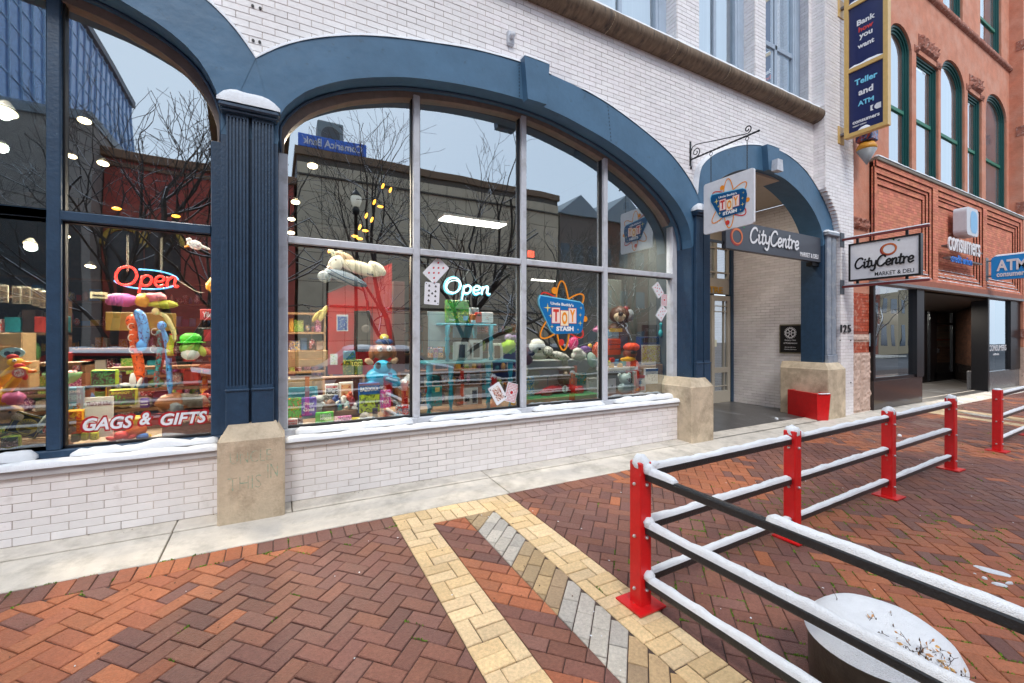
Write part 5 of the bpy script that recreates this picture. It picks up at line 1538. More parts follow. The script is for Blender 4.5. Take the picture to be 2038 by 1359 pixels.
mb = MB(); mb.box(xp1 - .2, xd1 + .3, YD2 + .04, YD2 + .1, 0, 2.66); mb.quad((xd1, YD2, 2.40), (xp1 - .1, YD2, 2.40), (xp1 - .1, YS_, 2.60), (xw, YS_, 2.60)); part('recess_back', mb, C(60, 55, 52), rb)
mb = MB(); mb.quad((xs1, YS_ - .02, 2.652), (xw, YS_ - .02, 2.652), (xd1, YD2, 2.50), (xs1, YD2, 2.50)); part('recess_soffit', mb, C(130, 118, 100), rb)
dl = MB()
xa_, xb_ = FX(1857, YD2), FX(1897, YD2)
for (a0, a1, b0, b1) in ((xa_, xa_ + .16, .05, 2.5), (xb_ - .2, xb_ + .1, .05, 2.5), (xa_, xb_, 1.98, 2.04), (xa_, xb_, 2.40, 2.5), (xa_, xb_, .05, .3), (xd0 - .3, xd0 + .15, .05, 2.5), (xd0 + .4, xa_, .05, 2.5)):
    dl.box(a0, a1, YD2 - .05, YD2 + .02, b0, b1)
d_ = part('door', dl, blk, rb)
mb = MB(); mb.quad((xa_ + .16, YD2 - .01, .3), (xb_ - .2, YD2 - .01, .3), (xb_ - .2, YD2 - .01, 2.4), (xa_ + .16, YD2 - .01, 2.4)); mb.quad((xd0 + .15, YD2 - .01, .05), (xd0 + .4, YD2 - .01, .05), (xd0 + .4, YD2 - .01, 2.4), (xd0 + .15, YD2 - .01, 2.4)); part('pane', mb, glass_dk, d_)
mb = MB(); mb.box(xa_ + .2, xb_ - .3, YD2 + .005, YD2 + .01, 1.2, 1.92); part('poster', mb, C(60, 165, 175), d_)
mb = MB(); mb.box(xa_ + .22, xb_ - .35, YD2 - .004, YD2 + .004, 1.42, 1.47); part('poster_bar', mb, C(150, 40, 40), d_)
mb = MB(); mb.box(xa_ + .12, xa_ + .16, YD2 - .12, YD2 - .06, 1.0, 1.15); part('handle', mb, blk, d_)
# splayed dark wall of the recess with glass
u = Vector((xw - xd1, YS_ - YD2, 0)); L_ = u.length; u.normalize()
bk = MB(); n_ = Vector((-u.y, u.x, 0)); n_ = n_ if n_.x < 0 else -n_
lst = []
wall((xd1, YD2, 0), tuple(u), tuple(n_), L_ - .55, .62, 2.46, lambda x, z: False, store=lst)
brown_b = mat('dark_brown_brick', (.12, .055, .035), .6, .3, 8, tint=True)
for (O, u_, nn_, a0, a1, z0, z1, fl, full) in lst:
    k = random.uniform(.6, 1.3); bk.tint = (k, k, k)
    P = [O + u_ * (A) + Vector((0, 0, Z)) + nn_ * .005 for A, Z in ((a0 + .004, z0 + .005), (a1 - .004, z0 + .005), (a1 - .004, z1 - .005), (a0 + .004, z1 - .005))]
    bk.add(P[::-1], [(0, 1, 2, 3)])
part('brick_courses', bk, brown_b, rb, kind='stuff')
mb = MB()
def vq(mb, p, q, z0, z1): mb.quad((p[0], p[1], z0), (q[0], q[1], z0), (q[0], q[1], z1), (p[0], p[1], z1))
e1 = Vector((xd1, YD2, 0)); e2 = Vector((xw, YS_, 0)); em = e2 - u * .5
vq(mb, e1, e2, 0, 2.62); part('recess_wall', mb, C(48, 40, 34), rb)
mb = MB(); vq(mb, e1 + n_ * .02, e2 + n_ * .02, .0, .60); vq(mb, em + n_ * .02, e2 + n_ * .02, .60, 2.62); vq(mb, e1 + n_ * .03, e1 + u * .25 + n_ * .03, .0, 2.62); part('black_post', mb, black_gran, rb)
# right shop window
xq = FX(2010, YS_)
mb = MB(); mb.box(xw, X2, YS_, .2, 0, .55, .01); part('granite_bulkhead', mb, mat('grey_granite', (.12, .12, .125), .25, .3, 40), rb)
mb = MB(); mb.box(xq, X2, YS_ - .02, .1, .55, 2.66); part('storefront_frame', mb, blk, rb)
mb = MB(); mb.box(xw - .02, xw + .1, YS_ - .02, .1, 0, 2.66); sf2 = part('storefront_frame', mb, blk, rb)
mb = MB(); mb.quad((xw + .1, YS_ + .04, .55), (xq, YS_ + .04, .55), (xq, YS_ + .04, 2.66), (xw + .1, YS_ + .04, 2.66)); part('pane', mb, glass_dk, sf2)
text('window_lettering', 'CONSUMERS', ((xw + xq) / 2 + .05, YS_ + .035, 1.22), white, sf2, height=.17, width=1.5, depth=.003, bold=.01)
text('window_lettering', 'credit union', ((xw + xq) / 2 - .1, YS_ + .035, 1.04), white, sf2, height=.07, width=.5, depth=.003, bold=.01)
mb = MB(); mb.quad((XR1, 1.9, 0), (xp1 - .25, 1.9, 0), (xp1 - .25, 1.9, 2.7), (XR1, 1.9, 2.7)); part('interior_wall', mb, C(95, 95, 100), rb)
for xl_, yl_ in ((15.0, .8), (18.0, 1.0)):  # area lights without fixtures, added to lift the dark recess
    L_ = bpy.data.lights.new('recess_fill', 'AREA'); L_.energy = 34; L_.size = .2; L_.color = (1, .9, .78); o_ = bpy.data.objects.new('recess_fill', L_); col.objects.link(o_); o_.location = (xl_, yl_, 2.44)
mb = MB(); mb.poly([(xs1, YS_, .005), (xw, YS_, .005), (xd1, YD2, .02), (xs1, YD2, .02)]); part('recess_floor', mb, entr_floor, rb)
# raised letters on the brick
lt = thing('wall_lettering', 'raised white bank lettering with a blue second line on the red brick panel', 'sign', (15.4, -.3, 3.7))
(xa_, za_), (xb_, zb_) = F(1887, 487, -.42), F(1950, 492, -.42)
text('lettering', 'consumers', ((xa_ + xb_) / 2, -.42, (za_ + zb_) / 2 - .03), white, lt, height=.33, width=xb_ - xa_, depth=.025, bold=.012)
(xa_, za_), (xb_, zb_) = F(1893, 517, -.40), F(1934, 517, -.40)
text('lettering', 'credit union', ((xa_ + xb_) / 2, -.40, (za_ + zb_) / 2), mat('blue_letters', (.03, .22, .75), .4, 0), lt, height=.2, width=xb_ - xa_, depth=.02, bold=.005)
mb = MB()
for (p_, zz) in ((FX(1882, -.35), F(1882, 488, -.35)[1]), (FX(1885, -.35), F(1885, 512, -.35)[1])): mb.box(p_, FX(1950, -.35), -.40, -.27, zz - .02, zz + .02)
part('mounting_rail', mb, C(120, 110, 105), lt)
(xa_, za_), (xb_, zb_) = F(1922, 465, -.5), F(1945, 430, -.5)
eb = thing('emblem_box', 'rounded white light box with a pale blue disc above the raised bank letters', 'sign', (xa_, -.4, za_))
T = frame3(((xa_ + xb_) / 2, -.4, 4.45), XA, ZA)
mb = MB(); flat(mb, T, rrect(xb_ - xa_, .70, .12), -.13, .12); part('box', mb, C(205, 210, 218), eb)
mb = MB(); flat(mb, T, [(x * .6 + .08, y * .8) for x, y in rrect(xb_ - xa_, .70, .25)], .123); part('disc', mb, C(130, 185, 225), eb)
# ATM sign
XM = FX(1963, -.27)
am = thing('bank_machine_sign', 'bright blue rounded projecting sign with white letters at the right edge', 'sign', (XM, -.3, 3.3))
ya, za_ = K(1975, 558, XM); yb_ = K(2062, 558, XM)[0]; zt__ = K(1975, 512, XM)[1]
T = frame3((XM, (ya + yb_) / 2, (za_ + zt__) / 2), SR, ZA)
mb = MB(); flat(mb, T, rrect(ya - yb_, zt__ - za_, .09), -.1, .1); part('sign_box', mb, mat('bright_blue_face', (.01, .27, .70), .35, .02), am)
yA1 = K(1986, 540, XM)[0]; yA2 = K(2046, 540, XM)[0]
text('lettering', 'ATM', (XM - .105, (yA1 + yA2) / 2, (za_ + zt__) / 2 + .06), white, am, height=.30, width=yA1 - yA2, right=SR, up=ZA, depth=.01, bold=.03)
text('lettering', 'consumers', (XM - .105, (yA1 + yA2) / 2, (za_ + zt__) / 2 - .20), white, am, height=.10, width=yA1 - yA2, right=SR, up=ZA, depth=.01, bold=.03)
mb = MB(); mb.box(XM - .03, XM + .03, ya, -.27, za_ + .1, za_ + .14); mb.box(XM - .03, XM + .03, ya, -.27, zt__ - .12, zt__ - .08); mb.box(XM - .1, XM + .1, -.29, -.27, za_, zt__)
part('bracket', mb, C(120, 128, 135), am)
snow_line([(XM, ya - .05, zt__ + .0), (XM, yb_ + .05, zt__ + .0)], .16, .05, 'snow on top of the bright blue projecting sign', .3)

# ------------------------------------------------------------------ shop interior
random.seed(17)
def room_box(name, m, *b):
    mb = MB(); mb.box(*b); return part(name, mb, m, bld)
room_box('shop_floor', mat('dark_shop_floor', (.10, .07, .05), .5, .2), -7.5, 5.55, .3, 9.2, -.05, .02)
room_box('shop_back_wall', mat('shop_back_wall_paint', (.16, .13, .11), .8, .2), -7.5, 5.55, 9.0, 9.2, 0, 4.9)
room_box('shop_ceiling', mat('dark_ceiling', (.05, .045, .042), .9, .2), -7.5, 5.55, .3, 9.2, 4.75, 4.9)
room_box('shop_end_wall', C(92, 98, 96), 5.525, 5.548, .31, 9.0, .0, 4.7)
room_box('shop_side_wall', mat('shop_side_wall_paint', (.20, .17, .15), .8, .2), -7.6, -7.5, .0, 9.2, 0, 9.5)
room_box('display_platform', mat('display_board', (.30, .22, .14), .6, .2), -6.3, 5.54, .30, 1.45, .52, .60)
room_box('display_riser', mat('display_riser_paint', (.12, .09, .07), .6, .2), -6.3, 5.54, 1.42, 1.45, 0, .60)
mb = MB(); mb.box(-7.5, 9.2, .5, 9.2, 9.4, 9.6); mb.box(-7.5, XP0, YU + 1.3, YU + 1.4, 5.9, 9.5); mb.box(-7.5, 9.45, .3, 9.2, 4.92, 5.0); mb.box(5.55, 5.62, 2.0, 9.2, 0, 4.9)
part('inner_structure', mb, C(90, 88, 86), bld)
warm = (1.0, .80, .55)
lamp_on = mat('lamp_glow', (1, .9, .7), .5, 0, emit=(1, .82, .5), estr=7.0)
lamp_w = mat('fluorescent_glow', (1, 1, 1), .5, 0, emit=(1, .97, .86), estr=5.5)
def spot_lamp(px, py, Y, r, label, mm=None, tilt=(0, -.3, -1), orange=False):
    x, z = F(px, py, Y); t = thing('pendant_lamp', label, 'lamp', (x, Y, z), 'lamps under the shop ceiling')
    d = Vector(tilt).normalized(); q = Vector((0, 0, 1)).rotation_difference(d).to_matrix()
    def L(prof, m_, nm):
        mb = MB(); mb.smooth = True; tmp = MB(); tmp.lathe(prof, (0, 0, 0), 16)
        mb.v = [tuple(q @ Vector(v) + Vector((x, Y, z))) for v in tmp.v]; mb.f = tmp.f; mb.m = tmp.m; mb.t = tmp.t; mb.sm = [True] * len(tmp.f)
        part(nm, mb, m_, t)
    L([(r * .3, -r * 1.1), (r * .9, -.2 * r), (r, .0), (r * .95, .0)], mm or C(170, 165, 150), 'shade'); L([(r * .88, .002), (r * .01, .004)], lamp_on, 'bulb')
    if z < 4.0:
        pl_ = bpy.data.lights.new('shop_lamp', 'SPOT'); pl_.energy = 120; pl_.shadow_soft_size = .05; pl_.color = (1, .86, .66); pl_.spot_size = R(125); pl_.spot_blend = .5
        po_ = bpy.data.objects.new('shop_lamp', pl_); col.objects.link(po_); po_.location = (x, Y, z - .03); po_.rotation_euler = (R(-34), 0, 0)
    return t
for (px, py, Y, r, lb) in ((205, 325, 1.6, .055, 'brightest round white lamp high behind the tree reflection in the left window'), (143, 311, 2.2, .05, 'small round lamp just right of the thick blue mullion'), (168, 240, 1.4, .06, 'topmost small lamp right of the thick blue mullion'), (8, 222, 1.3, .10, 'large grey lamp shade at the top left edge'),
        (3, 290, 1.8, .05, 'small lamp at the left edge below the large grey shade'), (60, 485, 2.2, .06, 'lamp left of the thick blue mullion just under the transom'), (130, 470, 2.6, .05, 'lamp right of the thick blue mullion just under the transom'), (622, 330, 1.6, .07, 'topmost round lamp in the first upper pane of the middle window'),
        (588, 402, 1.8, .06, 'second lamp down at the left jamb of the middle window'), (580, 436, 2.3, .055, 'third lamp down at the left jamb of the middle window'), (579, 463, 2.8, .06, 'lowest lamp at the left jamb of the middle window'), (180, 530, 3.0, .06, 'small lamp left of the red neon sign')):
    spot_lamp(px, py, Y, r, lb)
orange_glow = mat('orange_lamp_glow', (1, .6, .2), .5, 0, emit=(1, .42, .03), estr=3.0)
for ib_, (px, py) in enumerate(((762, 370), (777, 378), (745, 402), (757, 411), (729, 429), (740, 437), (716, 452), (727, 459), (706, 470), (716, 475), (232, 415), (350, 430), (434, 444), (656, 498))):
    Y = 2.0; x, z = F(px, py, Y)
    mb = MB(); mb.blob((x, Y, z), (.045, .03, .018), 12, 6, 0, Matrix.Rotation(R(random.choice((0, -70))), 3, 'Y'))
    solo('string_bulb', mb, orange_glow, (('upper', 'lower')[ib_ % 2] + ' orange bulb of the ' + ('first', 'second', 'third', 'fourth', 'fifth')[ib_ // 2] + ' pair down the slanting string' if ib_ < 10 else ('leftmost orange bulb just above the left transom', 'middle orange bulb just above the left transom', 'rightmost orange bulb above the left transom by the pilaster', 'single orange bulb over the cream unicorn')[ib_ - 10]), 'lamp', (x, Y, z), 'orange string bulbs behind the glass')
x0, z0_ = F(885, 428, 2.2); x1, _ = F(1010, 440, 2.2)
t = thing('ceiling_panel_light', 'long rectangular fluorescent ceiling light seen through the second upper pane', 'lamp', ((x0 + x1) / 2, 2.5, z0_))
mb = MB(); mb.box(x0, x1, 2.2, 2.55, z0_ - .0, z0_ + .04); part('housing', mb, white, t)
mb = MB(); mb.box(x0 + .01, x1 - .01, 2.21, 2.54, z0_ - .012, z0_ - .001); part('diffuser', mb, lamp_w, t)
x0, z0_ = F(1060, 556, 3.2); x1, _ = F(1105, 560, 3.2)
mb = MB(); mb.box(x0, x1, 3.2, 3.26, z0_ - .012, z0_ + .012); solo('tube_light', mb, lamp_w, 'thin fluorescent tube glowing just above the large shop logo sticker', 'lamp', (x0, 3.2, z0_))
x0, z0_ = F(1058, 505, 2.5); mb = MB(); mb.box(x0 - .06, x0 + .06, 2.5, 2.55, z0_ - .06, z0_ + .06)
xs_ = solo('exit_sign', mb, mat('exit_red_glow', (1, .1, .05), .5, 0, emit=(1, .08, .03), estr=1.5), 'small glowing red emergency sign inside the third pane', 'sign', (x0, 2.5, z0_))
L_ = bpy.data.lights.new('ceiling_panel_lamp', 'AREA'); L_.shape = 'RECTANGLE'; L_.size = 1.0; L_.size_y = .32; L_.energy = 140; L_.color = (1, .93, .8)
pxl, pzl = F(947, 434, 2.2); o_ = bpy.data.objects.new('ceiling_panel_lamp', L_); col.objects.link(o_); o_.location = (pxl, 2.37, pzl - .02)

for k, xk in enumerate((-3.9, -2.4, -1.0, .7, 1.8, 2.9, 4.0, 5.0)):  # spot lamps added out of sight to brighten the window display
    zk = 3.62 if xk > 4.6 else 4.28
    t = thing('added_display_spot', ('first', 'second', 'third', 'fourth', 'fifth', 'sixth', 'seventh', 'eighth')[k] + ' added black spot lamp from the left unseen above the window display', 'lamp', (xk, .75, zk))
    mb = MB(); mb.smooth = True; mb.lathe([(.03, .12), (.045, .1), (.055, 0), (.05, 0)], (xk, .75, zk), 12); part('shade', mb, C(30, 30, 32), t)
    mb = MB(); mb.lathe([(.045, .01), (.04, .012)], (xk, .75, zk), 12); part('bulb', mb, lamp_on, t)
    L_ = bpy.data.lights.new('display_fill', 'SPOT'); L_.energy = 120; L_.shadow_soft_size = .04; L_.color = (1, .92, .8); L_.spot_size = R(110); L_.spot_blend = .6
    o_ = bpy.data.objects.new('display_fill', L_); col.objects.link(o_); o_.location = (xk, .75, zk - .01); o_.rotation_euler = (R(4), 0, 0)
# shelving along the back of the shop
def bxm(mb, px0, py0, px1, py1, Y, dep, bev=.006, x0=None):
    xa, xb = FX(px0, Y), FX(px1, Y); pm = (px0 + px1) / 2
    za, zb_ = F(pm, py1, Y)[1], F(pm, py0, Y)[1]
    mb.box(xa, xb, Y, Y + dep, za, zb_, bev); return xa, xb, za, zb_
def bx(name, label, cat, px0, py0, px1, py1, Y, dep, m, txt=(), group=None, kids=()):
    xa, xb, za, zb_ = bxm(MB(), px0, py0, px1, py1, Y, dep)
    t = thing(name, label, cat, ((xa + xb) / 2, Y, za), group)
    mb = MB(); mb.box(xa, xb, Y, Y + dep, za, zb_, min(.008, dep * .2)); part('body', mb, m, t)
    w, h = xb - xa, zb_ - za
    for (s_, u, v, hh, ww, m_) in txt:
        text('lettering', s_, (xa + w * u, Y - .003, za + h * v), m_, t, height=hh * h, width=ww * w, depth=.003, bold=.03)
    for (nm, u0, v0, u1, v1, m_) in kids:
        mb = MB(); mb.box(xa + w * u0, xa + w * u1, Y - .004, Y + .001, za + h * v0, za + h * v1); part(nm, mb, m_, t)
    return t
def shelf(label, x0, x1, Y, zs, dep=.35, m=wood, fill=True, pal=None, hmax=.26):
    t = thing('shelf_unit', label, 'shelf', ((x0 + x1) / 2, Y, zs[0]))
    for z in zs:
        mb = MB(); mb.box(x0, x1, Y, Y + dep, z - .03, z); part('shelf_board', mb, m, t)
    for x in (x0, x1):
        mb = MB(); mb.box(x - .03, x, Y, Y + dep, zs[0] - .1, zs[-1]); part('side_panel', mb, m, t)
    if fill:
        mb = MB(); n = len(FP)
        for z in zs[:-1]:
            x = x0 + .02
            while x < x1 - .08:
                w = random.uniform(.05, .16); h = random.uniform(.09, hmax); mb.mi = random.randrange(n)
                yy = Y + random.uniform(.02, .12)
                if random.random() < .6: mb.box(x, x + w * .93, yy, yy + .15, z, z + h, .006)
                else: mb.blob((x + w / 2, yy + .05, z + h / 2), (w * .45, w * .45, h * .5), 9, 6, .15)
                x += w
        o_ = solo('shelf_stock', mb, FP, 'rows of mixed toys and bottles on the ' + label.split(' ', 1)[1][:40].strip(), 'toys', ((x0 + x1) / 2, Y, zs[0]), kind='stuff')
    return t
FP = [print_mat('toy_print_%d' % i_, a_, b_, c_, s_) for i_, (a_, b_, c_, s_) in enumerate((((200, 60, 50), (240, 220, 200), (40, 60, 120), 45), ((50, 110, 170), (240, 200, 60), (230, 230, 230), 60), ((90, 160, 60), (230, 230, 120), (60, 40, 30), 50), ((230, 170, 50), (180, 50, 40), (250, 240, 220), 70), ((30, 30, 34), (200, 60, 60), (220, 220, 220), 40), ((220, 215, 205), (60, 120, 150), (200, 80, 60), 55), ((140, 60, 130), (240, 160, 190), (250, 240, 240), 50)))] + [C(190, 60, 50), C(220, 170, 60), C(60, 110, 160), C(90, 140, 70), C(200, 190, 175), C(60, 50, 48), C(150, 90, 50), C(120, 60, 110), C(40, 140, 150), C(30, 30, 34)]
shelf('tall dark shelf along the back wall behind the red neon sign', -5.5, -.9, 6.0, [.4, .85, 1.3, 1.75, 2.2, 2.6], m=wood_dk)
shelf('wooden bottle shelf behind the lower left of the middle window', FX(572, 2.4), FX(650, 2.4), 2.4, [1.05, 1.35, 1.62, 1.9], m=wood, hmax=.2)
shelf('long low shelf at the rear of the middle window', .6, 5.3, 4.5, [.3, .75, 1.2, 1.65, 2.1], m=wood_dk)
shelf('low dark shelf behind the sock and snake display', FX(125, 2.6), FX(436, 2.6), 2.6, [.75, 1.05, 1.4], m=wood_dk)
shelf('shelf of novelty goods behind the rubber chickens', -3.6, FX(118, 2.2), 2.2, [.9, 1.25, 1.6, 2.0], m=wood_dk)
shelf('crowded low shelf just behind the left window lettering', -1.45, -.5, 1.15, [.62, .82, 1.02, 1.24], dep=.25, m=wood_dk, hmax=.17)
shelf('crowded shelf behind the wicker basket', -3.0, -1.65, 1.2, [.62, .84, 1.06, 1.3], dep=.25, m=wood_dk, hmax=.17)
shelf('narrow dark bottle shelf behind the sweet bags', .15, .62, 1.3, [.62, .82, 1.0], dep=.2, m=wood_dk, hmax=.15)
shelf('mixed toy shelf behind the long lower teal table', 1.5, 2.65, 1.25, [.62, .86, 1.08], dep=.2, m=wood_dk, hmax=.18)
# framed pictures along the upper rail at the left
for k, (px, py) in enumerate(((8, 585), (33, 588), (52, 588), (72, 592), (86, 596))):
    bx('small_picture', ('first', 'second', 'third', 'fourth', 'fifth')[k] + ' small framed picture from the left in the row high behind the left pane', 'picture', px - 9, py - 17, px + 8, py + 17, 2.1, .02, C(150, 140, 120), kids=(('print', .12, .1, .88, .9, print_mat('old_photo_print', (90, 70, 60), (150, 130, 100), (40, 40, 44), 40)),), group='row of small framed pictures')
# wooden crates
def crate(label, px0, py0, px1, py1, Y, dep, n=4, m=wood):
    xa, xb, za, zb_ = bxm(MB(), px0, py0, px1, py1, Y, dep); t = thing('wooden_crate', label, 'crate', ((xa + xb) / 2, Y, za))
    h = (zb_ - za) / n
    for k in range(n):
        mb = MB(); mb.box(xa + .005, xb - .005, Y, Y + .012, za + k * h + .006, za + (k + 1) * h - .006, .002); part('slat', mb, m, t)
    for x in (xa, xb - .03):
        mb = MB(); mb.box(x, x + .03, Y - .012, Y - .0, za, zb_, .002); mb.box(x, x + .03, Y + .012, Y + dep, za, zb_, .002); part('side_board', mb, m, t)
    mb = MB(); mb.box(xa, xb, Y + dep - .01, Y + dep, za, zb_); mb.box(xa, xb, Y + .012, Y + dep, za, za + .01); part('back_board', mb, m, t)
    return t
crate('slatted pine crate behind the rubber chickens at the left edge', -20, 662, 44, 770, .75, .25, 4)
crate('small pine crate half hidden behind the rubber chickens', 30, 720, 57, 775, .70, .2, 2)
crate('pine shelf box with empty front in the lower left of the middle window', 572, 698, 652, 730, .95, .3, 2)
crate('pine shelf box lower down in the lower left of the middle window', 572, 752, 646, 778, .85, .3, 1)
crate('small upright slatted pine crate at the right end of the window', 1283, 725, 1318, 780, .45, .12, 3)

# plush and rubber figures out of rounded bodies
def fig(name, label, cat, px, py0, py1, Y, parts_, rough=.12, group=None):
    x, zt = F(px, py0, Y); _, zb_ = F(px, py1, Y); s = zt - zb_
    t = thing(name, label, cat, (x, Y, zb_), group); G_ = {}
    for (pn, m_, c, r, *rot) in parts_: G_.setdefault((pn, m_.name), [m_, []])[1].append((c, r, rot[0] if rot else 0))
    for (pn, _), (m_, L_) in G_.items():
        mb = MB()
        for c, r, rt in L_: mb.blob((x + c[0] * s, Y + c[1] * s, zb_ + c[2] * s), (r[0] * s, r[1] * s, r[2] * s), 12, 8, rough, Matrix.Rotation(R(rt), 3, 'Y') if rt else None)
        part(pn, mb, m_, t)
    return t
yel = C(235, 175, 30); redc = C(205, 40, 35); wht = C(228, 228, 225); bk_ = C(25, 25, 28)
for (px, py0, py1, Y, lab) in ((12, 706, 800, .48, 'yellow rubber chicken with a red comb leaning at the far left'), (26, 724, 812, .42, 'second yellow rubber chicken with a round pink tag on its neck')):
    fig('rubber_chicken', lab, 'toy', px, py0, py1, Y, [('body', yel, (-.2, 0, .18), (.20, .16, .22)), ('body', yel, (-.02, 0, .52), (.09, .08, .36), 32), ('body', yel, (.14, 0, .84), (.13, .10, .10)), ('beak', C(235, 120, 40), (.29, 0, .82), (.10, .05, .045)),
        ('comb', redc, (.10, 0, .95), (.10, .04, .06)), ('wattle', redc, (.2, -.02, .70), (.05, .04, .08)), ('eye', wht, (.16, -.09, .88), (.035, .03, .035)), ('pupil', bk_, (.17, -.12, .88), (.014, .012, .014))], .05)
x, z = F(38, 742, .36); t = thing('round_tag', 'round pink and white printed tag hanging on the rubber chicken', 'tag', (x, .36, z)); Tt = frame3((x, .36, z), XA, ZA)
mb = MB(); disc(mb, Tt, 0, 0, .042, .0); part('tag_card', mb, C(225, 120, 120), t); mb = MB(); disc(mb, Tt, 0, 0, .03, .002); part('tag_print', mb, print_mat('pink_print', (240, 235, 235), (225, 120, 120), (200, 40, 60), 50), t)
x, z = F(25, 702, .52); t = thing('oval_sign', 'pale blue oval novelty sign behind the rubber chickens', 'sign', (x, .52, z)); mb = MB(); Tt = frame3((x, .52, z), XA, ZA)
flat(mb, Tt, [(.073 * math.cos(k * .3142), .044 * math.sin(k * .3142)) for k in range(20)], -.004, .004); part('board', mb, C(150, 200, 215), t)
mb = MB(); disc(mb, Tt, -.028, -.006, .02, .006); disc(mb, Tt, .028, -.006, .02, .006); disc(mb, Tt, 0, .0, .007, .006); part('mask_print', mb, C(50, 70, 90), t)
fig('pink_fur_puff', 'fluffy pink feather tuft at the feet of the rubber chickens', 'toy', 26, 780, 806, .40, [('tuft', C(235, 120, 170), (0, 0, .5), (.7, .5, .45))], .6)
# animal head puppet at lower left and basket
fig('goat_puppet', 'tan and white furry animal head lying at the lower left', 'toy', 12, 800, 846, .45, [('head', C(190, 150, 110), (0, 0, .5), (.55, .4, .42)), ('muzzle', C(225, 205, 180), (.45, -.1, .35), (.32, .25, .22), 20), ('eye', bk_, (.25, -.35, .6), (.05, .05, .05)), ('ear', C(150, 110, 80), (-.3, 0, .8), (.25, .1, .12), 30)], .2)
x, z = F(72, 884, .42)
t = thing('wicker_basket', 'wicker basket at the bottom of the left pane', 'basket', (x, .42, z - .05))
for k in range(6):
    mb = MB(); mb.smooth = True; rr_ = .17 + k * .006; mb.tube([(x - .03 + rr_ * 1.2 * math.cos(a_), .52 + rr_ * .6 * math.sin(a_), .61 + k * .014 + .003 * math.sin(a_ * 14 + k * 3.1)) for a_ in [j * 2 * math.pi / 48 for j in range(48)]], .0085, 5, closed=True)
    part('woven_band', mb, mat('wicker', (.36, .24, .12), .7, .4, 80), t)
# tilted black and gold square sign
x, z = F(52, 846, .40)
t = thing('record_shop_sign', 'tilted black square sign with a yellow round sun emblem', 'sign', (x, .4, z)); T_ = frame3((x, .4, z), Vector((math.cos(R(-24)), 0, math.sin(R(-24)))), Vector((math.sin(R(24)), 0, math.cos(R(24)))))
mb = MB(); flat(mb, T_, rrect(.19, .175, .006), -.01, 0); part('board', mb, C(38, 34, 30), t)
mb = MB(); ribbon(mb, T_, [(-.085, -.078), (.085, -.078), (.085, .078), (-.085, .078), (-.085, -.078)], .004, .002); disc(mb, T_, .012, -.008, .064, .002, 24); part('yellow_print', mb, C(220, 185, 50), t)
mb = MB()
for k in range(9): a_ = R(20 + k * 17.5); ribbon(mb, T_, [(.012 + .02 * math.cos(a_), -.008 + .02 * math.sin(a_)), (.012 + .055 * math.cos(a_), -.008 + .055 * math.sin(a_))], .005, .004)
for k in range(4): ribbon(mb, T_, [(-.02, -.025 - k * .01), (.045, -.025 - k * .01)], .006, .004)
part('sun_rays', mb, C(38, 34, 30), t)
x, z = F(88, 842, .35)
mb = MB(); mb.smooth = True; mb.tube([(x - .04, .36, z - .07), (x - .02, .35, z - .02), (x + .02, .34, z + .04), (x + .03, .34, z + .075)], [.006, .022, .026, .01], 8)
solo('rubber_horn', mb, C(215, 215, 195, .4), 'cream coloured curved rubber horn leaning against the black sun sign', 'toy', (x, .35, z))
bx('candy_tray', 'clear tray of round candies in a green frame at the bottom left corner', 'tray', 0, 868, 38, 892, .34, .05, C(170, 200, 50), kids=(('candy_print', .05, .12, .95, .9, print_mat('candy_print', (90, 140, 130), (60, 80, 90), (200, 220, 210), 45)),))
# right half of the left window
x, z = F(125, 752, .6)
t = thing('glass_bowl', 'large glass bowl full of green and pink candy behind the thick blue mullion', 'bowl', (x, .6, z))
mb = MB(); mb.smooth = True; mb.lathe([(.02, -.06), (.07, -.045), (.11, .0), (.125, .045)], (x, .6, z), 20); part('bowl', mb, C(120, 170, 120, .2), t)
mb = MB()
for _ in range(16): mb.blob((x + random.uniform(-.08, .08), .6 + random.uniform(-.07, .07), z + .045), (.018, .018, .015), 7, 5)
part('candy', mb, C(215, 150, 150), t)
bx('lunch_box', 'dark metal lunch box with a green leaf picture and lime edge', 'box', 180, 736, 231, 768, .62, .09, C(155, 195, 60), kids=(('lid_print', .04, .07, .96, .93, print_mat('leaf_print', (40, 32, 45), (50, 150, 90), (30, 60, 50), 32)),))
bx('monster_lunch_box', 'second lunch box with curved yellow lettering and a lime edge', 'box', 216, 775, 270, 808, .48, .09, C(190, 190, 70), txt=(('BIGFOOT', .45, .80, .14, .7, C(220, 190, 70)),), kids=(('lid_print', .03, .05, .97, .95, print_mat('forest_print', (70, 55, 50), (90, 80, 60), (50, 150, 50), 26)),))
bx('blue_book', 'pale blue book with faint lettering standing beside the mullion', 'book', 130, 770, 167, 830, .42, .03, C(120, 165, 185), txt=(('JOHNS', .5, .84, .12, .6, white), ('FISH', .5, .66, .16, .7, C(160, 205, 215))), kids=(('cover_print', .2, .05, .8, .45, print_mat('fish_print', (120, 165, 185), (90, 60, 50), (210, 180, 90), 22)),))
bx('folks_card', 'large white greeting card with brown script standing behind the window lettering', 'card', 168, 790, 226, 870, .36, .012, C(225, 220, 212), txt=(("That's all folks!", .5, .84, .10, .85, C(120, 50, 45)),))
bx('yellow_box', 'flat yellow toy box low beside the mullion', 'box', 131, 816, 166, 838, .34, .06, yel, kids=(('print', .1, .15, .9, .85, print_mat('yellow_print', (235, 175, 30), (180, 90, 40), (210, 60, 50), 40)),))
bx('brown_box', 'small brown and yellow box under the flat yellow toy box', 'box', 132, 840, 162, 862, .34, .06, C(150, 100, 40), kids=(('print', .12, .2, .88, .8, print_mat('brown_print', (150, 100, 40), (100, 60, 30), (220, 170, 60), 40)),))
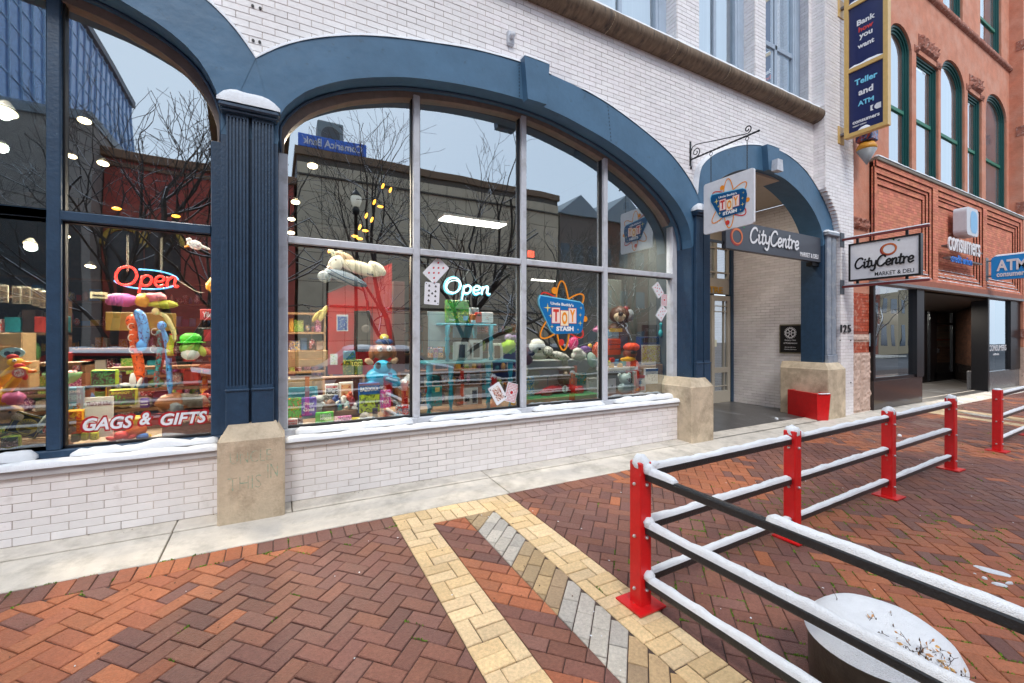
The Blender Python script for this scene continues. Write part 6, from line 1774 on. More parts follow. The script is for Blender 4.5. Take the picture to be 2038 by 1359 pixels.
bx('green_tin', 'small dark green tin at the bottom beside the mullion', 'tin', 140, 864, 158, 880, .33, .05, C(60, 90, 40))
bx('lime_mug', 'lime yellow cup with black spots on the sill', 'cup', 178, 860, 195, 876, .33, .06, C(205, 205, 50), kids=(('spots', .15, .2, .85, .8, print_mat('spot_print', (205, 205, 50), (205, 205, 50), (40, 40, 30), 60)),))
bx('olive_mug', 'plain olive yellow cup on the sill', 'cup', 160, 861, 175, 877, .33, .06, C(175, 175, 50))
bx('purple_tin', 'purple tin with two white stripes beside the lunch box', 'tin', 278, 793, 296, 812, .50, .05, C(85, 50, 140), kids=(('stripe', .1, .3, .9, .42, white), ('stripe', .1, .6, .9, .7, white)))
# hanging snakes
def snake(label, pts, Y, r, m, m2=None):
    P = [(F(px, py, Y)[0], Y + .03 * math.sin(i * 1.3), F(px, py, Y)[1]) for i, (px, py) in enumerate(pts)]; P = smooth(P, 30)
    t = thing('hanging_plush_snake', label, 'toy', P[0]); mb = MB(); mb.smooth = True; mb.tube(P, [r * (.5 + .5 * min(1, i / 5)) * (1 if i < 25 else (30 - i) / 6 + .1) for i in range(30)], 10); part('body', mb, m, t)
    mb = MB(); p = P[0]; mb.blob(p, (r * 1.5, r * 1.2, r * 1.8), 10, 7); part('head', mb, m2 or m, t)
spot_o = print_mat('orange_spot_fur', (225, 90, 30), (225, 90, 30), (50, 25, 25), 28); spot_b = print_mat('blue_spot_fur', (70, 150, 215), (70, 150, 215), (30, 60, 110), 34); stripe_m = print_mat('teal_red_fur', (60, 150, 150), (40, 70, 70), (190, 60, 50), 40)
snake('orange plush snake with dark spots hanging below the neon sign', [(266, 640), (268, 690), (276, 730), (280, 765)], .60, .040, spot_o)
snake('blue plush snake looped over with its round head hanging down', [(282, 688), (280, 650), (272, 622), (284, 628), (292, 660), (290, 690)], .52, .028, spot_b, C(40, 140, 210))
snake('teal and red striped plush snake hanging on a hook', [(318, 665), (316, 700), (312, 740), (312, 775)], .62, .022, stripe_m)
snake('thin red brown plush snake hanging beside the teal one', [(326, 665), (324, 700), (318, 745)], .64, .014, C(160, 60, 50))
snake('pale blue plush snake hanging down to the white display', [(322, 648), (332, 690), (336, 740), (340, 790)], .58, .024, spot_b)
snake('cream plush snake curling over the display rail', [(310, 620), (330, 632), (346, 665), (344, 690)], .70, .020, C(215, 205, 140))
# hooks display
mb = MB()
for (px, py) in ((262, 650), (262, 672), (264, 695), (308, 660), (306, 695)):
    x, z = F(px, py, .55); mb.tube([(x + .026 * math.cos(a_), .55, z + .03 * math.sin(a_)) for a_ in [R(60 + k * 24) for k in range(10)]], .004, 5)
solo('display_hooks', mb, C(215, 205, 190), 'pale curved display hooks holding the plush snakes', 'hooks')
def bottle(label, px, py0, py1, Y, m, mcap, lab_m):
    x, zt = F(px, py0, Y); _, zb_ = F(px, py1, Y); h = zt - zb_; t = thing('soda_bottle', label, 'bottle', (x, Y, zb_), 'soda bottles beside the frog')
    mb = MB(); mb.smooth = True; mb.lathe([(h * .15, 0), (h * .16, h * .05), (h * .16, h * .55), (h * .055, h * .78), (h * .05, h * .95)], (x, Y, zb_), 14); part('glass', mb, m, t)
    mb = MB(); mb.lathe([(h * .06, h * .95), (h * .06, h)], (x, Y, zb_), 12); part('cap', mb, mcap, t)
    mb = MB(); mb.lathe([(h * .164, h * .12), (h * .164, h * .48)], (x, Y, zb_), 14); part('label_band', mb, lab_m, t)
bottle('yellow green soda bottle with a lime label', 340, 664, 708, .6, C(150, 150, 40, .2), redc, print_mat('lime_label', (180, 210, 40), (230, 230, 90), (200, 60, 60), 60)); bottle('dark red soda bottle next to the yellow green one', 354, 666, 708, .6, C(80, 20, 25, .2), C(140, 30, 30), print_mat('cola_label', (90, 25, 30), (190, 170, 160), (60, 15, 20), 60))
mb = MB(); bxm(mb, 333, 708, 432, 712, .58, .3, .003); bxm(mb, 333, 722, 432, 725, .58, .3, .003); bxm(mb, 428, 640, 433, 850, .58, .02, .003)
solo('black_display_rack', mb, bk_, 'black shelf rack holding bottles and the frog behind the left window', 'rack')
grn = C(70, 200, 50)
fig('frog_figure', 'green frog figure in a bright green bowler hat resting on an orange arm', 'toy', 380, 664, 710, .55, [('hat', grn, (0, 0, .80), (.40, .3, .24)), ('hat_brim', grn, (.02, -.02, .63), (.52, .38, .05)), ('face', C(120, 165, 60), (0, 0, .36), (.42, .3, .30)), ('bandana', C(215, 220, 215), (.0, -.1, .12), (.34, .25, .26)), ('collar', C(160, 190, 70), (.36, -.05, .28), (.16, .14, .30), -30)], .05)
fig('bent_arm_plush', 'curved orange plush arm beside the frog in the green hat', 'toy', 418, 688, 736, .62, [('arm', C(200, 100, 60), (-.25, 0, .80), (.35, .16, .16), 25), ('arm', C(200, 100, 60), (.12, 0, .50), (.18, .16, .38)), ('paw', C(190, 90, 55), (-.1, -.05, .15), (.28, .16, .16))], .2)
fig('sloth_plush', 'shaggy brown plush head behind the white window lettering', 'toy', 343, 786, 822, .50, [('fur', C(140, 85, 45), (0, 0, .55), (.75, .5, .55)), ('nose', C(120, 125, 130), (.22, -.42, .35), (.34, .16, .26))], .35)
fig('mole_plush', 'grey plush animal with a pale snout lying beside the brown plush', 'toy', 385, 782, 812, .50, [('fur', C(120, 112, 100), (.0, 0, .5), (.95, .5, .45), 10), ('snout', C(225, 195, 180), (-.75, -.2, .45), (.22, .18, .2))], .35)
fig('bird_figure', 'small brown and white toy bird on the shelf above the grey plush', 'toy', 420, 780, 796, .55, [('body', C(170, 60, 45), (-.7, 0, .5), (.8, .4, .4)), ('wing', C(200, 220, 230), (1.1, 0, .5), (.7, .3, .45))], .1)
bx('dark_counter_box', 'wide brown box behind the letters at the bottom right of the left window', 'box', 322, 838, 434, 876, .45, .3, mat('brown_box_board', (.18, .09, .06), .6, .3, 20, stretch=(1, 1, 6)))
fig('red_bird_plush', 'small red plush figure sitting on the sill under the letters', 'toy', 242, 852, 878, .34, [('body', C(220, 60, 60), (0, 0, .4), (.45, .4, .4)), ('body', C(230, 80, 80), (-.6, 0, .25), (.35, .2, .16), 20), ('body', C(230, 80, 80), (.6, 0, .25), (.35, .2, .16), -20)], .1)
fig('yellow_bear_plush', 'yellow plush figure with an orange shirt behind the ampersand', 'toy', 272, 826, 876, .38, [('head', C(235, 190, 50), (0, 0, .78), (.28, .22, .22)), ('ear', C(235, 190, 50), (-.2, 0, .97), (.08, .06, .08)), ('ear', C(235, 190, 50), (.2, 0, .97), (.08, .06, .08)), ('shirt', C(230, 110, 40), (0, 0, .40), (.34, .26, .26)), ('trousers', C(50, 120, 200), (.22, -.1, .15), (.24, .2, .13)), ('foot', C(235, 190, 50), (.4, -.1, .12), (.1, .12, .12))], .05)
bx('speckled_box', 'red and blue toy packet with white swirl letters high on the right rack', 'box', 398, 615, 434, 637, .6, .06, C(190, 60, 60), txt=(('Yikes', .5, .5, .5, .75, white),)); bx('dark_stand', 'black display stand with a small red figure', 'box', 393, 652, 434, 690, .68, .1, bk_, kids=(('red_figure', .3, .3, .65, .9, C(170, 30, 50)),))
fig('white_hand_stand', 'white plastic hand shaped stand at the foot of the snakes', 'stand', 264, 742, 772, .5, [('hand', wht, (0, 0, .5), (.18, .15, .5)), ('finger', wht, (-.35, 0, .25), (.3, .12, .12)), ('finger', wht, (.35, 0, .35), (.12, .12, .35), 20)], .05)
for (nm, px, py, rx_, rz_, c_) in (('purple', 243, 597, .13, .06, C(170, 80, 150)), ('yellow striped', 285, 598, .06, .06, C(200, 150, 50)), ('pink', 312, 592, .08, .05, C(200, 120, 130)), ('lime', 325, 606, .12, .04, C(150, 160, 40)), ('orange', 428, 570, .08, .08, C(225, 160, 40))):
    x, z = F(px, py, .75); mb = MB(); mb.blob((x, .75, z), (rx_, .07, rz_), 12, 8, .4); solo('hanging_soft_toy', mb, c_, nm + ' soft toy in the bundle hanging under the neon sign', 'toy', (x, .75, z))
bx('mustard_shelf_front', 'mustard yellow shelf board behind the hanging snakes', 'board', 210, 622, 350, 658, .85, .02, C(150, 125, 45))
bx('paper_note', 'small cream paper note with dark script on the left of the neon sign', 'note', 179, 581, 214, 594, .27, .004, C(215, 200, 160), txt=(('Handmade', .5, .5, .4, .7, blk),))
fig('seagull_plush', 'white toy gull perched high to the right of the neon sign', 'toy', 388, 474, 500, .6, [('body', wht, (0, 0, .5), (.5, .3, .35), 20), ('head', wht, (-.35, 0, .8), (.2, .18, .2)), ('beak', C(230, 160, 40), (-.45, 0, .35), (.25, .1, .08), -20), ('wing', wht, (.5, 0, .4), (.5, .15, .12), 20)], .1)

# neon signs
red_neon = mat('red_neon', (1, .05, .03), .3, 0, emit=(1, .02, .015), estr=2.2)
blue_neon = mat('blue_neon', (.1, .5, 1), .3, 0, emit=(.06, .36, .85), estr=1.1)
white_neon = mat('white_neon', (.8, 1, 1), .3, 0, emit=(.62, .96, 1.0), estr=2.0); cyan_halo = mat('cyan_neon', (.2, .8, 1), .3, 0, emit=(.08, .45, .6), estr=.9)
x, z = F(292, 556, .33); ne = thing('neon_open_sign', 'red script neon sign reading Open inside a broken blue oval', 'neon sign', (x, .33, z)); T_ = frame3((x, .33, z), XA, ZA)
script(ne, 'red_tube', 'Open', frame3((x + .0, .33, z + .005), XA, (ZA - XA * .02).normalized()), .17, .44, red_neon, w=.01, tube=.010)
mb = MB(); mb.smooth = True
for (a0, a1) in ((104, 8), (196, 328)):
    mb.tube([T_(.225 * math.cos(R(a0 + (a1 - a0) * k / 20)), .085 * math.sin(R(a0 + (a1 - a0) * k / 20)), 0) for k in range(21)], .0075, 6)
part('blue_tube', mb, blue_neon, ne)
mb = MB(); mb.smooth = True
for s_ in (-.13, .10):
    z_ = z + .07
    for k in range(24): mb.tube([(x + s_ + .006 * math.cos(t), .335 + .004 * (k % 2) * math.cos(t), z_ + k * .013 + .008 * math.sin(t)) for t in [j * math.pi / 3 for j in range(6)]], .0022, 3, closed=True)
mb.tube(smooth([(x + .19, .33, z + .03), (x + .27, .31, z - .03), (x + .36, .30, z - .09), (x + .42, .30, z - .10)], 14), .003, 5)
part('chain', mb, C(190, 180, 160), ne)
x, z = F(930, 573, .34); ne = thing('neon_open_sign', 'white double tube neon sign reading Open above the teal table', 'neon sign', (x, .34, z))
for k, (o_, r_, m_) in enumerate(((.0, .010, white_neon),)):
    script(ne, 'white_tube', 'Open', frame3((x, .34, z + o_), XA, ZA), .19, .60, m_, w=.01, tube=.0075); script(ne, 'inner_tube', 'Open', frame3((x + .004, .345, z - .004), XA, ZA), .15, .57, white_neon, w=.0, tube=.0045)
script(ne, 'outer_glow_tube', 'Open', frame3((x, .35, z), XA, ZA), .21, .62, cyan_halo, w=-.006, tube=.013)
mb = MB(); xa_ = x
for (a_, b_) in (((-.06, .09), (.02, .22)), ((.12, .09), (.04, .22)), ((.0, -.07), (-.03, -.16)), ((.05, -.07), (.09, -.12))): mb.tube([(xa_ + a_[0], .34, z + a_[1]), (xa_ + b_[0], .34, z + b_[1])], .002, 4)
part('wire', mb, C(200, 200, 200), ne)
# window lettering and the big logo sticker
letter_red = mat('window_letter_red', (.42, .012, .02), .4, 0); letter_white = mat('window_letter_white', (.78, .80, .84), .4, 0)
for (s_, pxa, pxb, py) in (('GAGS', 163, 267, 842), ('&', 276, 303, 833), ('GIFTS', 318, 414, 832)):
    xa, xb = FX(pxa, .232), FX(pxb, .232); z = F((pxa + pxb) / 2, py, .232)[1]; 
    text('window_lettering', s_, ((xa + xb) / 2, .232, z), letter_red, win_l, height=.135, width=xb - xa + .02, depth=.001, bold=.085, shear=.25)
    text('window_lettering', s_, ((xa + xb) / 2, .229, z), letter_white, win_l, height=.105, width=xb - xa - .012, depth=.001, bold=.03, shear=.25)
x, z = F(1120, 628, .232)
lg = thing('window_logo_sticker', 'large blue and orange atom logo sticker on the third window bay', 'sticker', (x, .232, z)); toy_logo(lg, (x, .232, z), XA, ZA, .75)
# playing cards on the glass
card_w = C(232, 232, 238, .4); cr = C(200, 45, 55, .4)
def card(label, px, py, w, rot, face, n=0, Y=.231):
    x, z = F(px, py, Y); A = R(rot); t = thing('playing_card_cutout', label, 'card', (x, Y, z)); T_ = frame3((x, Y, z), Vector((math.cos(A), 0, math.sin(A))), Vector((-math.sin(A), 0, math.cos(A))))
    h = w * 1.45; mb = MB(); flat(mb, T_, rrect(w, h, w * .07, 3), -.001, .001); part('card_sheet', mb, card_w, t)
    mb = MB(); e = .0025
    def pip(u, v, r, kind):
        if kind == 'd': flat(mb, T_, [(u - r * .75, v), (u, v - r), (u + r * .75, v), (u, v + r)], e)
        elif kind == 'c':
            for a_ in (90, 210, 330): disc(mb, T_, u + r * .5 * math.cos(R(a_)), v + r * .5 * math.sin(R(a_)) + r * .1, r * .45, e, 9)
            flat(mb, T_, [(u - r * .12, v - r), (u + r * .12, v - r), (u + r * .08, v), (u - r * .08, v)], e)
        elif kind == 'h':
            disc(mb, T_, u - r * .4, v + r * .25, r * .48, e, 9); disc(mb, T_, u + r * .4, v + r * .25, r * .48, e, 9); flat(mb, T_, [(u - r * .82, v + r * .05), (u, v - r * .9), (u + r * .82, v + r * .05)], e)
    if face == 'back':
        ribbon(mb, T_, [(-w * .42, -h * .44), (w * .42, -h * .44), (w * .42, h * .44), (-w * .42, h * .44), (-w * .42, -h * .44)], w * .03, e)
        for i in range(7):
            for j in range(10):
                u, v = (i - 3) * w * .115, (j - 4.5) * h * .082
                if math.hypot(u, v) > w * .2: pip(u, v, w * .05, 'd')
        disc(mb, T_, 0, 0, w * .13, e, 14)
        part('card_pattern', mb, cr, t); return t
    if face == 'queen':
        m3 = print_mat('court_card_print', (230, 225, 220), (185, 90, 50), (40, 40, 60), 42); mb2 = MB(); flat(mb2, T_, [(-w * .3, -h * .36), (w * .3, -h * .36), (w * .3, h * .36), (-w * .3, h * .36)], e); part('court_print', mb2, m3, t)
        pip(-w * .4, h * .38, w * .06, 'c'); pip(w * .38, -h * .36, w * .08, 'c'); part('pips', mb, bk_, t); return t
    lay = {10: [(-1, 1.5), (1, 1.5), (-1, .5), (1, .5), (-1, -.5), (1, -.5), (-1, -1.5), (1, -1.5), (0, 1), (0, -1)], 9: [(-1, 1.5), (1, 1.5), (-1, .5), (1, .5), (-1, -.5), (1, -.5), (-1, -1.5), (1, -1.5), (0, 0)], 7: [(-1, 1.4), (1, 1.4), (-1, 0), (1, 0), (-1, -1.4), (1, -1.4), (0, .7)], 8: [(-1, 1.4), (1, 1.4), (-1, 0), (1, 0), (-1, -1.4), (1, -1.4), (0, .7), (0, -.7)], 1: [(0, 0)]}[n]
    for (u, v) in lay: pip(u * w * .22, v * h * .22, w * .085 if n > 1 else w * .12, face)
    pip(-w * .42, h * .42, w * .045, face); pip(w * .42, -h * .42, w * .045, face)
    part('pips', mb, bk_ if face == 'c' else cr, t)
card('tilted red diamond playing card stuck high on the second window bay', 868, 538, .185, -42, 'd', 8); card('upright black club playing card below the tilted diamond card', 860, 584, .175, -3, 'c', 9)
card('court playing card with an orange figure leaning at the bottom of the second bay', 991, 783, .17, 30, 'queen'); card('red patterned card back overlapping the court card', 1018, 781, .165, -16, 'back', Y=.236)
card('tilted red heart playing card at the top right of the last bay', 1310, 577, .15, 38, 'h', 7); card('red patterned card back under the tilted heart card', 1322, 597, .13, -3, 'back', Y=.236); card('red diamond card pointing downward below the card back', 1317, 623, .15, -38, 'd', 7)
card('white club card standing at the bottom left of the last bay', 1218, 768, .15, 0, 'c', 1, Y=.30)

# ---- middle window: red cabinet, phone, toys and sweets
cab = thing('red_display_cabinet', 'tall bright red panel with a sloping top edge and white edge strip', 'cabinet', (FX(650, 1.1), 1.1, .6))
mb = MB(); P = [F(650, 745, 1.1), F(742, 745, 1.1), F(742, 545, 1.1), F(652, 582, 1.1)]; mb.prism(P, 1.1, 1.16); part('front_panel', mb, C(200, 22, 18), cab)
mb = MB(); P = [F(742, 740, 1.05), F(780, 735, 1.05), F(780, 523, 1.05), F(742, 540, 1.05)]; mb.prism(P, 1.05, 1.16); part('side_panel', mb, C(180, 20, 18), cab)
mb = MB(); a_, b_ = F(650, 583, 1.09), F(742, 545, 1.09); mb.tube([(a_[0], 1.09, a_[1]), (b_[0], 1.09, b_[1])], .008, 5); a_ = F(650, 582, 1.09); b_ = F(650, 750, 1.09); mb.tube([(a_[0], 1.09, a_[1]), (b_[0], 1.09, b_[1])], .012, 5); part('edge_strip', mb, bk_, cab)
mb = MB(); P = [F(708, 618, .95), F(738, 618, .95), F(738, 690, .95), F(708, 690, .95)]
ph = thing('wall_telephone', 'old dark wooden wall telephone with a round mouthpiece mounted on the red panel', 'telephone', (FX(722, .95), .95, P[3][1]))
mb.prism(P[::-1], .98, 1.09); part('case', mb, C(70, 62, 56), ph)
mb = MB(); x, z = F(728, 655, .95); mb.smooth = True; mb.lathe([(.055, .03), (.055, -.02), (.04, -.05), (.02, -.045)], (x, .95, z), 18, 'y'); part('mouthpiece', mb, C(110, 105, 100, .25), ph)
mb = MB(); x1_, z1_ = F(724, 624, .95); mb.lathe([(.03, .02), (.028, 0)], (x1_, .96, z1_), 12, 'y'); bxm(mb, 709, 686, 736, 700, .88, .12, .02); part('bell_box', mb, bk_, ph)
# white unicorn and grey donkey on top
fig('unicorn_plush', 'cream plush unicorn lying on top of the sloping red panel', 'toy', 702, 505, 555, 1.0, [('body', C(225, 215, 190), (.30, 0, .45), (.85, .32, .26), 14), ('body', C(232, 226, 205), (.95, 0, .48), (.4, .28, .22), 35), ('head', C(232, 226, 210), (-.62, -.1, .55), (.26, .22, .36), 35), ('mane', C(225, 190, 150), (-.30, 0, .85), (.4, .2, .16), 20), ('ear', C(200, 205, 180), (-.72, 0, .95), (.10, .08, .16), -20), ('ear', C(200, 205, 180), (-.48, 0, 1.0), (.10, .08, .16), 20), ('eye', bk_, (-.66, -.28, .66), (.035, .03, .045)), ('muzzle', C(230, 200, 180), (-.82, -.12, .32), (.16, .15, .14))], .08)
fig('donkey_plush', 'grey blue plush donkey lying in front of the cream unicorn', 'toy', 686, 540, 566, .95, [('body', C(105, 120, 135), (.1, 0, .5), (1.6, .5, .45), 18), ('head', C(150, 160, 165), (-1.4, 0, .5), (.5, .35, .45)), ('ear', C(90, 100, 115), (1.7, 0, 1.0), (.5, .15, .14), 15)], .1)
fig('banana_bunch', 'pale yellow plush peel hanging at the left edge of the red panel', 'toy', 636, 608, 640, 1.05, [('peel', C(225, 205, 120), (.2, 0, .5), (.18, .15, .55), 25), ('peel', C(215, 190, 90), (-.15, 0, .35), (.15, .12, .45), 35)], .1)
def photo_card(label, px0, py0, px1, py1, m_, Y=.9):
    t = bx('pinned_card', label, 'card', px0, py0, px1, py1, Y, .006, C(215, 215, 218), kids=(('print', .08, .06, .92, .88, m_),)); return t
photo_card('blue space picture card clipped on the red panel', 670, 626, 693, 659, print_mat('space_print', (35, 90, 170), (35, 90, 170), (200, 205, 200), 40)); photo_card('small white card with a green face clipped low on the red panel', 657, 704, 672, 726, print_mat('green_face_print', (235, 235, 235), (235, 235, 235), (90, 180, 70), 60))
bx('game_box', 'green and black boxed game with yellow letters in front of the red panel', 'box', 684, 716, 722, 746, .8, .1, print_mat('jungle_print', (90, 120, 40), (40, 50, 30), (190, 180, 60), 40), txt=(('LOST', .7, .72, .28, .55, C(230, 220, 120)),)); bx('blue_game_box', 'small blue boxed game standing behind the green one', 'box', 684, 698, 708, 716, .86, .08, print_mat('sea_print', (50, 110, 150), (40, 80, 110), (90, 140, 60), 40))
# ride-on elephant stack
bl = C(30, 165, 210, .25); br = C(150, 95, 60, .4)
fig('rubber_elephant', 'glossy bright blue rubber elephant with black eyes', 'toy', 760, 712, 770, .62, [('body', bl, (0, 0, .38), (.52, .42, .34)), ('head', bl, (-.02, -.2, .68), (.30, .26, .26)), ('trunk', bl, (.12, -.45, .36), (.42, .12, .10), 12), ('ear', C(200, 160, 130), (-.42, 0, .88), (.16, .06, .10), 30), ('ear', C(200, 160, 130), (.42, 0, .88), (.16, .06, .10), -30), ('eye', bk_, (-.20, -.40, .76), (.10, .06, .12)), ('eye', bk_, (.16, -.40, .76), (.10, .06, .12)), ('foot', bl, (-.4, -.25, .12), (.18, .2, .14)), ('foot', bl, (.4, -.25, .12), (.18, .2, .14))], .03)
fig('rubber_dog', 'brown rubber dog with wide white eyes stacked above the blue elephant', 'toy', 762, 682, 716, .66, [('head', br, (0, 0, .5), (.62, .5, .5)), ('ear', br, (-.6, 0, .4), (.2, .2, .4)), ('ear', br, (.6, 0, .4), (.2, .2, .4)), ('eye', wht, (-.26, -.42, .66), (.16, .12, .17)), ('eye', wht, (.26, -.42, .66), (.16, .12, .17)), ('pupil', bk_, (-.22, -.54, .66), (.06, .04, .07)), ('pupil', bk_, (.28, -.54, .66), (.06, .04, .07))], .08)
fig('toy_parrot', 'yellow and blue toy bird perched on top of the brown rubber dog', 'toy', 765, 666, 688, .66, [('body', C(35, 65, 120), (0, 0, .35), (.8, .5, .32)), ('head', C(235, 205, 60), (.0, 0, .75), (.4, .35, .32)), ('eye', wht, (-.05, -.32, .7), (.16, .1, .15)), ('pupil', bk_, (-.05, -.42, .7), (.06, .04, .06))], .08)
# suitcase with cereal cards
sc_ = thing('open_wooden_case', 'open wooden case with a cream edge holding cereal tins', 'case', (FX(680, .6), .6, .6))
mb = MB(); xa, xb, za, zb_ = bxm(MB(), 643, 748, 725, 815, .62, .1); fr_ = .018
for b_ in ((xa, xb, zb_ - fr_, zb_), (xa, xa + fr_, .6, zb_ - fr_), (xb - fr_, xb, .6, zb_ - fr_)): mb.box(b_[0], b_[1], .60, .66, b_[2], b_[3])
part('rim', mb, C(190, 140, 100), sc_); mb = MB(); mb.box(xa, xb, .66, .67, .6, zb_); part('lining', mb, C(110, 60, 48), sc_)
bx('cereal_card', 'white cereal box front with black letters in the wooden case', 'box', 647, 764, 674, 800, .52, .03, C(232, 232, 230), txt=(("kellogg's", .5, .84, .14, .8, redc), ('RICE', .5, .57, .26, .86, blk), ('KRISPIES', .5, .26, .20, .86, blk))); bx('cereal_picture_card', 'white card with a round orange biscuit picture beside the cereal letters', 'box', 675, 760, 703, 792, .53, .03, C(235, 230, 225), kids=(('picture', .15, .12, .85, .85, print_mat('biscuit_print', (225, 170, 120), (225, 170, 120), (190, 60, 50), 22)),))
for (nm, lab, px0, py0, px1, py1, Y, m_, tx) in (
    ('bazooka', 'tall blue and lime sweet bag with white outlined letters', 714, 762, 756, 822, .40, None, (('BAZOOKA', .5, .80, .15, .86, white),)),
    ('pinkbag', 'pink and purple sweet bag right of the tall blue bag', 757, 776, 778, 812, .38, print_mat('pink_bag', (215, 90, 170), (110, 80, 180), (240, 200, 220), 45), (('FIZZ', .5, .70, .2, .7, white), ('MIX', .5, .35, .2, .7, white))),
    ('green', 'green and red crisp shaped sweet bag at the lower left corner', 573, 792, 601, 832, .36, print_mat('green_bag', (90, 170, 50), (60, 120, 40), (225, 100, 40), 24), (('FUNYU', .5, .5, .16, .6, yel),)),
    ('purple', 'purple sweet bag with white bubble letters', 599, 791, 630, 828, .36, print_mat('purple_bag', (110, 80, 170), (90, 60, 150), (120, 110, 200), 30), (('Stay', .5, .66, .2, .7, white), ('Gold', .5, .36, .2, .7, white))),
    ('lime', 'small bright green box with white letters on the sill', 628, 820, 664, 846, .33, C(80, 185, 60), (('HELLO', .56, .76, .2, .6, white), ('MOCHI', .56, .52, .2, .6, white))),
    ('fruit', 'small white and blue packet with red fruit near the mullion', 788, 806, 815, 829, .34, print_mat('fruit_bag', (90, 160, 190), (235, 235, 235), (200, 50, 40), 26), (('fruits', .5, .82, .2, .8, redc),)),
    ('magenta', 'flat magenta and white striped packet on the sill', 666, 828, 700, 840, .32, print_mat('magenta_bag', (215, 60, 160), (245, 240, 245), (160, 40, 120), 60), ()),
    ('yellowp', 'tiny yellow packet on the sill beside the magenta one', 700, 831, 716, 839, .32, C(235, 210, 60), ()),
    ('sticker', 'white notice with red letters at the bottom left corner of the middle window', 571, 833, 593, 848, .27, C(238, 235, 235), (("DEAN'S", .5, .68, .24, .8, redc), ('FAVORITE', .5, .32, .24, .8, redc))),
    ('photo', 'small black and white photo card beside the white notice', 593, 832, 603, 848, .27, print_mat('bw_photo', (40, 40, 42), (190, 190, 190), (90, 90, 90), 60), ()),
    ('can', 'slim dark energy drink can by the tall sweet bag', 742, 812, 752, 834, .34, C(30, 32, 60), ())):
    if nm == 'bazooka': t = bx('sweet_bag', lab, 'sweets', px0, py0, px1, py1, Y, .05, C(25, 90, 165), tx, kids=(('lower_print', .02, .02, .98, .62, print_mat('lime_bag', (185, 205, 40), (150, 180, 30), (70, 60, 40), 20)), ('top_strip', .0, .92, 1.0, .985, C(120, 30, 60))))
    else: bx('sweet_packet' if nm not in ('can', 'photo', 'sticker') else {'can': 'drink_can', 'photo': 'photo_card', 'sticker': 'notice'}[nm], lab, 'sweets' if nm not in ('photo', 'sticker', 'can') else {'can': 'can', 'photo': 'card', 'sticker': 'notice'}[nm], px0, py0, px1, py1, Y, .03, m_, tx)
bx('teal_tray', 'teal enamel tray leaning at the lower left of the middle window', 'tray', 574, 770, 632, 834, .55, .02, C(60, 140, 160), kids=(('hollow', .1, .08, .9, .86, C(40, 110, 130)),))
fig('elephant_plush', 'small grey plush elephant between the sweet bags and the buffalo', 'toy', 636, 786, 822, .46, [('body', C(150, 152, 150), (0, 0, .35), (.32, .28, .36)), ('head', C(165, 168, 165), (-.02, -.05, .78), (.26, .24, .22)), ('ear', C(140, 142, 140), (-.28, 0, .85), (.16, .06, .16)), ('ear', C(140, 142, 140), (.24, 0, .85), (.16, .06, .16))], .15)
fig('buffalo_plush', 'small dark brown plush buffalo with white horns', 'toy', 655, 792, 826, .44, [('body', C(80, 58, 45), (0, 0, .4), (.46, .34, .38)), ('head', C(110, 78, 58), (.05, -.2, .66), (.28, .22, .28)), ('horn', wht, (-.32, -.2, .74), (.16, .05, .07), 40), ('horn', wht, (.42, -.2, .74), (.16, .05, .07), -40), ('muzzle', C(190, 130, 90), (.0, -.3, .2), (.25, .12, .1))], .25)
bx('toy_tray', 'long wooden tray full of tiny plush animals and packets', 'tray', 664, 816, 712, 828, .42, .12, wood_dk)
for k, (px, py, c_) in enumerate(((672, 806, C(40, 100, 160)), (683, 797, C(230, 225, 220)), (690, 808, C(190, 215, 215)), (700, 800, C(150, 50, 60)), (706, 812, C(240, 240, 240)), (676, 815, C(60, 150, 140)), (688, 818, C(225, 190, 160)), (712, 806, C(50, 55, 70)), (668, 796, C(50, 70, 130)), (696, 790, C(190, 80, 60)))):
    x, z = F(px, py, .46); mb = MB(); mb.blob((x, .46, z), (.034, .03, .042), 9, 6, .3); mb.blob((x + .005, .44, z + .04), (.022, .02, .02), 8, 6, .1)
    solo('tiny_plush', mb, c_, ('deep blue', 'cream', 'pale aqua', 'dark red', 'pure white', 'teal', 'peach', 'charcoal', 'navy', 'rust')[k] + ' tiny plush figure crowded in the wooden tray', 'toy', (x, .46, z))
fig('ball_plush', 'round grey speckled plush ball on the sill beside the tall sweet bag', 'toy', 726, 820, 836, .36, [('ball', C(170, 165, 160), (0, 0, .5), (.62, .5, .5)), ('eye', bk_, (.1, -.48, .55), (.06, .05, .06))], .1)
# white slanted display shelves at right of bay one
t = thing('white_scissor_shelf', 'white folding shelf with slanted boards beside the first mullion', 'shelf', (FX(790, .6), .6, .6))
for (pa, pb) in (((778, 795), (812, 812)), ((766, 822), (800, 830)), ((778, 762), (812, 764))):
    a_, b_ = F(*pa, .6), F(*pb, .6); mb = MB(); mb.prism([(a_[0], a_[1] - .02), (b_[0], b_[1] - .02), (b_[0], b_[1] + .02), (a_[0], a_[1] + .02)], .5, .8); part('shelf_board', mb, C(190, 192, 198), t)
mb = MB(); bxm(mb, 812, 758, 817, 836, .5, .03, .003); bxm(mb, 816, 520, 820, 836, .62, .02, .003); part('post', mb, wood, t)
fig('white_bunny_plush', 'pair of round white plush toys on the white folding shelf', 'toy', 806, 748, 778, .6, [('body', wht, (0, 0, .4), (.5, .4, .4)), ('head', wht, (.3, 0, .8), (.35, .3, .3))], .1)
bx('dark_door_panel', 'dark doorway panel between the red cabinet and the first mullion', 'panel', 782, 560, 806, 740, 1.3, .05, C(85, 50, 46)); bx('blue_post_panel', 'tall pale teal panel just left of the first mullion', 'panel', 818, 500, 832, 830, .7, .05, C(110, 150, 160))
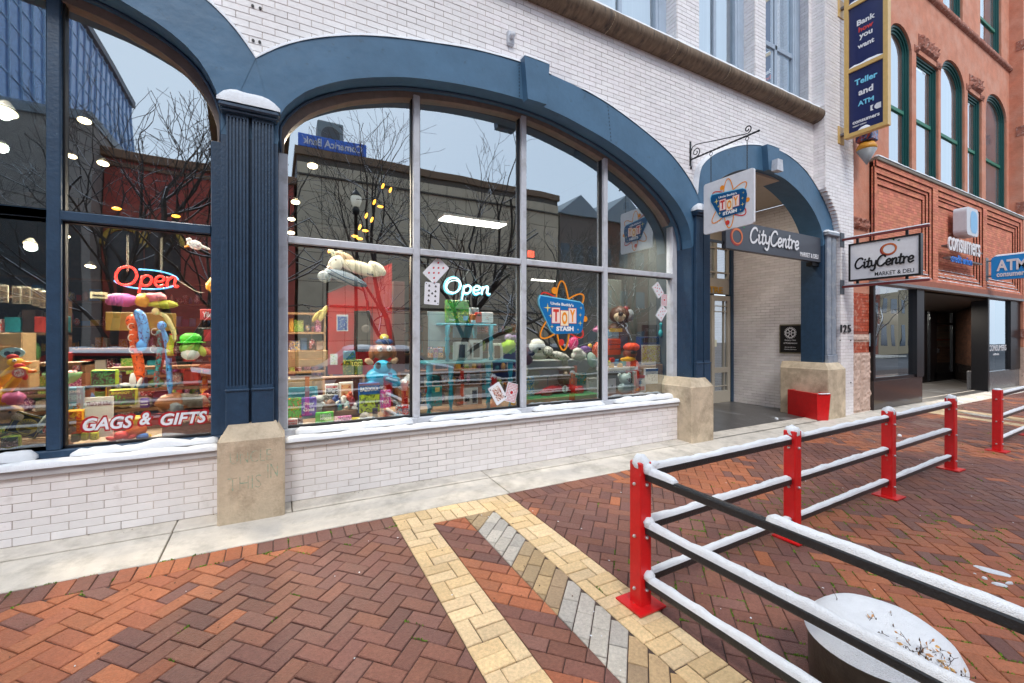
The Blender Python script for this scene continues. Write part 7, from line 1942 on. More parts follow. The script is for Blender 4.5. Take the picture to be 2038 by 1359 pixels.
# teal tables with turned legs in bay two
teal = C(20, 160, 190, .4)
def turned(mb, x, y, z0, z1, r=.022):
    h = z1 - z0; mb.smooth = True
    mb.lathe([(r * .8, 0), (r * 1.0, .05 * h), (r * .5, .12 * h), (r * 1.15, .3 * h), (r * .7, .55 * h), (r * 1.2, .62 * h), (r * .6, .68 * h), (r * 1.1, .78 * h), (r * 1.1, h)], (x, y, z0), 12)
tb = thing('teal_table', 'upper teal painted side table with turned legs stacked on a longer one', 'table', (FX(925, .6), .6, 1.15))
xa, xb = FX(880, .55), FX(984, .55); zt1 = F(930, 644, .55)[1]; zl = F(930, 718, .55)[1]
mb = MB(); mb.box(xa - .01, xb + .01, .5, .9, zt1 - .025, zt1, .008); part('tabletop', mb, teal, tb)
for (x, y) in ((xa + .06, .53), (xb - .06, .53), (xa + .02, .87), (xb - .14, .87)):
    mb = MB(); turned(mb, x, y, zl, zt1 - .02, .03); part('leg', mb, teal, tb)
tb2 = thing('teal_table', 'long lower teal painted table with turned legs standing on the display floor', 'table', (FX(930, .7), .7, .6))
xa2, xb2 = FX(843, .55), FX(1020, .55); zt2 = zl
mb = MB(); mb.box(xa2, xb2, .45, .95, zt2 - .03, zt2, .008); part('tabletop', mb, C(95, 175, 190, .4), tb2)
for (x, y) in ((xa2 + .05, .5), (xa2 + .33, .5), (xb2 - .38, .5), (xb2 - .06, .5), (xa2 + .2, .9), (xb2 - .2, .9)):
    mb = MB(); turned(mb, x, y, .6, zt2 - .02, .03); part('leg', mb, teal, tb2)
bx('white_board_panel', 'large pale grey blue panel left of the teal table', 'panel', 851, 620, 888, 690, .75, .02, C(170, 190, 200))
bx('brown_board', 'narrow dark brown panel beside the pale board', 'panel', 842, 628, 852, 708, .74, .02, C(85, 62, 48))
bx('frog_toy_box', 'large green window box with a dinosaur style picture on the teal table', 'box', 890, 597, 934, 642, .62, .1, print_mat('swamp_print', (70, 160, 60), (30, 80, 40), (190, 200, 60), 16), (('Zingo', .22, .12, .09, .3, white),), kids=(('round_badge', .72, .1, .92, .3, C(90, 170, 210)),))
bx('orange_mug_box', 'small orange and white cup box in the middle of the teal table', 'box', 936, 625, 947, 642, .6, .07, C(215, 110, 50), kids=(('label', .1, .0, .9, .3, white),)); bx('red_toy', 'small red robot shaped toy box on the teal table', 'box', 948, 621, 959, 642, .6, .07, C(200, 50, 40), kids=(('face', .2, .6, .8, .8, bk_),)); bx('white_red_box', 'white box with a red and black stroke picture on the teal table', 'box', 960, 621, 982, 642, .6, .07, C(235, 230, 230), kids=(('stroke', .3, .2, .75, .75, print_mat('stroke_print', (235, 230, 230), (235, 230, 230), (190, 50, 40), 40)),))
bx('pale_box', 'pale translucent box behind the small orange box', 'box', 936, 612, 954, 626, .72, .1, C(170, 185, 190))
for (lab, px0, py0, px1, py1, m_, k_) in (('white boxed book nook kit with a dark arch picture', 934, 676, 961, 716, C(215, 222, 222), C(70, 70, 72)), ('white boxed kit with a purple floral picture', 905, 680, 932, 716, C(205, 215, 215), C(60, 75, 95)), ('white boxed kit with a brown clock tower picture', 976, 683, 1002, 717, C(228, 226, 222), C(120, 80, 60)), ('plain white slim box between the two larger kits', 933, 684, 940, 716, C(235, 235, 235), None)):
    bx('model_kit_box', lab + ' on the lower shelf', 'box', px0, py0, px1, py1, .58, .08, m_, kids=((('picture', .3, .12, .75, .85, k_),) if k_ else ()))
bx('pale_blue_board', 'pale blue panel hanging under the upper teal table top', 'panel', 902, 650, 940, 672, .8, .02, C(120, 190, 215)); bx('dark_shelf_box', 'long dark box under the upper teal table', 'box', 900, 673, 958, 681, .6, .2, C(60, 58, 62)); bx('brown_kit_box', 'flat dark box behind the clock tower kit', 'box', 980, 676, 998, 684, .66, .1, C(70, 62, 60))
for k, (px, py) in enumerate(((858, 697), (868, 697), (878, 697), (858, 707), (868, 707), (878, 707))):
    bx('mini_toy_box', ('top left', 'top middle', 'top right', 'bottom left', 'bottom middle', 'bottom right')[k] + ' box in the block of six mini toy boxes on the teal table', 'box', px - 4.5, py - 5, px + 4.5, py + 5, .48, .05, print_mat('mini_print_%d' % k, ((60, 100, 170), (190, 120, 190), (130, 150, 210), (230, 120, 50), (170, 90, 190), (240, 150, 60))[k], (245, 230, 200), (90, 50, 60), 60), group='block of six mini toy boxes')
fig('green_fuzzy_ball', 'bright lime fuzzy pompom ball beside the white kits', 'toy', 1013, 676, 703, .42, [('fur', C(170, 220, 30), (0, 0, .5), (.5, .5, .5))], .5)
fig('lilac_plush', 'lilac and pale plush dog above the lime pompom', 'toy', 1020, 664, 680, .55, [('body', C(170, 150, 190), (-.5, 0, .5), (.6, .4, .45)), ('ear', C(140, 120, 170), (.5, 0, .4), (.7, .3, .4), 20)], .2)
bx('teal_book', 'teal storybook with a yellow title patch at the bottom left of bay two', 'book', 860, 769, 880, 808, .40, .02, C(40, 150, 150), kids=(('title_patch', .3, .72, .75, .95, C(225, 200, 130)), ('riders', .15, .05, .9, .45, print_mat('rider_print', (40, 150, 150), (40, 150, 150), (150, 90, 50), 40))))
bx('brown_kraft_box', 'wide brown kraft box with a white picture label on the floor of bay two', 'box', 908, 770, 960, 806, .50, .12, C(160, 110, 80), kids=(('label', .26, .03, .82, .97, C(215, 215, 210)), ('picture', .6, .1, .78, .8, C(110, 90, 75)), ('picture', .32, .2, .5, .45, C(70, 60, 60))))
fig('toy_cones', 'tiny yellow and orange toy cones in the corner of bay two', 'toy', 1028, 794, 806, .36, [('cone', C(225, 190, 50), (-.6, 0, .4), (.5, .4, .4)), ('cone', C(225, 100, 60), (.7, 0, .5), (.35, .3, .5))], .1)
# bay three: pedal car, plush animals
redm = mat('glossy_red_enamel', (.42, .015, .015), .12, .05, coat=.5)
pc = thing('pedal_car', 'glossy dark red pedal car with a white round number badge', 'toy car', (FX(1120, .6), .6, .62))
xa, xb = FX(1066, .55), FX(1170, .55); L_ = xb - xa; z0 = F(1118, 795, .55)[1]; xc = (xa + xb) / 2
hc = .21
mb = MB(); mb.smooth = True
ns = 26; nr = 14; o = 0
for i in range(ns + 1):
    t_ = i / ns; x = xa + L_ * t_
    prof = max(.02, (math.sin(math.pi * min(1, t_ * 1.15) * .5) if t_ < .5 else math.cos(math.pi * (t_ - .5) * .92) ** .6)) * (.85 + .25 * math.exp(-((t_ - .35) / .12) ** 2) - .30 * math.exp(-((t_ - .56) / .08) ** 2))
    for k in range(nr):
        a_ = 2 * math.pi * k / nr; mb.v.append((x, .68 + .13 * min(1, prof * 1.4) * math.cos(a_), z0 + .075 + hc * .42 * prof * (1 + math.sin(a_)) * (1 if math.sin(a_) > 0 else .9)))
for i in range(ns):
    for k in range(nr): mb.face((i * nr + k, i * nr + (k + 1) % nr, (i + 1) * nr + (k + 1) % nr, (i + 1) * nr + k))
part('body', mb, redm, pc)
for (xx, nm) in ((xa + .2 * L_, 'front'), (xa + .82 * L_, 'rear')):
    mb = MB(); mb.smooth = True; mb.lathe([(.02, -.025), (.068, -.02), (.075, 0), (.068, .02), (.02, .025)], (xx, .54, z0 + .075), 20, 'y'); w_ = part('wheel', mb, bk_, pc)
    mb = MB(); mb.lathe([(.04, -.027), (.035, -.032), (.01, -.034)], (xx, .54, z0 + .075), 16, 'y'); part('hub', mb, redm, w_)
    mb = MB(); mb.smooth = True; mb.blob((xx, .55, z0 + .115), (.10, .05, .07), 12, 7); part('mudguard', mb, redm, pc)
mb = MB(); disc(mb, frame3((xc + .03, .535, z0 + .15), XA, ZA), 0, 0, .052, 0); part('number_badge', mb, white, pc); text('number', '1', (xc + .03, .532, z0 + .15), bk_, pc, height=.07, width=.022, depth=.001, bold=.03)
mb = MB(); mb.tube([(xa + .27 * L_, .62, z0 + .2), (xa + .27 * L_, .62, z0 + .33)], .008, 6); mb.tube([(xa + .12 * L_, .62, z0 + .34), (xa + .42 * L_, .62, z0 + .335)], .011, 6); part('handlebar', mb, C(110, 125, 140), pc)
fig('aviator_bear', 'brown plush bear in a grey cap riding the red pedal car', 'toy', 1122, 727, 764, .66, [('body', C(120, 100, 85), (0, 0, .28), (.38, .3, .32)), ('head', C(130, 108, 92), (0, -.05, .66), (.30, .27, .24)), ('cap', C(165, 160, 155), (-.02, -.05, .84), (.42, .3, .14)), ('muzzle', C(200, 180, 160), (-.1, -.32, .58), (.12, .1, .1))], .2)
bx('green_mat', 'bright green mat under the red pedal car', 'mat', 1050, 789, 1196, 797, .34, .45, C(20, 120, 60))
bx('grey_counter', 'long pale grey green counter under the row of plush animals', 'counter', 1050, 716, 1192, 800, .85, .3, C(155, 165, 160))
bx('racer_toy_box', 'teal toy box with small coloured cars at the right of the pedal car', 'box', 1142, 743, 1168, 766, .7, .1, print_mat('racer_print', (60, 150, 140), (40, 60, 80), (235, 180, 40), 30)); bx('blue_toy_set', 'small blue and yellow toy set at the left of the pedal car', 'box', 1050, 750, 1064, 790, .6, .1, print_mat('set_print', (70, 140, 190), (190, 200, 210), (220, 200, 60), 30)); bx('white_stool', 'small white stool right of the pedal car', 'stool', 1172, 752, 1190, 792, .6, .08, C(190, 195, 195))
pan = C(225, 228, 220)
fig('panda_plush', 'white plush panda with dark ears lying at the left of the animal row', 'toy', 1068, 672, 716, .75, [('body', pan, (.1, 0, .22), (.5, .35, .22)), ('head', pan, (-.05, -.1, .62), (.40, .34, .34)), ('ear', bk_, (-.42, 0, .82), (.12, .1, .12)), ('ear', bk_, (.28, 0, .92), (.12, .1, .12)), ('eye', bk_, (-.1, -.42, .5), (.08, .04, .06)), ('arm', bk_, (-.35, -.1, .3), (.15, .2, .12))], .08)
fig('tiger_plush', 'white and black striped plush tiger lying beside the panda', 'toy', 1098, 690, 718, .66, [('body', print_mat('zebra_fur', (225, 228, 220), (225, 228, 220), (60, 60, 62), 40), (.55, 0, .35), (1.0, .4, .3), 12), ('head', print_mat('zebra_fur', (225, 228, 220), (225, 228, 220), (60, 60, 62), 40), (-.4, -.1, .7), (.4, .35, .34))], .1)
fig('pink_plush', 'bright pink fluffy plush sticking up below the logo sticker', 'toy', 1141, 670, 696, .8, [('body', C(235, 70, 130), (0, 0, .5), (.42, .35, .5))], .2)
fig('grey_dog_plush', 'pale grey and white plush dog right of the striped tiger', 'toy', 1152, 692, 718, .66, [('body', C(205, 210, 205), (0, 0, .4), (.7, .4, .4)), ('head', C(225, 225, 220), (-.2, -.1, .75), (.4, .3, .28)), ('ear', C(150, 150, 150), (.2, 0, .8), (.3, .1, .12), 30)], .1)
fig('mint_plush', 'mint green plush fish at the right end of the animal row', 'toy', 1178, 700, 732, .58, [('body', C(185, 215, 200), (0, 0, .5), (.3, .3, .5), -20)], .1)
fig('rainbow_plush', 'purple and yellow plush bird behind the grey dog', 'toy', 1165, 688, 702, .72, [('body', C(120, 80, 150), (0, 0, .5), (1.0, .5, .5)), ('head', C(235, 200, 60), (.8, 0, .9), (.35, .3, .4))], .2)
fig('brown_bear_plush', 'brown plush figure leaning at the left edge of bay three', 'toy', 1049, 680, 726, .8, [('body', C(110, 75, 50), (0, 0, .4), (.3, .25, .42)), ('head', C(120, 80, 55), (0, 0, .85), (.2, .18, .16))], .15)
fig('orange_plush', 'orange and brown plush behind the second last mullion', 'toy', 1190, 680, 712, .85, [('body', C(215, 90, 40), (0, 0, .5), (.4, .3, .5))], .15)
# bay four
fig('large_bear_plush', 'large dark brown plush bear head with a cream muzzle behind the last bay', 'toy', 1226, 608, 700, 1.0, [('head', C(85, 60, 48), (.12, 0, .80), (.26, .22, .20)), ('muzzle', C(200, 180, 150), (-.10, -.22, .74), (.13, .12, .10)), ('nose', bk_, (-.16, -.32, .80), (.06, .05, .045)), ('body', C(95, 70, 58), (.05, 0, .32), (.28, .22, .34)), ('ear', C(75, 52, 42), (.32, 0, .93), (.08, .06, .08))], .1)
fig('robot_mask', 'grey skull patterned mask beside the large brown bear', 'toy', 1252, 612, 640, .9, [('mask', C(160, 170, 178), (0, 0, .45), (.42, .3, .45)), ('top', C(130, 40, 45), (-.35, 0, .85), (.2, .2, .25))], .1)
bx('orange_slat_crate', 'bright orange slatted wooden crate in the last bay', 'crate', 1212, 674, 1236, 706, .75, .2, C(205, 80, 40), kids=(('gap', .0, .62, 1, .66, bk_), ('gap', .0, .34, 1, .38, bk_)))
fig('capped_monkey', 'brown plush in a bright orange cap and dark glasses on a white chair', 'toy', 1254, 684, 722, .62, [('cap', C(235, 75, 25), (.1, 0, .82), (.5, .36, .24)), ('head', C(130, 70, 55), (0, 0, .5), (.4, .32, .3)), ('glasses', bk_, (-.05, -.33, .56), (.24, .06, .09)), ('scarf', yel, (-.3, -.15, .2), (.5, .2, .13)), ('chair', wht, (.62, 0, .3), (.08, .2, .55), 15)], .08)
fig('orange_sweater', 'bright orange plush body seated below the orange cap', 'toy', 1258, 714, 748, .60, [('body', C(235, 75, 30), (0, 0, .5), (.5, .35, .5)), ('leg', C(225, 70, 30), (.1, -.1, .1), (.3, .2, .3))], .1)
tb3 = thing('white_toy_table', 'small white table with coloured toy blocks in the last bay', 'table', (FX(1235, .5), .5, .6)); mb = MB(); bxm(mb, 1212, 731, 1270, 738, .45, .3, .004); part('tabletop', mb, wht, tb3); mb = MB(); bxm(mb, 1261, 738, 1268, 782, .45, .03, .003); part('leg', mb, wht, tb3)
for k, (px, py, c_) in enumerate(((1219, 728, yel), (1228, 720, C(50, 140, 190)), (1236, 728, yel), (1243, 724, C(30, 130, 110)), (1220, 717, redc), (1212, 723, C(240, 230, 120)))):
    bx('toy_block', ('left yellow', 'tall blue', 'right yellow', 'dark green', 'small red', 'pale yellow')[k] + ' toy block on the little white table', 'block', px - 5, py - 5, px + 4, py + 4, .48, .04, c_)
fig('koala_plush', 'pale grey blue plush koala sitting on the sill in the last bay', 'toy', 1243, 741, 782, .38, [('body', C(165, 190, 195), (0, 0, .24), (.36, .3, .26)), ('head', C(175, 198, 200), (0, -.05, .68), (.32, .28, .28)), ('ear', C(175, 198, 200), (.30, 0, .86), (.13, .08, .14)), ('ear', C(175, 198, 200), (-.30, 0, .84), (.13, .08, .14)), ('nose', C(90, 95, 105), (.0, -.34, .66), (.055, .05, .10)), ('eye', bk_, (-.13, -.32, .70), (.03, .02, .03)), ('eye', bk_, (.13, -.32, .70), (.03, .02, .03)), ('arm', C(160, 185, 190), (-.28, -.2, .3), (.1, .12, .2)), ('arm', C(160, 185, 190), (.28, -.2, .3), (.1, .12, .2))], .06)
bx('blue_magazine_rack', 'tall dark blue rack with pale rods in the last bay', 'rack', 1274, 670, 1316, 726, .55, .1, C(30, 60, 120), kids=(('recess', .1, .80, .9, .95, bk_), ('rod', .18, .80, .21, .95, white), ('rod', .38, .80, .41, .95, white), ('rod', .58, .80, .61, .95, white), ('rod', .78, .80, .81, .95, white)))
bx('comic_poster', 'white framed comic print full of yellow and green figures on the blue rack', 'poster', 1277, 686, 1315, 724, .52, .01, C(228, 228, 222), kids=(('print', .04, .08, .96, .94, print_mat('comic_print', (215, 200, 90), (235, 230, 215), (170, 90, 60), 22)),))
bx('chalkboard', 'small black chalk sign on top of the blue rack', 'sign', 1279, 646, 1308, 669, .55, .03, bk_, (('Toys', .5, .5, .35, .6, C(120, 120, 120)),)); fig('turquoise_bird', 'turquoise long necked toy bird beside the small chalk sign', 'toy', 1315, 642, 670, .5, [('body', C(60, 190, 200), (0, 0, .25), (.2, .15, .25)), ('neck', C(60, 190, 200), (0, 0, .6), (.08, .08, .3)), ('head', C(60, 190, 200), (.02, 0, .88), (.15, .12, .12))], .05)
bx('blue_topped_box', 'white box with a blue band and handwriting in front of the crate', 'box', 1285, 733, 1310, 764, .40, .05, C(220, 228, 235), kids=(('band', .0, .82, 1, .98, C(30, 90, 160)), ('lines', .1, .2, .9, .7, print_mat('scribble_print', (220, 228, 235), (220, 228, 235), (60, 60, 70), 50)))); bx('pale_tub', 'pale blue tub with a red lid beside the koala', 'tub', 1268, 748, 1286, 780, .42, .06, C(195, 212, 222), kids=(('lid', 0, .85, 1, 1.04, C(190, 50, 45)), ('badge', .2, .1, .8, .35, C(200, 50, 80)), ('dot', .2, .5, .55, .7, C(40, 120, 170))))
mb = MB(); x, z = F(1273, 778, .33); mb.prism([(x - .045, z), (x + .045, z), (x, z + .045)], .33, .38); solo('toy_house', mb, wood, 'tiny wooden gable house on the sill beside the koala', 'toy', (x, .33, z)); bx('flower_bucket', 'pale blue bucket of yellow flowers above the orange crate', 'bucket', 1216, 656, 1232, 674, .8, .1, C(120, 170, 195), kids=(('flowers', -.2, .75, 1.4, 1.15, C(225, 200, 90)),))
bx('sage_wall_panel', 'large pale sage panel behind the last window bay', 'panel', 1208, 560, 1338, 700, 1.43, .04, C(120, 128, 122)); bx('grey_wall_panel', 'tall blue grey panel at the right end of the last bay', 'panel', 1318, 470, 1342, 800, .9, .05, C(105, 125, 135))
fig('bun_toy', 'small pink toy hat right of the large logo sticker', 'toy', 1189, 648, 662, .6, [('hat', C(220, 130, 175), (0, 0, .4), (.8, .5, .35)), ('crown', C(170, 70, 120), (0, 0, .7), (.35, .3, .35))], .1)

# ------------------------------------------------------------------ across the street (seen mirrored in the glass)
MY = 2 * YG
def FR(px, py, V): x, z = F(px, py, V); return x, MY - V, z          # virtual depth V behind the glass -> real place in the street
V1 = 17.0
xa = F(592, 400, V1)[0]; xb = F(1110, 400, V1)[0]; zr = F(850, 352, V1)[1]
ob = thing('beige_panel_building', 'beige stone panel bank building with a roof sign across the street', 'building', ((xa + xb) / 2, MY - V1, 0))
beige = mat('beige_stone_panel', (.52, .44, .32), .8, .12, 1.5, objrand=.06); YO = MY - V1
mb = MB(); mb.box(xa, xb, YO - 12, YO - .03, -.3, zr); part('wall_core', mb, C(70, 62, 52), ob)
n1 = 14; pw = (xb - xa) / n1; rows = 7; phh = (zr - .3) / rows
pm = MB(); pm.box(-pw / 2 + .01, pw / 2 - .01, -.03, .02, -phh / 2 + .01, phh / 2 - .01, .006); pme = pm.mesh('stone_panel', beige)
for i in range(n1):
    for j in range(rows): inst('stone_panel', pme, ob, (xa + (i + .5) * pw, YO, .0 + (j + .5) * phh))
mb = MB(); mb.box(xa - .1, xb + .1, YO - 12, YO + .1, zr, zr + .35); part('parapet', mb, C(110, 85, 62), ob)
mb = MB(); mb.box(xa, xb, YO + .02, YO + .12, zr - .9, zr - .82); mb.box(xa + 1.3, xb, YO, YO + .10, 2.9, 3.0); part('groove_band', mb, C(60, 52, 44), ob)
sx0 = F(594, 300, V1)[0]; sx1 = F(728, 300, V1)[0]
rs = thing('roof_sign', 'long blue roof sign box with pale lettering across the street', 'sign', ((sx0 + sx1) / 2, YO, zr + .35))
mb = MB(); mb.box(sx0, sx1, YO - .2, YO + .05, zr + .38, zr + .98, .02); part('sign_box', mb, C(40, 110, 215), rs)
text('lettering', 'ComericA Bank', ((sx0 + sx1) / 2, YO + .07, zr + .68), white, rs, height=.36, width=(sx1 - sx0) * .86, right=-XA, up=ZA, depth=.02, bold=.02)
hx, hy, hz = FR(656, 300, V1 + 1)
rv = thing('roof_ventilator', 'grey square rooftop ventilator unit on a short stem above the bank', 'ventilator', (hx, hy, hz - 1)); mb = MB(); mb.box(hx - .55, hx + .55, hy - .5, hy + .5, hz - .1, hz + 1.2, .05); part('unit', mb, C(120, 135, 140), rv)
mb = MB(); mb.box(hx - .15, hx + .15, hy - .15, hy + .15, zr, hz - .1); mb.lathe([(.4, .0), (.4, .06), (.3, .06)], (hx, hy + .5, hz + .55), 20, 'y'); part('stem', mb, C(70, 80, 85), rv)
# dark stepped building to its left, red one beyond, tower
xr0 = F(205, 400, V1)[0]; xr1 = F(566, 400, V1)[0]; zred = F(400, 330, V1)[1]
rd = thing('dark_red_building', 'dark red painted building with cream arched windows across the street', 'building', ((xr0 + xr1) / 2, YO, 0))
mb = MB(); mb.box(xr0, xr1 + .4, YO - 9, YO, -.3, zred); part('wall', mb, mat('dark_red_paint', (.38, .06, .04), .7, .25, 3), rd)
mb = MB(); mb.box(xr0 - .1, xr1 + .5, YO - 9, YO + .2, zred - .25, zred + .1, .03); mb.box(xr0, xr1, YO, YO + .1, zred - .55, zred - .4); part('cornice', mb, C(120, 85, 60), rd)
for px in (325, 470, 250):
    x = F(px, 500, V1)[0]; zt = F(px, 462, V1)[1]; zb_ = F(px, 560, V1)[1]
    mb = MB(); n = 12; mb.prism([(x - .55, zb_), (x + .55, zb_)] + [(x + .55 * math.cos(math.pi * k / n), zt - .5 + .55 * math.sin(math.pi * k / n)) for k in range(n + 1)], YO + .02, YO + .03); w_ = part('window', mb, C(50, 48, 50, .2), rd)
    mb = MB(); mb.tube([(x + .62 * math.cos(math.pi * k / n), YO + .06, zt - .5 + .66 * math.sin(math.pi * k / n)) for k in range(n + 1)], .09, 6); part('arch_moulding', mb, C(205, 165, 70), w_)
xg0 = F(-60, 400, V1 - 1)[0]; xg1 = xr0; zg = F(60, 222, V1 - 1)[1]
gb = thing('taupe_building', 'plain taupe concrete building with a white roof edge across the street', 'building', ((xg0 + xg1) / 2, YO, 0))
mb = MB(); mb.box(xg0 - 8, xg1 - .05, YO - 9, YO + 1, -.3, zg); part('wall', mb, mat('taupe_concrete', (.26, .225, .20), .8, .2, 2), gb)
mb = MB(); mb.box(xg0 - 8, xg1, YO - 9, YO + 1.1, zg, zg + .35); part('roof_edge', mb, C(120, 128, 135), gb)
mb = MB(); mb.box(xg0 - 8, xg1 - .3, YO + .9, YO + 1.02, zg * .05, zg * .62); part('dark_opening', mb, C(28, 28, 32, .3), gb)
zt_ = 34.0
t1 = (zt_ - H) / ((CY - 30) / FPX); d = ray(150, 30); xt = t1 * d[0]
tw_th = thing('glass_tower', 'tall blue glass office tower with a pale grid beyond the taupe building', 'building', (xt - 12, -40, 0))
yn = -22; yfar = -75
tm = bpy.data.materials.new('blue_tower_glass'); tm.use_nodes = True; tn_ = tm.node_tree.nodes; tn_['Principled BSDF'].inputs['Base Color'].default_value = (.09, .20, .42, 1); tn_['Principled BSDF'].inputs['Roughness'].default_value = .15; tn_['Principled BSDF'].inputs['Metallic'].default_value = .4
mb = MB(); mb.box(xt - 26, xt, yfar, yn, 0, zt_); part('curtain_wall', mb, tm, tw_th)
mb = MB()
for k in range(17): mb.box(xt - 26, xt + .06, yfar, yn + .06, k * 2.05 + .9, k * 2.05 + .98)
for k in range(30): mb.box(xt - .02, xt + .12, yn - k * 1.8 - .06, yn - k * 1.8, 0, zt_)
for k in range(15): mb.box(xt - k * 1.8 - .06, xt - k * 1.8, yn - .02, yn + .12, 0, zt_)
part('mullion_grid', mb, C(165, 195, 225), tw_th, kind='stuff')
mb = MB(); mb.box(xt - 26, xt + .4, yfar, yn + .4, zt_, zt_ + .8); part('parapet', mb, C(60, 68, 82), tw_th)
# buildings to the right of the bank, gabled roofs
for k, (pa, pb, py, c_, lab) in enumerate(((1112, 1190, 430, (105, 95, 90), 'dark gabled grey building with a snowy roof right of the bank'), (1190, 1290, 445, (95, 60, 50), 'brown gabled building with a snowy roof further along the street'), (1290, 1420, 470, (130, 120, 110), 'pale low building at the far end of the street'))):
    x0_, x1_ = F(pa, 400, V1)[0], F(pb, 400, V1)[0]; zz_ = F((pa + pb) / 2, py, V1)[1]; b_ = thing('gabled_building', lab, 'building', ((x0_ + x1_) / 2, YO, 0))
    mb = MB(); mb.box(x0_ + .05, x1_ - .05, YO - 8, YO, -.3, zz_); part('wall', mb, C(*c_, .8), b_)
    mb = MB(); xm_ = (x0_ + x1_) / 2; mb.prism([(x0_ - .1, zz_), (x1_ + .1, zz_), (xm_, zz_ + (x1_ - x0_) * .42)], YO - 8.2, YO + .2); part('roof', mb, C(120, 135, 145, .6), b_)
    for j in range(3):
        for i in range(3):
            wx = x0_ + (x1_ - x0_) * (i + .5) / 3; wz = .8 + j * (zz_ - 1) / 3; mb = MB(); mb.box(wx - .35, wx + .35, YO + .005, YO + .02, wz, wz + 1.1); part('window', mb, C(60, 80, 95, .2), b_)
for k, (x0_, x1_, zz_, c_, lab) in enumerate(((44, 54, 9.5, (140, 70, 50), 'red brick row building far down the street'), (54, 64, 11, (170, 150, 120), 'cream row building far down the street'), (64, 80, 8.5, (110, 60, 45), 'dark brick row building at the far end of the street'))):
    b_ = thing('row_building', lab, 'building', ((x0_ + x1_) / 2, YO, 0)); mb = MB(); mb.box(x0_, x1_ - .1, YO - 8, YO, -.3, zz_); part('wall', mb, C(*c_, .8), b_)
    mb = MB(); mb.box(x0_, x1_ - .1, YO - .1, YO + .3, zz_ - .3, zz_ + .1); part('cornice', mb, C(200, 195, 185), b_)
    for j in range(3):
        for i in range(5):
            wx = x0_ + (x1_ - x0_) * (i + .5) / 5; wz = .6 + j * (zz_ - .8) / 3; mb = MB(); mb.box(wx - .5, wx + .5, YO + .005, YO + .02, wz, wz + (2.2 if j == 0 else 1.5)); part('window', mb, C(50, 62, 76, .15), b_)
# street lamps
def street_lamp(px, py_mid, V, hg, label):
    x, y, z = FR(px, py_mid, V); t = thing('street_lamp', label, 'street lamp', (x, y, -.28)); s = hg
    mb = MB(); mb.smooth = True; mb.lathe([(.09, -.28 - z), (.09, 0.3 - z), (.05, .5 - z), (.045, -s * 1.1), (.09, -s * 1.0), (.10, -s * .75), (.06, -s * .55)], (x, y, z), 14); part('pole', mb, C(22, 22, 24, .4), t)
    mb = MB(); mb.smooth = True; mb.lathe([(s * .25, -s * .5), (s * .38, -s * .1), (s * .36, s * .15), (s * .3, s * .25)], (x, y, z), 18); part('globe', mb, mat('lamp_globe', (.75, .74, .66), .2, .1, emit=(1, .93, .75), estr=.25), t)
    mb = MB(); mb.smooth = True; mb.lathe([(s * .38, s * .22), (s * .34, s * .30), (s * .12, s * .62), (s * .04, s * .70), (s * .05, s * .8), (s * .01, s * .95)], (x, y, z), 18); part('cap', mb, C(30, 32, 34, .4), t)
street_lamp(709, 397, 8.5, .40, 'acorn street lamp with a clear globe closest to the shop windows'); street_lamp(650, 536, 15.0, .36, 'smaller acorn street lamp farther across the street')
# trees
bark = mat('wet_dark_bark', (.045, .036, .032), .85, .35, 18, .4, 60)
def tree(x, y, hgt, label, seed, spread=.6, trunk_r=.13):
    rnd = random.Random(seed); t = thing('bare_tree', label, 'tree', (x, y, gzf(x, y))); tr = MB(); cr_ = MB(); sn = MB(); tr.smooth = True; cnt = [0]
    def grow(p, d, L, r, lev):
        n = 4 if lev < 3 else 3; pts = [p.copy()]; q = p.copy(); dd = d.copy()
        for k in range(n):
            dd = (dd + Vector((rnd.gauss(0, .16), rnd.gauss(0, .16), rnd.gauss(.04, .10)))).normalized(); q = q + dd * L / n; pts.append(q.copy())
        rs = [max(.005, r * (1 - .25 * k / n)) for k in range(n + 1)]
        m_ = tr if lev < 2 else cr_
        m_.tube(pts, rs, 7 if lev < 2 else (4 if lev < 5 else 3), caps=lev < 2)
        if .004 < r and lev > 0 and abs(dd.z) < .93 and rnd.random() < .75:
            sn.tube([v + Vector((0, 0, r * .75)) for v in pts], [w * .62 for w in rs], 3, caps=False)
        if lev >= 7 or L < .09 or math.hypot(q.x - x, q.y - y) > 2.7: return
        nb = 3 if lev in (0, 1, 2) else 2
        for b in range(nb + (1 if rnd.random() < .25 else 0)):
            tt = 1.0 if b == 0 else rnd.uniform(.35, .95); i = min(n, max(1, int(round(tt * n)))); ax = Vector((rnd.gauss(0, 1), rnd.gauss(0, 1), rnd.gauss(0, .4))).normalized()
            ang = rnd.uniform(.25, .75) * (1.1 if b else .55) * (.8 + spread * .5); nd = (Matrix.Rotation(ang, 3, dd.cross(ax).normalized() if dd.cross(ax).length > .01 else Vector((1, 0, 0))) @ dd).normalized()
            grow(pts[i], nd, L * rnd.uniform(.66, .88), rs[i] * (.85 if b == 0 else rnd.uniform(.5, .7)), lev + 1)
    grow(Vector((x, y, gzf(x, y))), Vector((rnd.gauss(0, .05), rnd.gauss(0, .05), 1)), hgt * .30, trunk_r, 0)
    part('trunk', tr, bark, t); part('crown', cr_, bark, t); part('branch_snow', sn, snow_m, t); return t
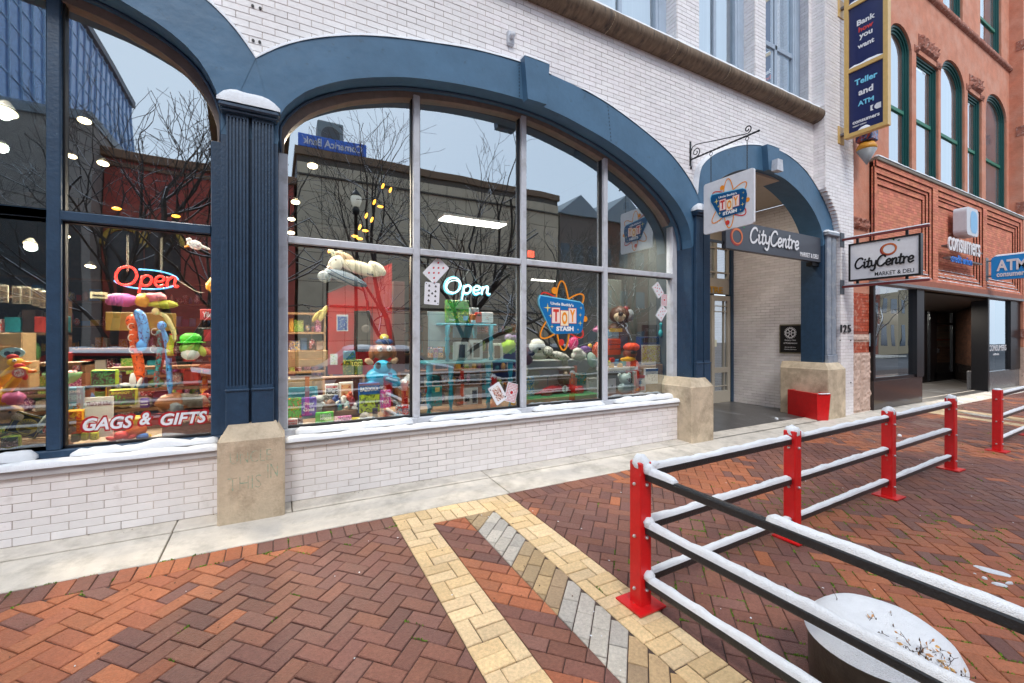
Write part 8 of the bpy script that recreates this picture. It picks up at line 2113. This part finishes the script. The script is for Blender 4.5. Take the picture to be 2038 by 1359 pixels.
for k, (px, py, V, top, sd, lab) in enumerate(((392, 600, 7.6, 150, 3, 'bare snow dusted tree opposite the red neon sign'), (800, 600, 9.5, 235, 5, 'bare tree with a leaning trunk opposite the first mullion of the middle window'), (895, 600, 8.2, 250, 8, 'bare tree opposite the white neon sign'), (1130, 600, 9.0, 385, 12, 'bare snow dusted tree opposite the large logo sticker'), (1262, 600, 8.0, 400, 15, 'bare snow dusted tree opposite the last window bay'), (215, 600, 12.0, 230, 21, 'smaller bare tree in front of the taupe building'))):
    x, y, z = FR(px, 600, V); zt = F(px, top, V)[1]; tree(x, y, zt * 1.0, lab, sd)
tree(27, -6.8, 7.0, 'bare tree far along the street opposite the bank storefront', 31)
# far rail fence and parked cars seen in the glass
f3 = thing('railing_fence', 'black railing fence with red posts along the far side of the paving', 'fence', (0, -6.4, -.26)); mb = MB()
for i in range(9): post(f3, -7 + i * 1.9, -5.9)
for h_ in RH: rail(f3, (-7, -5.9, gzf(0, -5.9) + h_), (8.2, -5.9, gzf(0, -5.9) + h_)); snow_strip(mb, [(-7, -5.9, gzf(0, -5.9) + h_ + .024), (8.2, -5.9, gzf(0, -5.9) + h_ + .024)], .05, .04, .3, .1)
solo('snow', mb, snow_m, 'snow lying on the rails of the fence on the far side of the paving', 'snow', kind='stuff')
def car(x, y, c_, label):
    t = thing('parked_car', label, 'car', (x, y, -.28)); z = -.28; mb = MB(); mb.smooth = False
    mb.prism([(x - 2.2, z + .3), (x + 2.2, z + .3), (x + 2.25, z + .75), (x + 1.3, z + .92), (x + .7, z + 1.42), (x - 1.2, z + 1.45), (x - 1.9, z + .98), (x - 2.25, z + .85)], y - .85, y + .85); part('body', mb, c_, t)
    for (xx, yy) in ((x - 1.4, y - .8), (x + 1.4, y - .8), (x - 1.4, y + .72), (x + 1.4, y + .72)):
        mb = MB(); mb.smooth = True; mb.lathe([(.2, -.02), (.32, .0), (.33, .12), (.2, .16)], (xx, yy, z + .33), 18, 'y'); part('wheel', mb, bk_, t)
    mb = MB(); mb.prism([(x - 1.5, z + .98), (x + 1.15, z + .96), (x + .66, z + 1.36), (x - 1.15, z + 1.38)], y + .86, y + .87); part('window', mb, C(30, 34, 38, .1), t)
    mb = MB(); snow_strip(mb, [(x - 1.25, y, z + 1.42), (x + .75, y, z + 1.40)], 1.5, .14, .2, .15, 9); snow_strip(mb, [(x + 1.2, y, z + .86), (x + 2.2, y, z + .76)], 1.5, .1, .2, .15, 9); part('roof_snow', mb, snow_m, t)
car(22, -9.8, C(60, 120, 190, .3), 'snow covered bright blue car parked far along the street'); car(30, -9.8, C(170, 60, 50, .3), 'snow covered brick red car parked far along the street')
car(-3.4, -9.6, C(150, 30, 30, .3), 'snow covered red car parked across the street'); car(3.2, -9.7, C(180, 184, 190, .3), 'snow covered silver car parked across the street'); car(9.8, -9.6, C(40, 60, 110, .3), 'snow covered dark blue car parked across the street')
mb = MB(); mb.box(-40, 50, -13.3, -13.0, -.28, -.14); mb.box(-40, 50, MY - V1 - .5, -13.3, -.28, -.15); solo('far_pavement', mb, concrete, None, None, kind='structure')
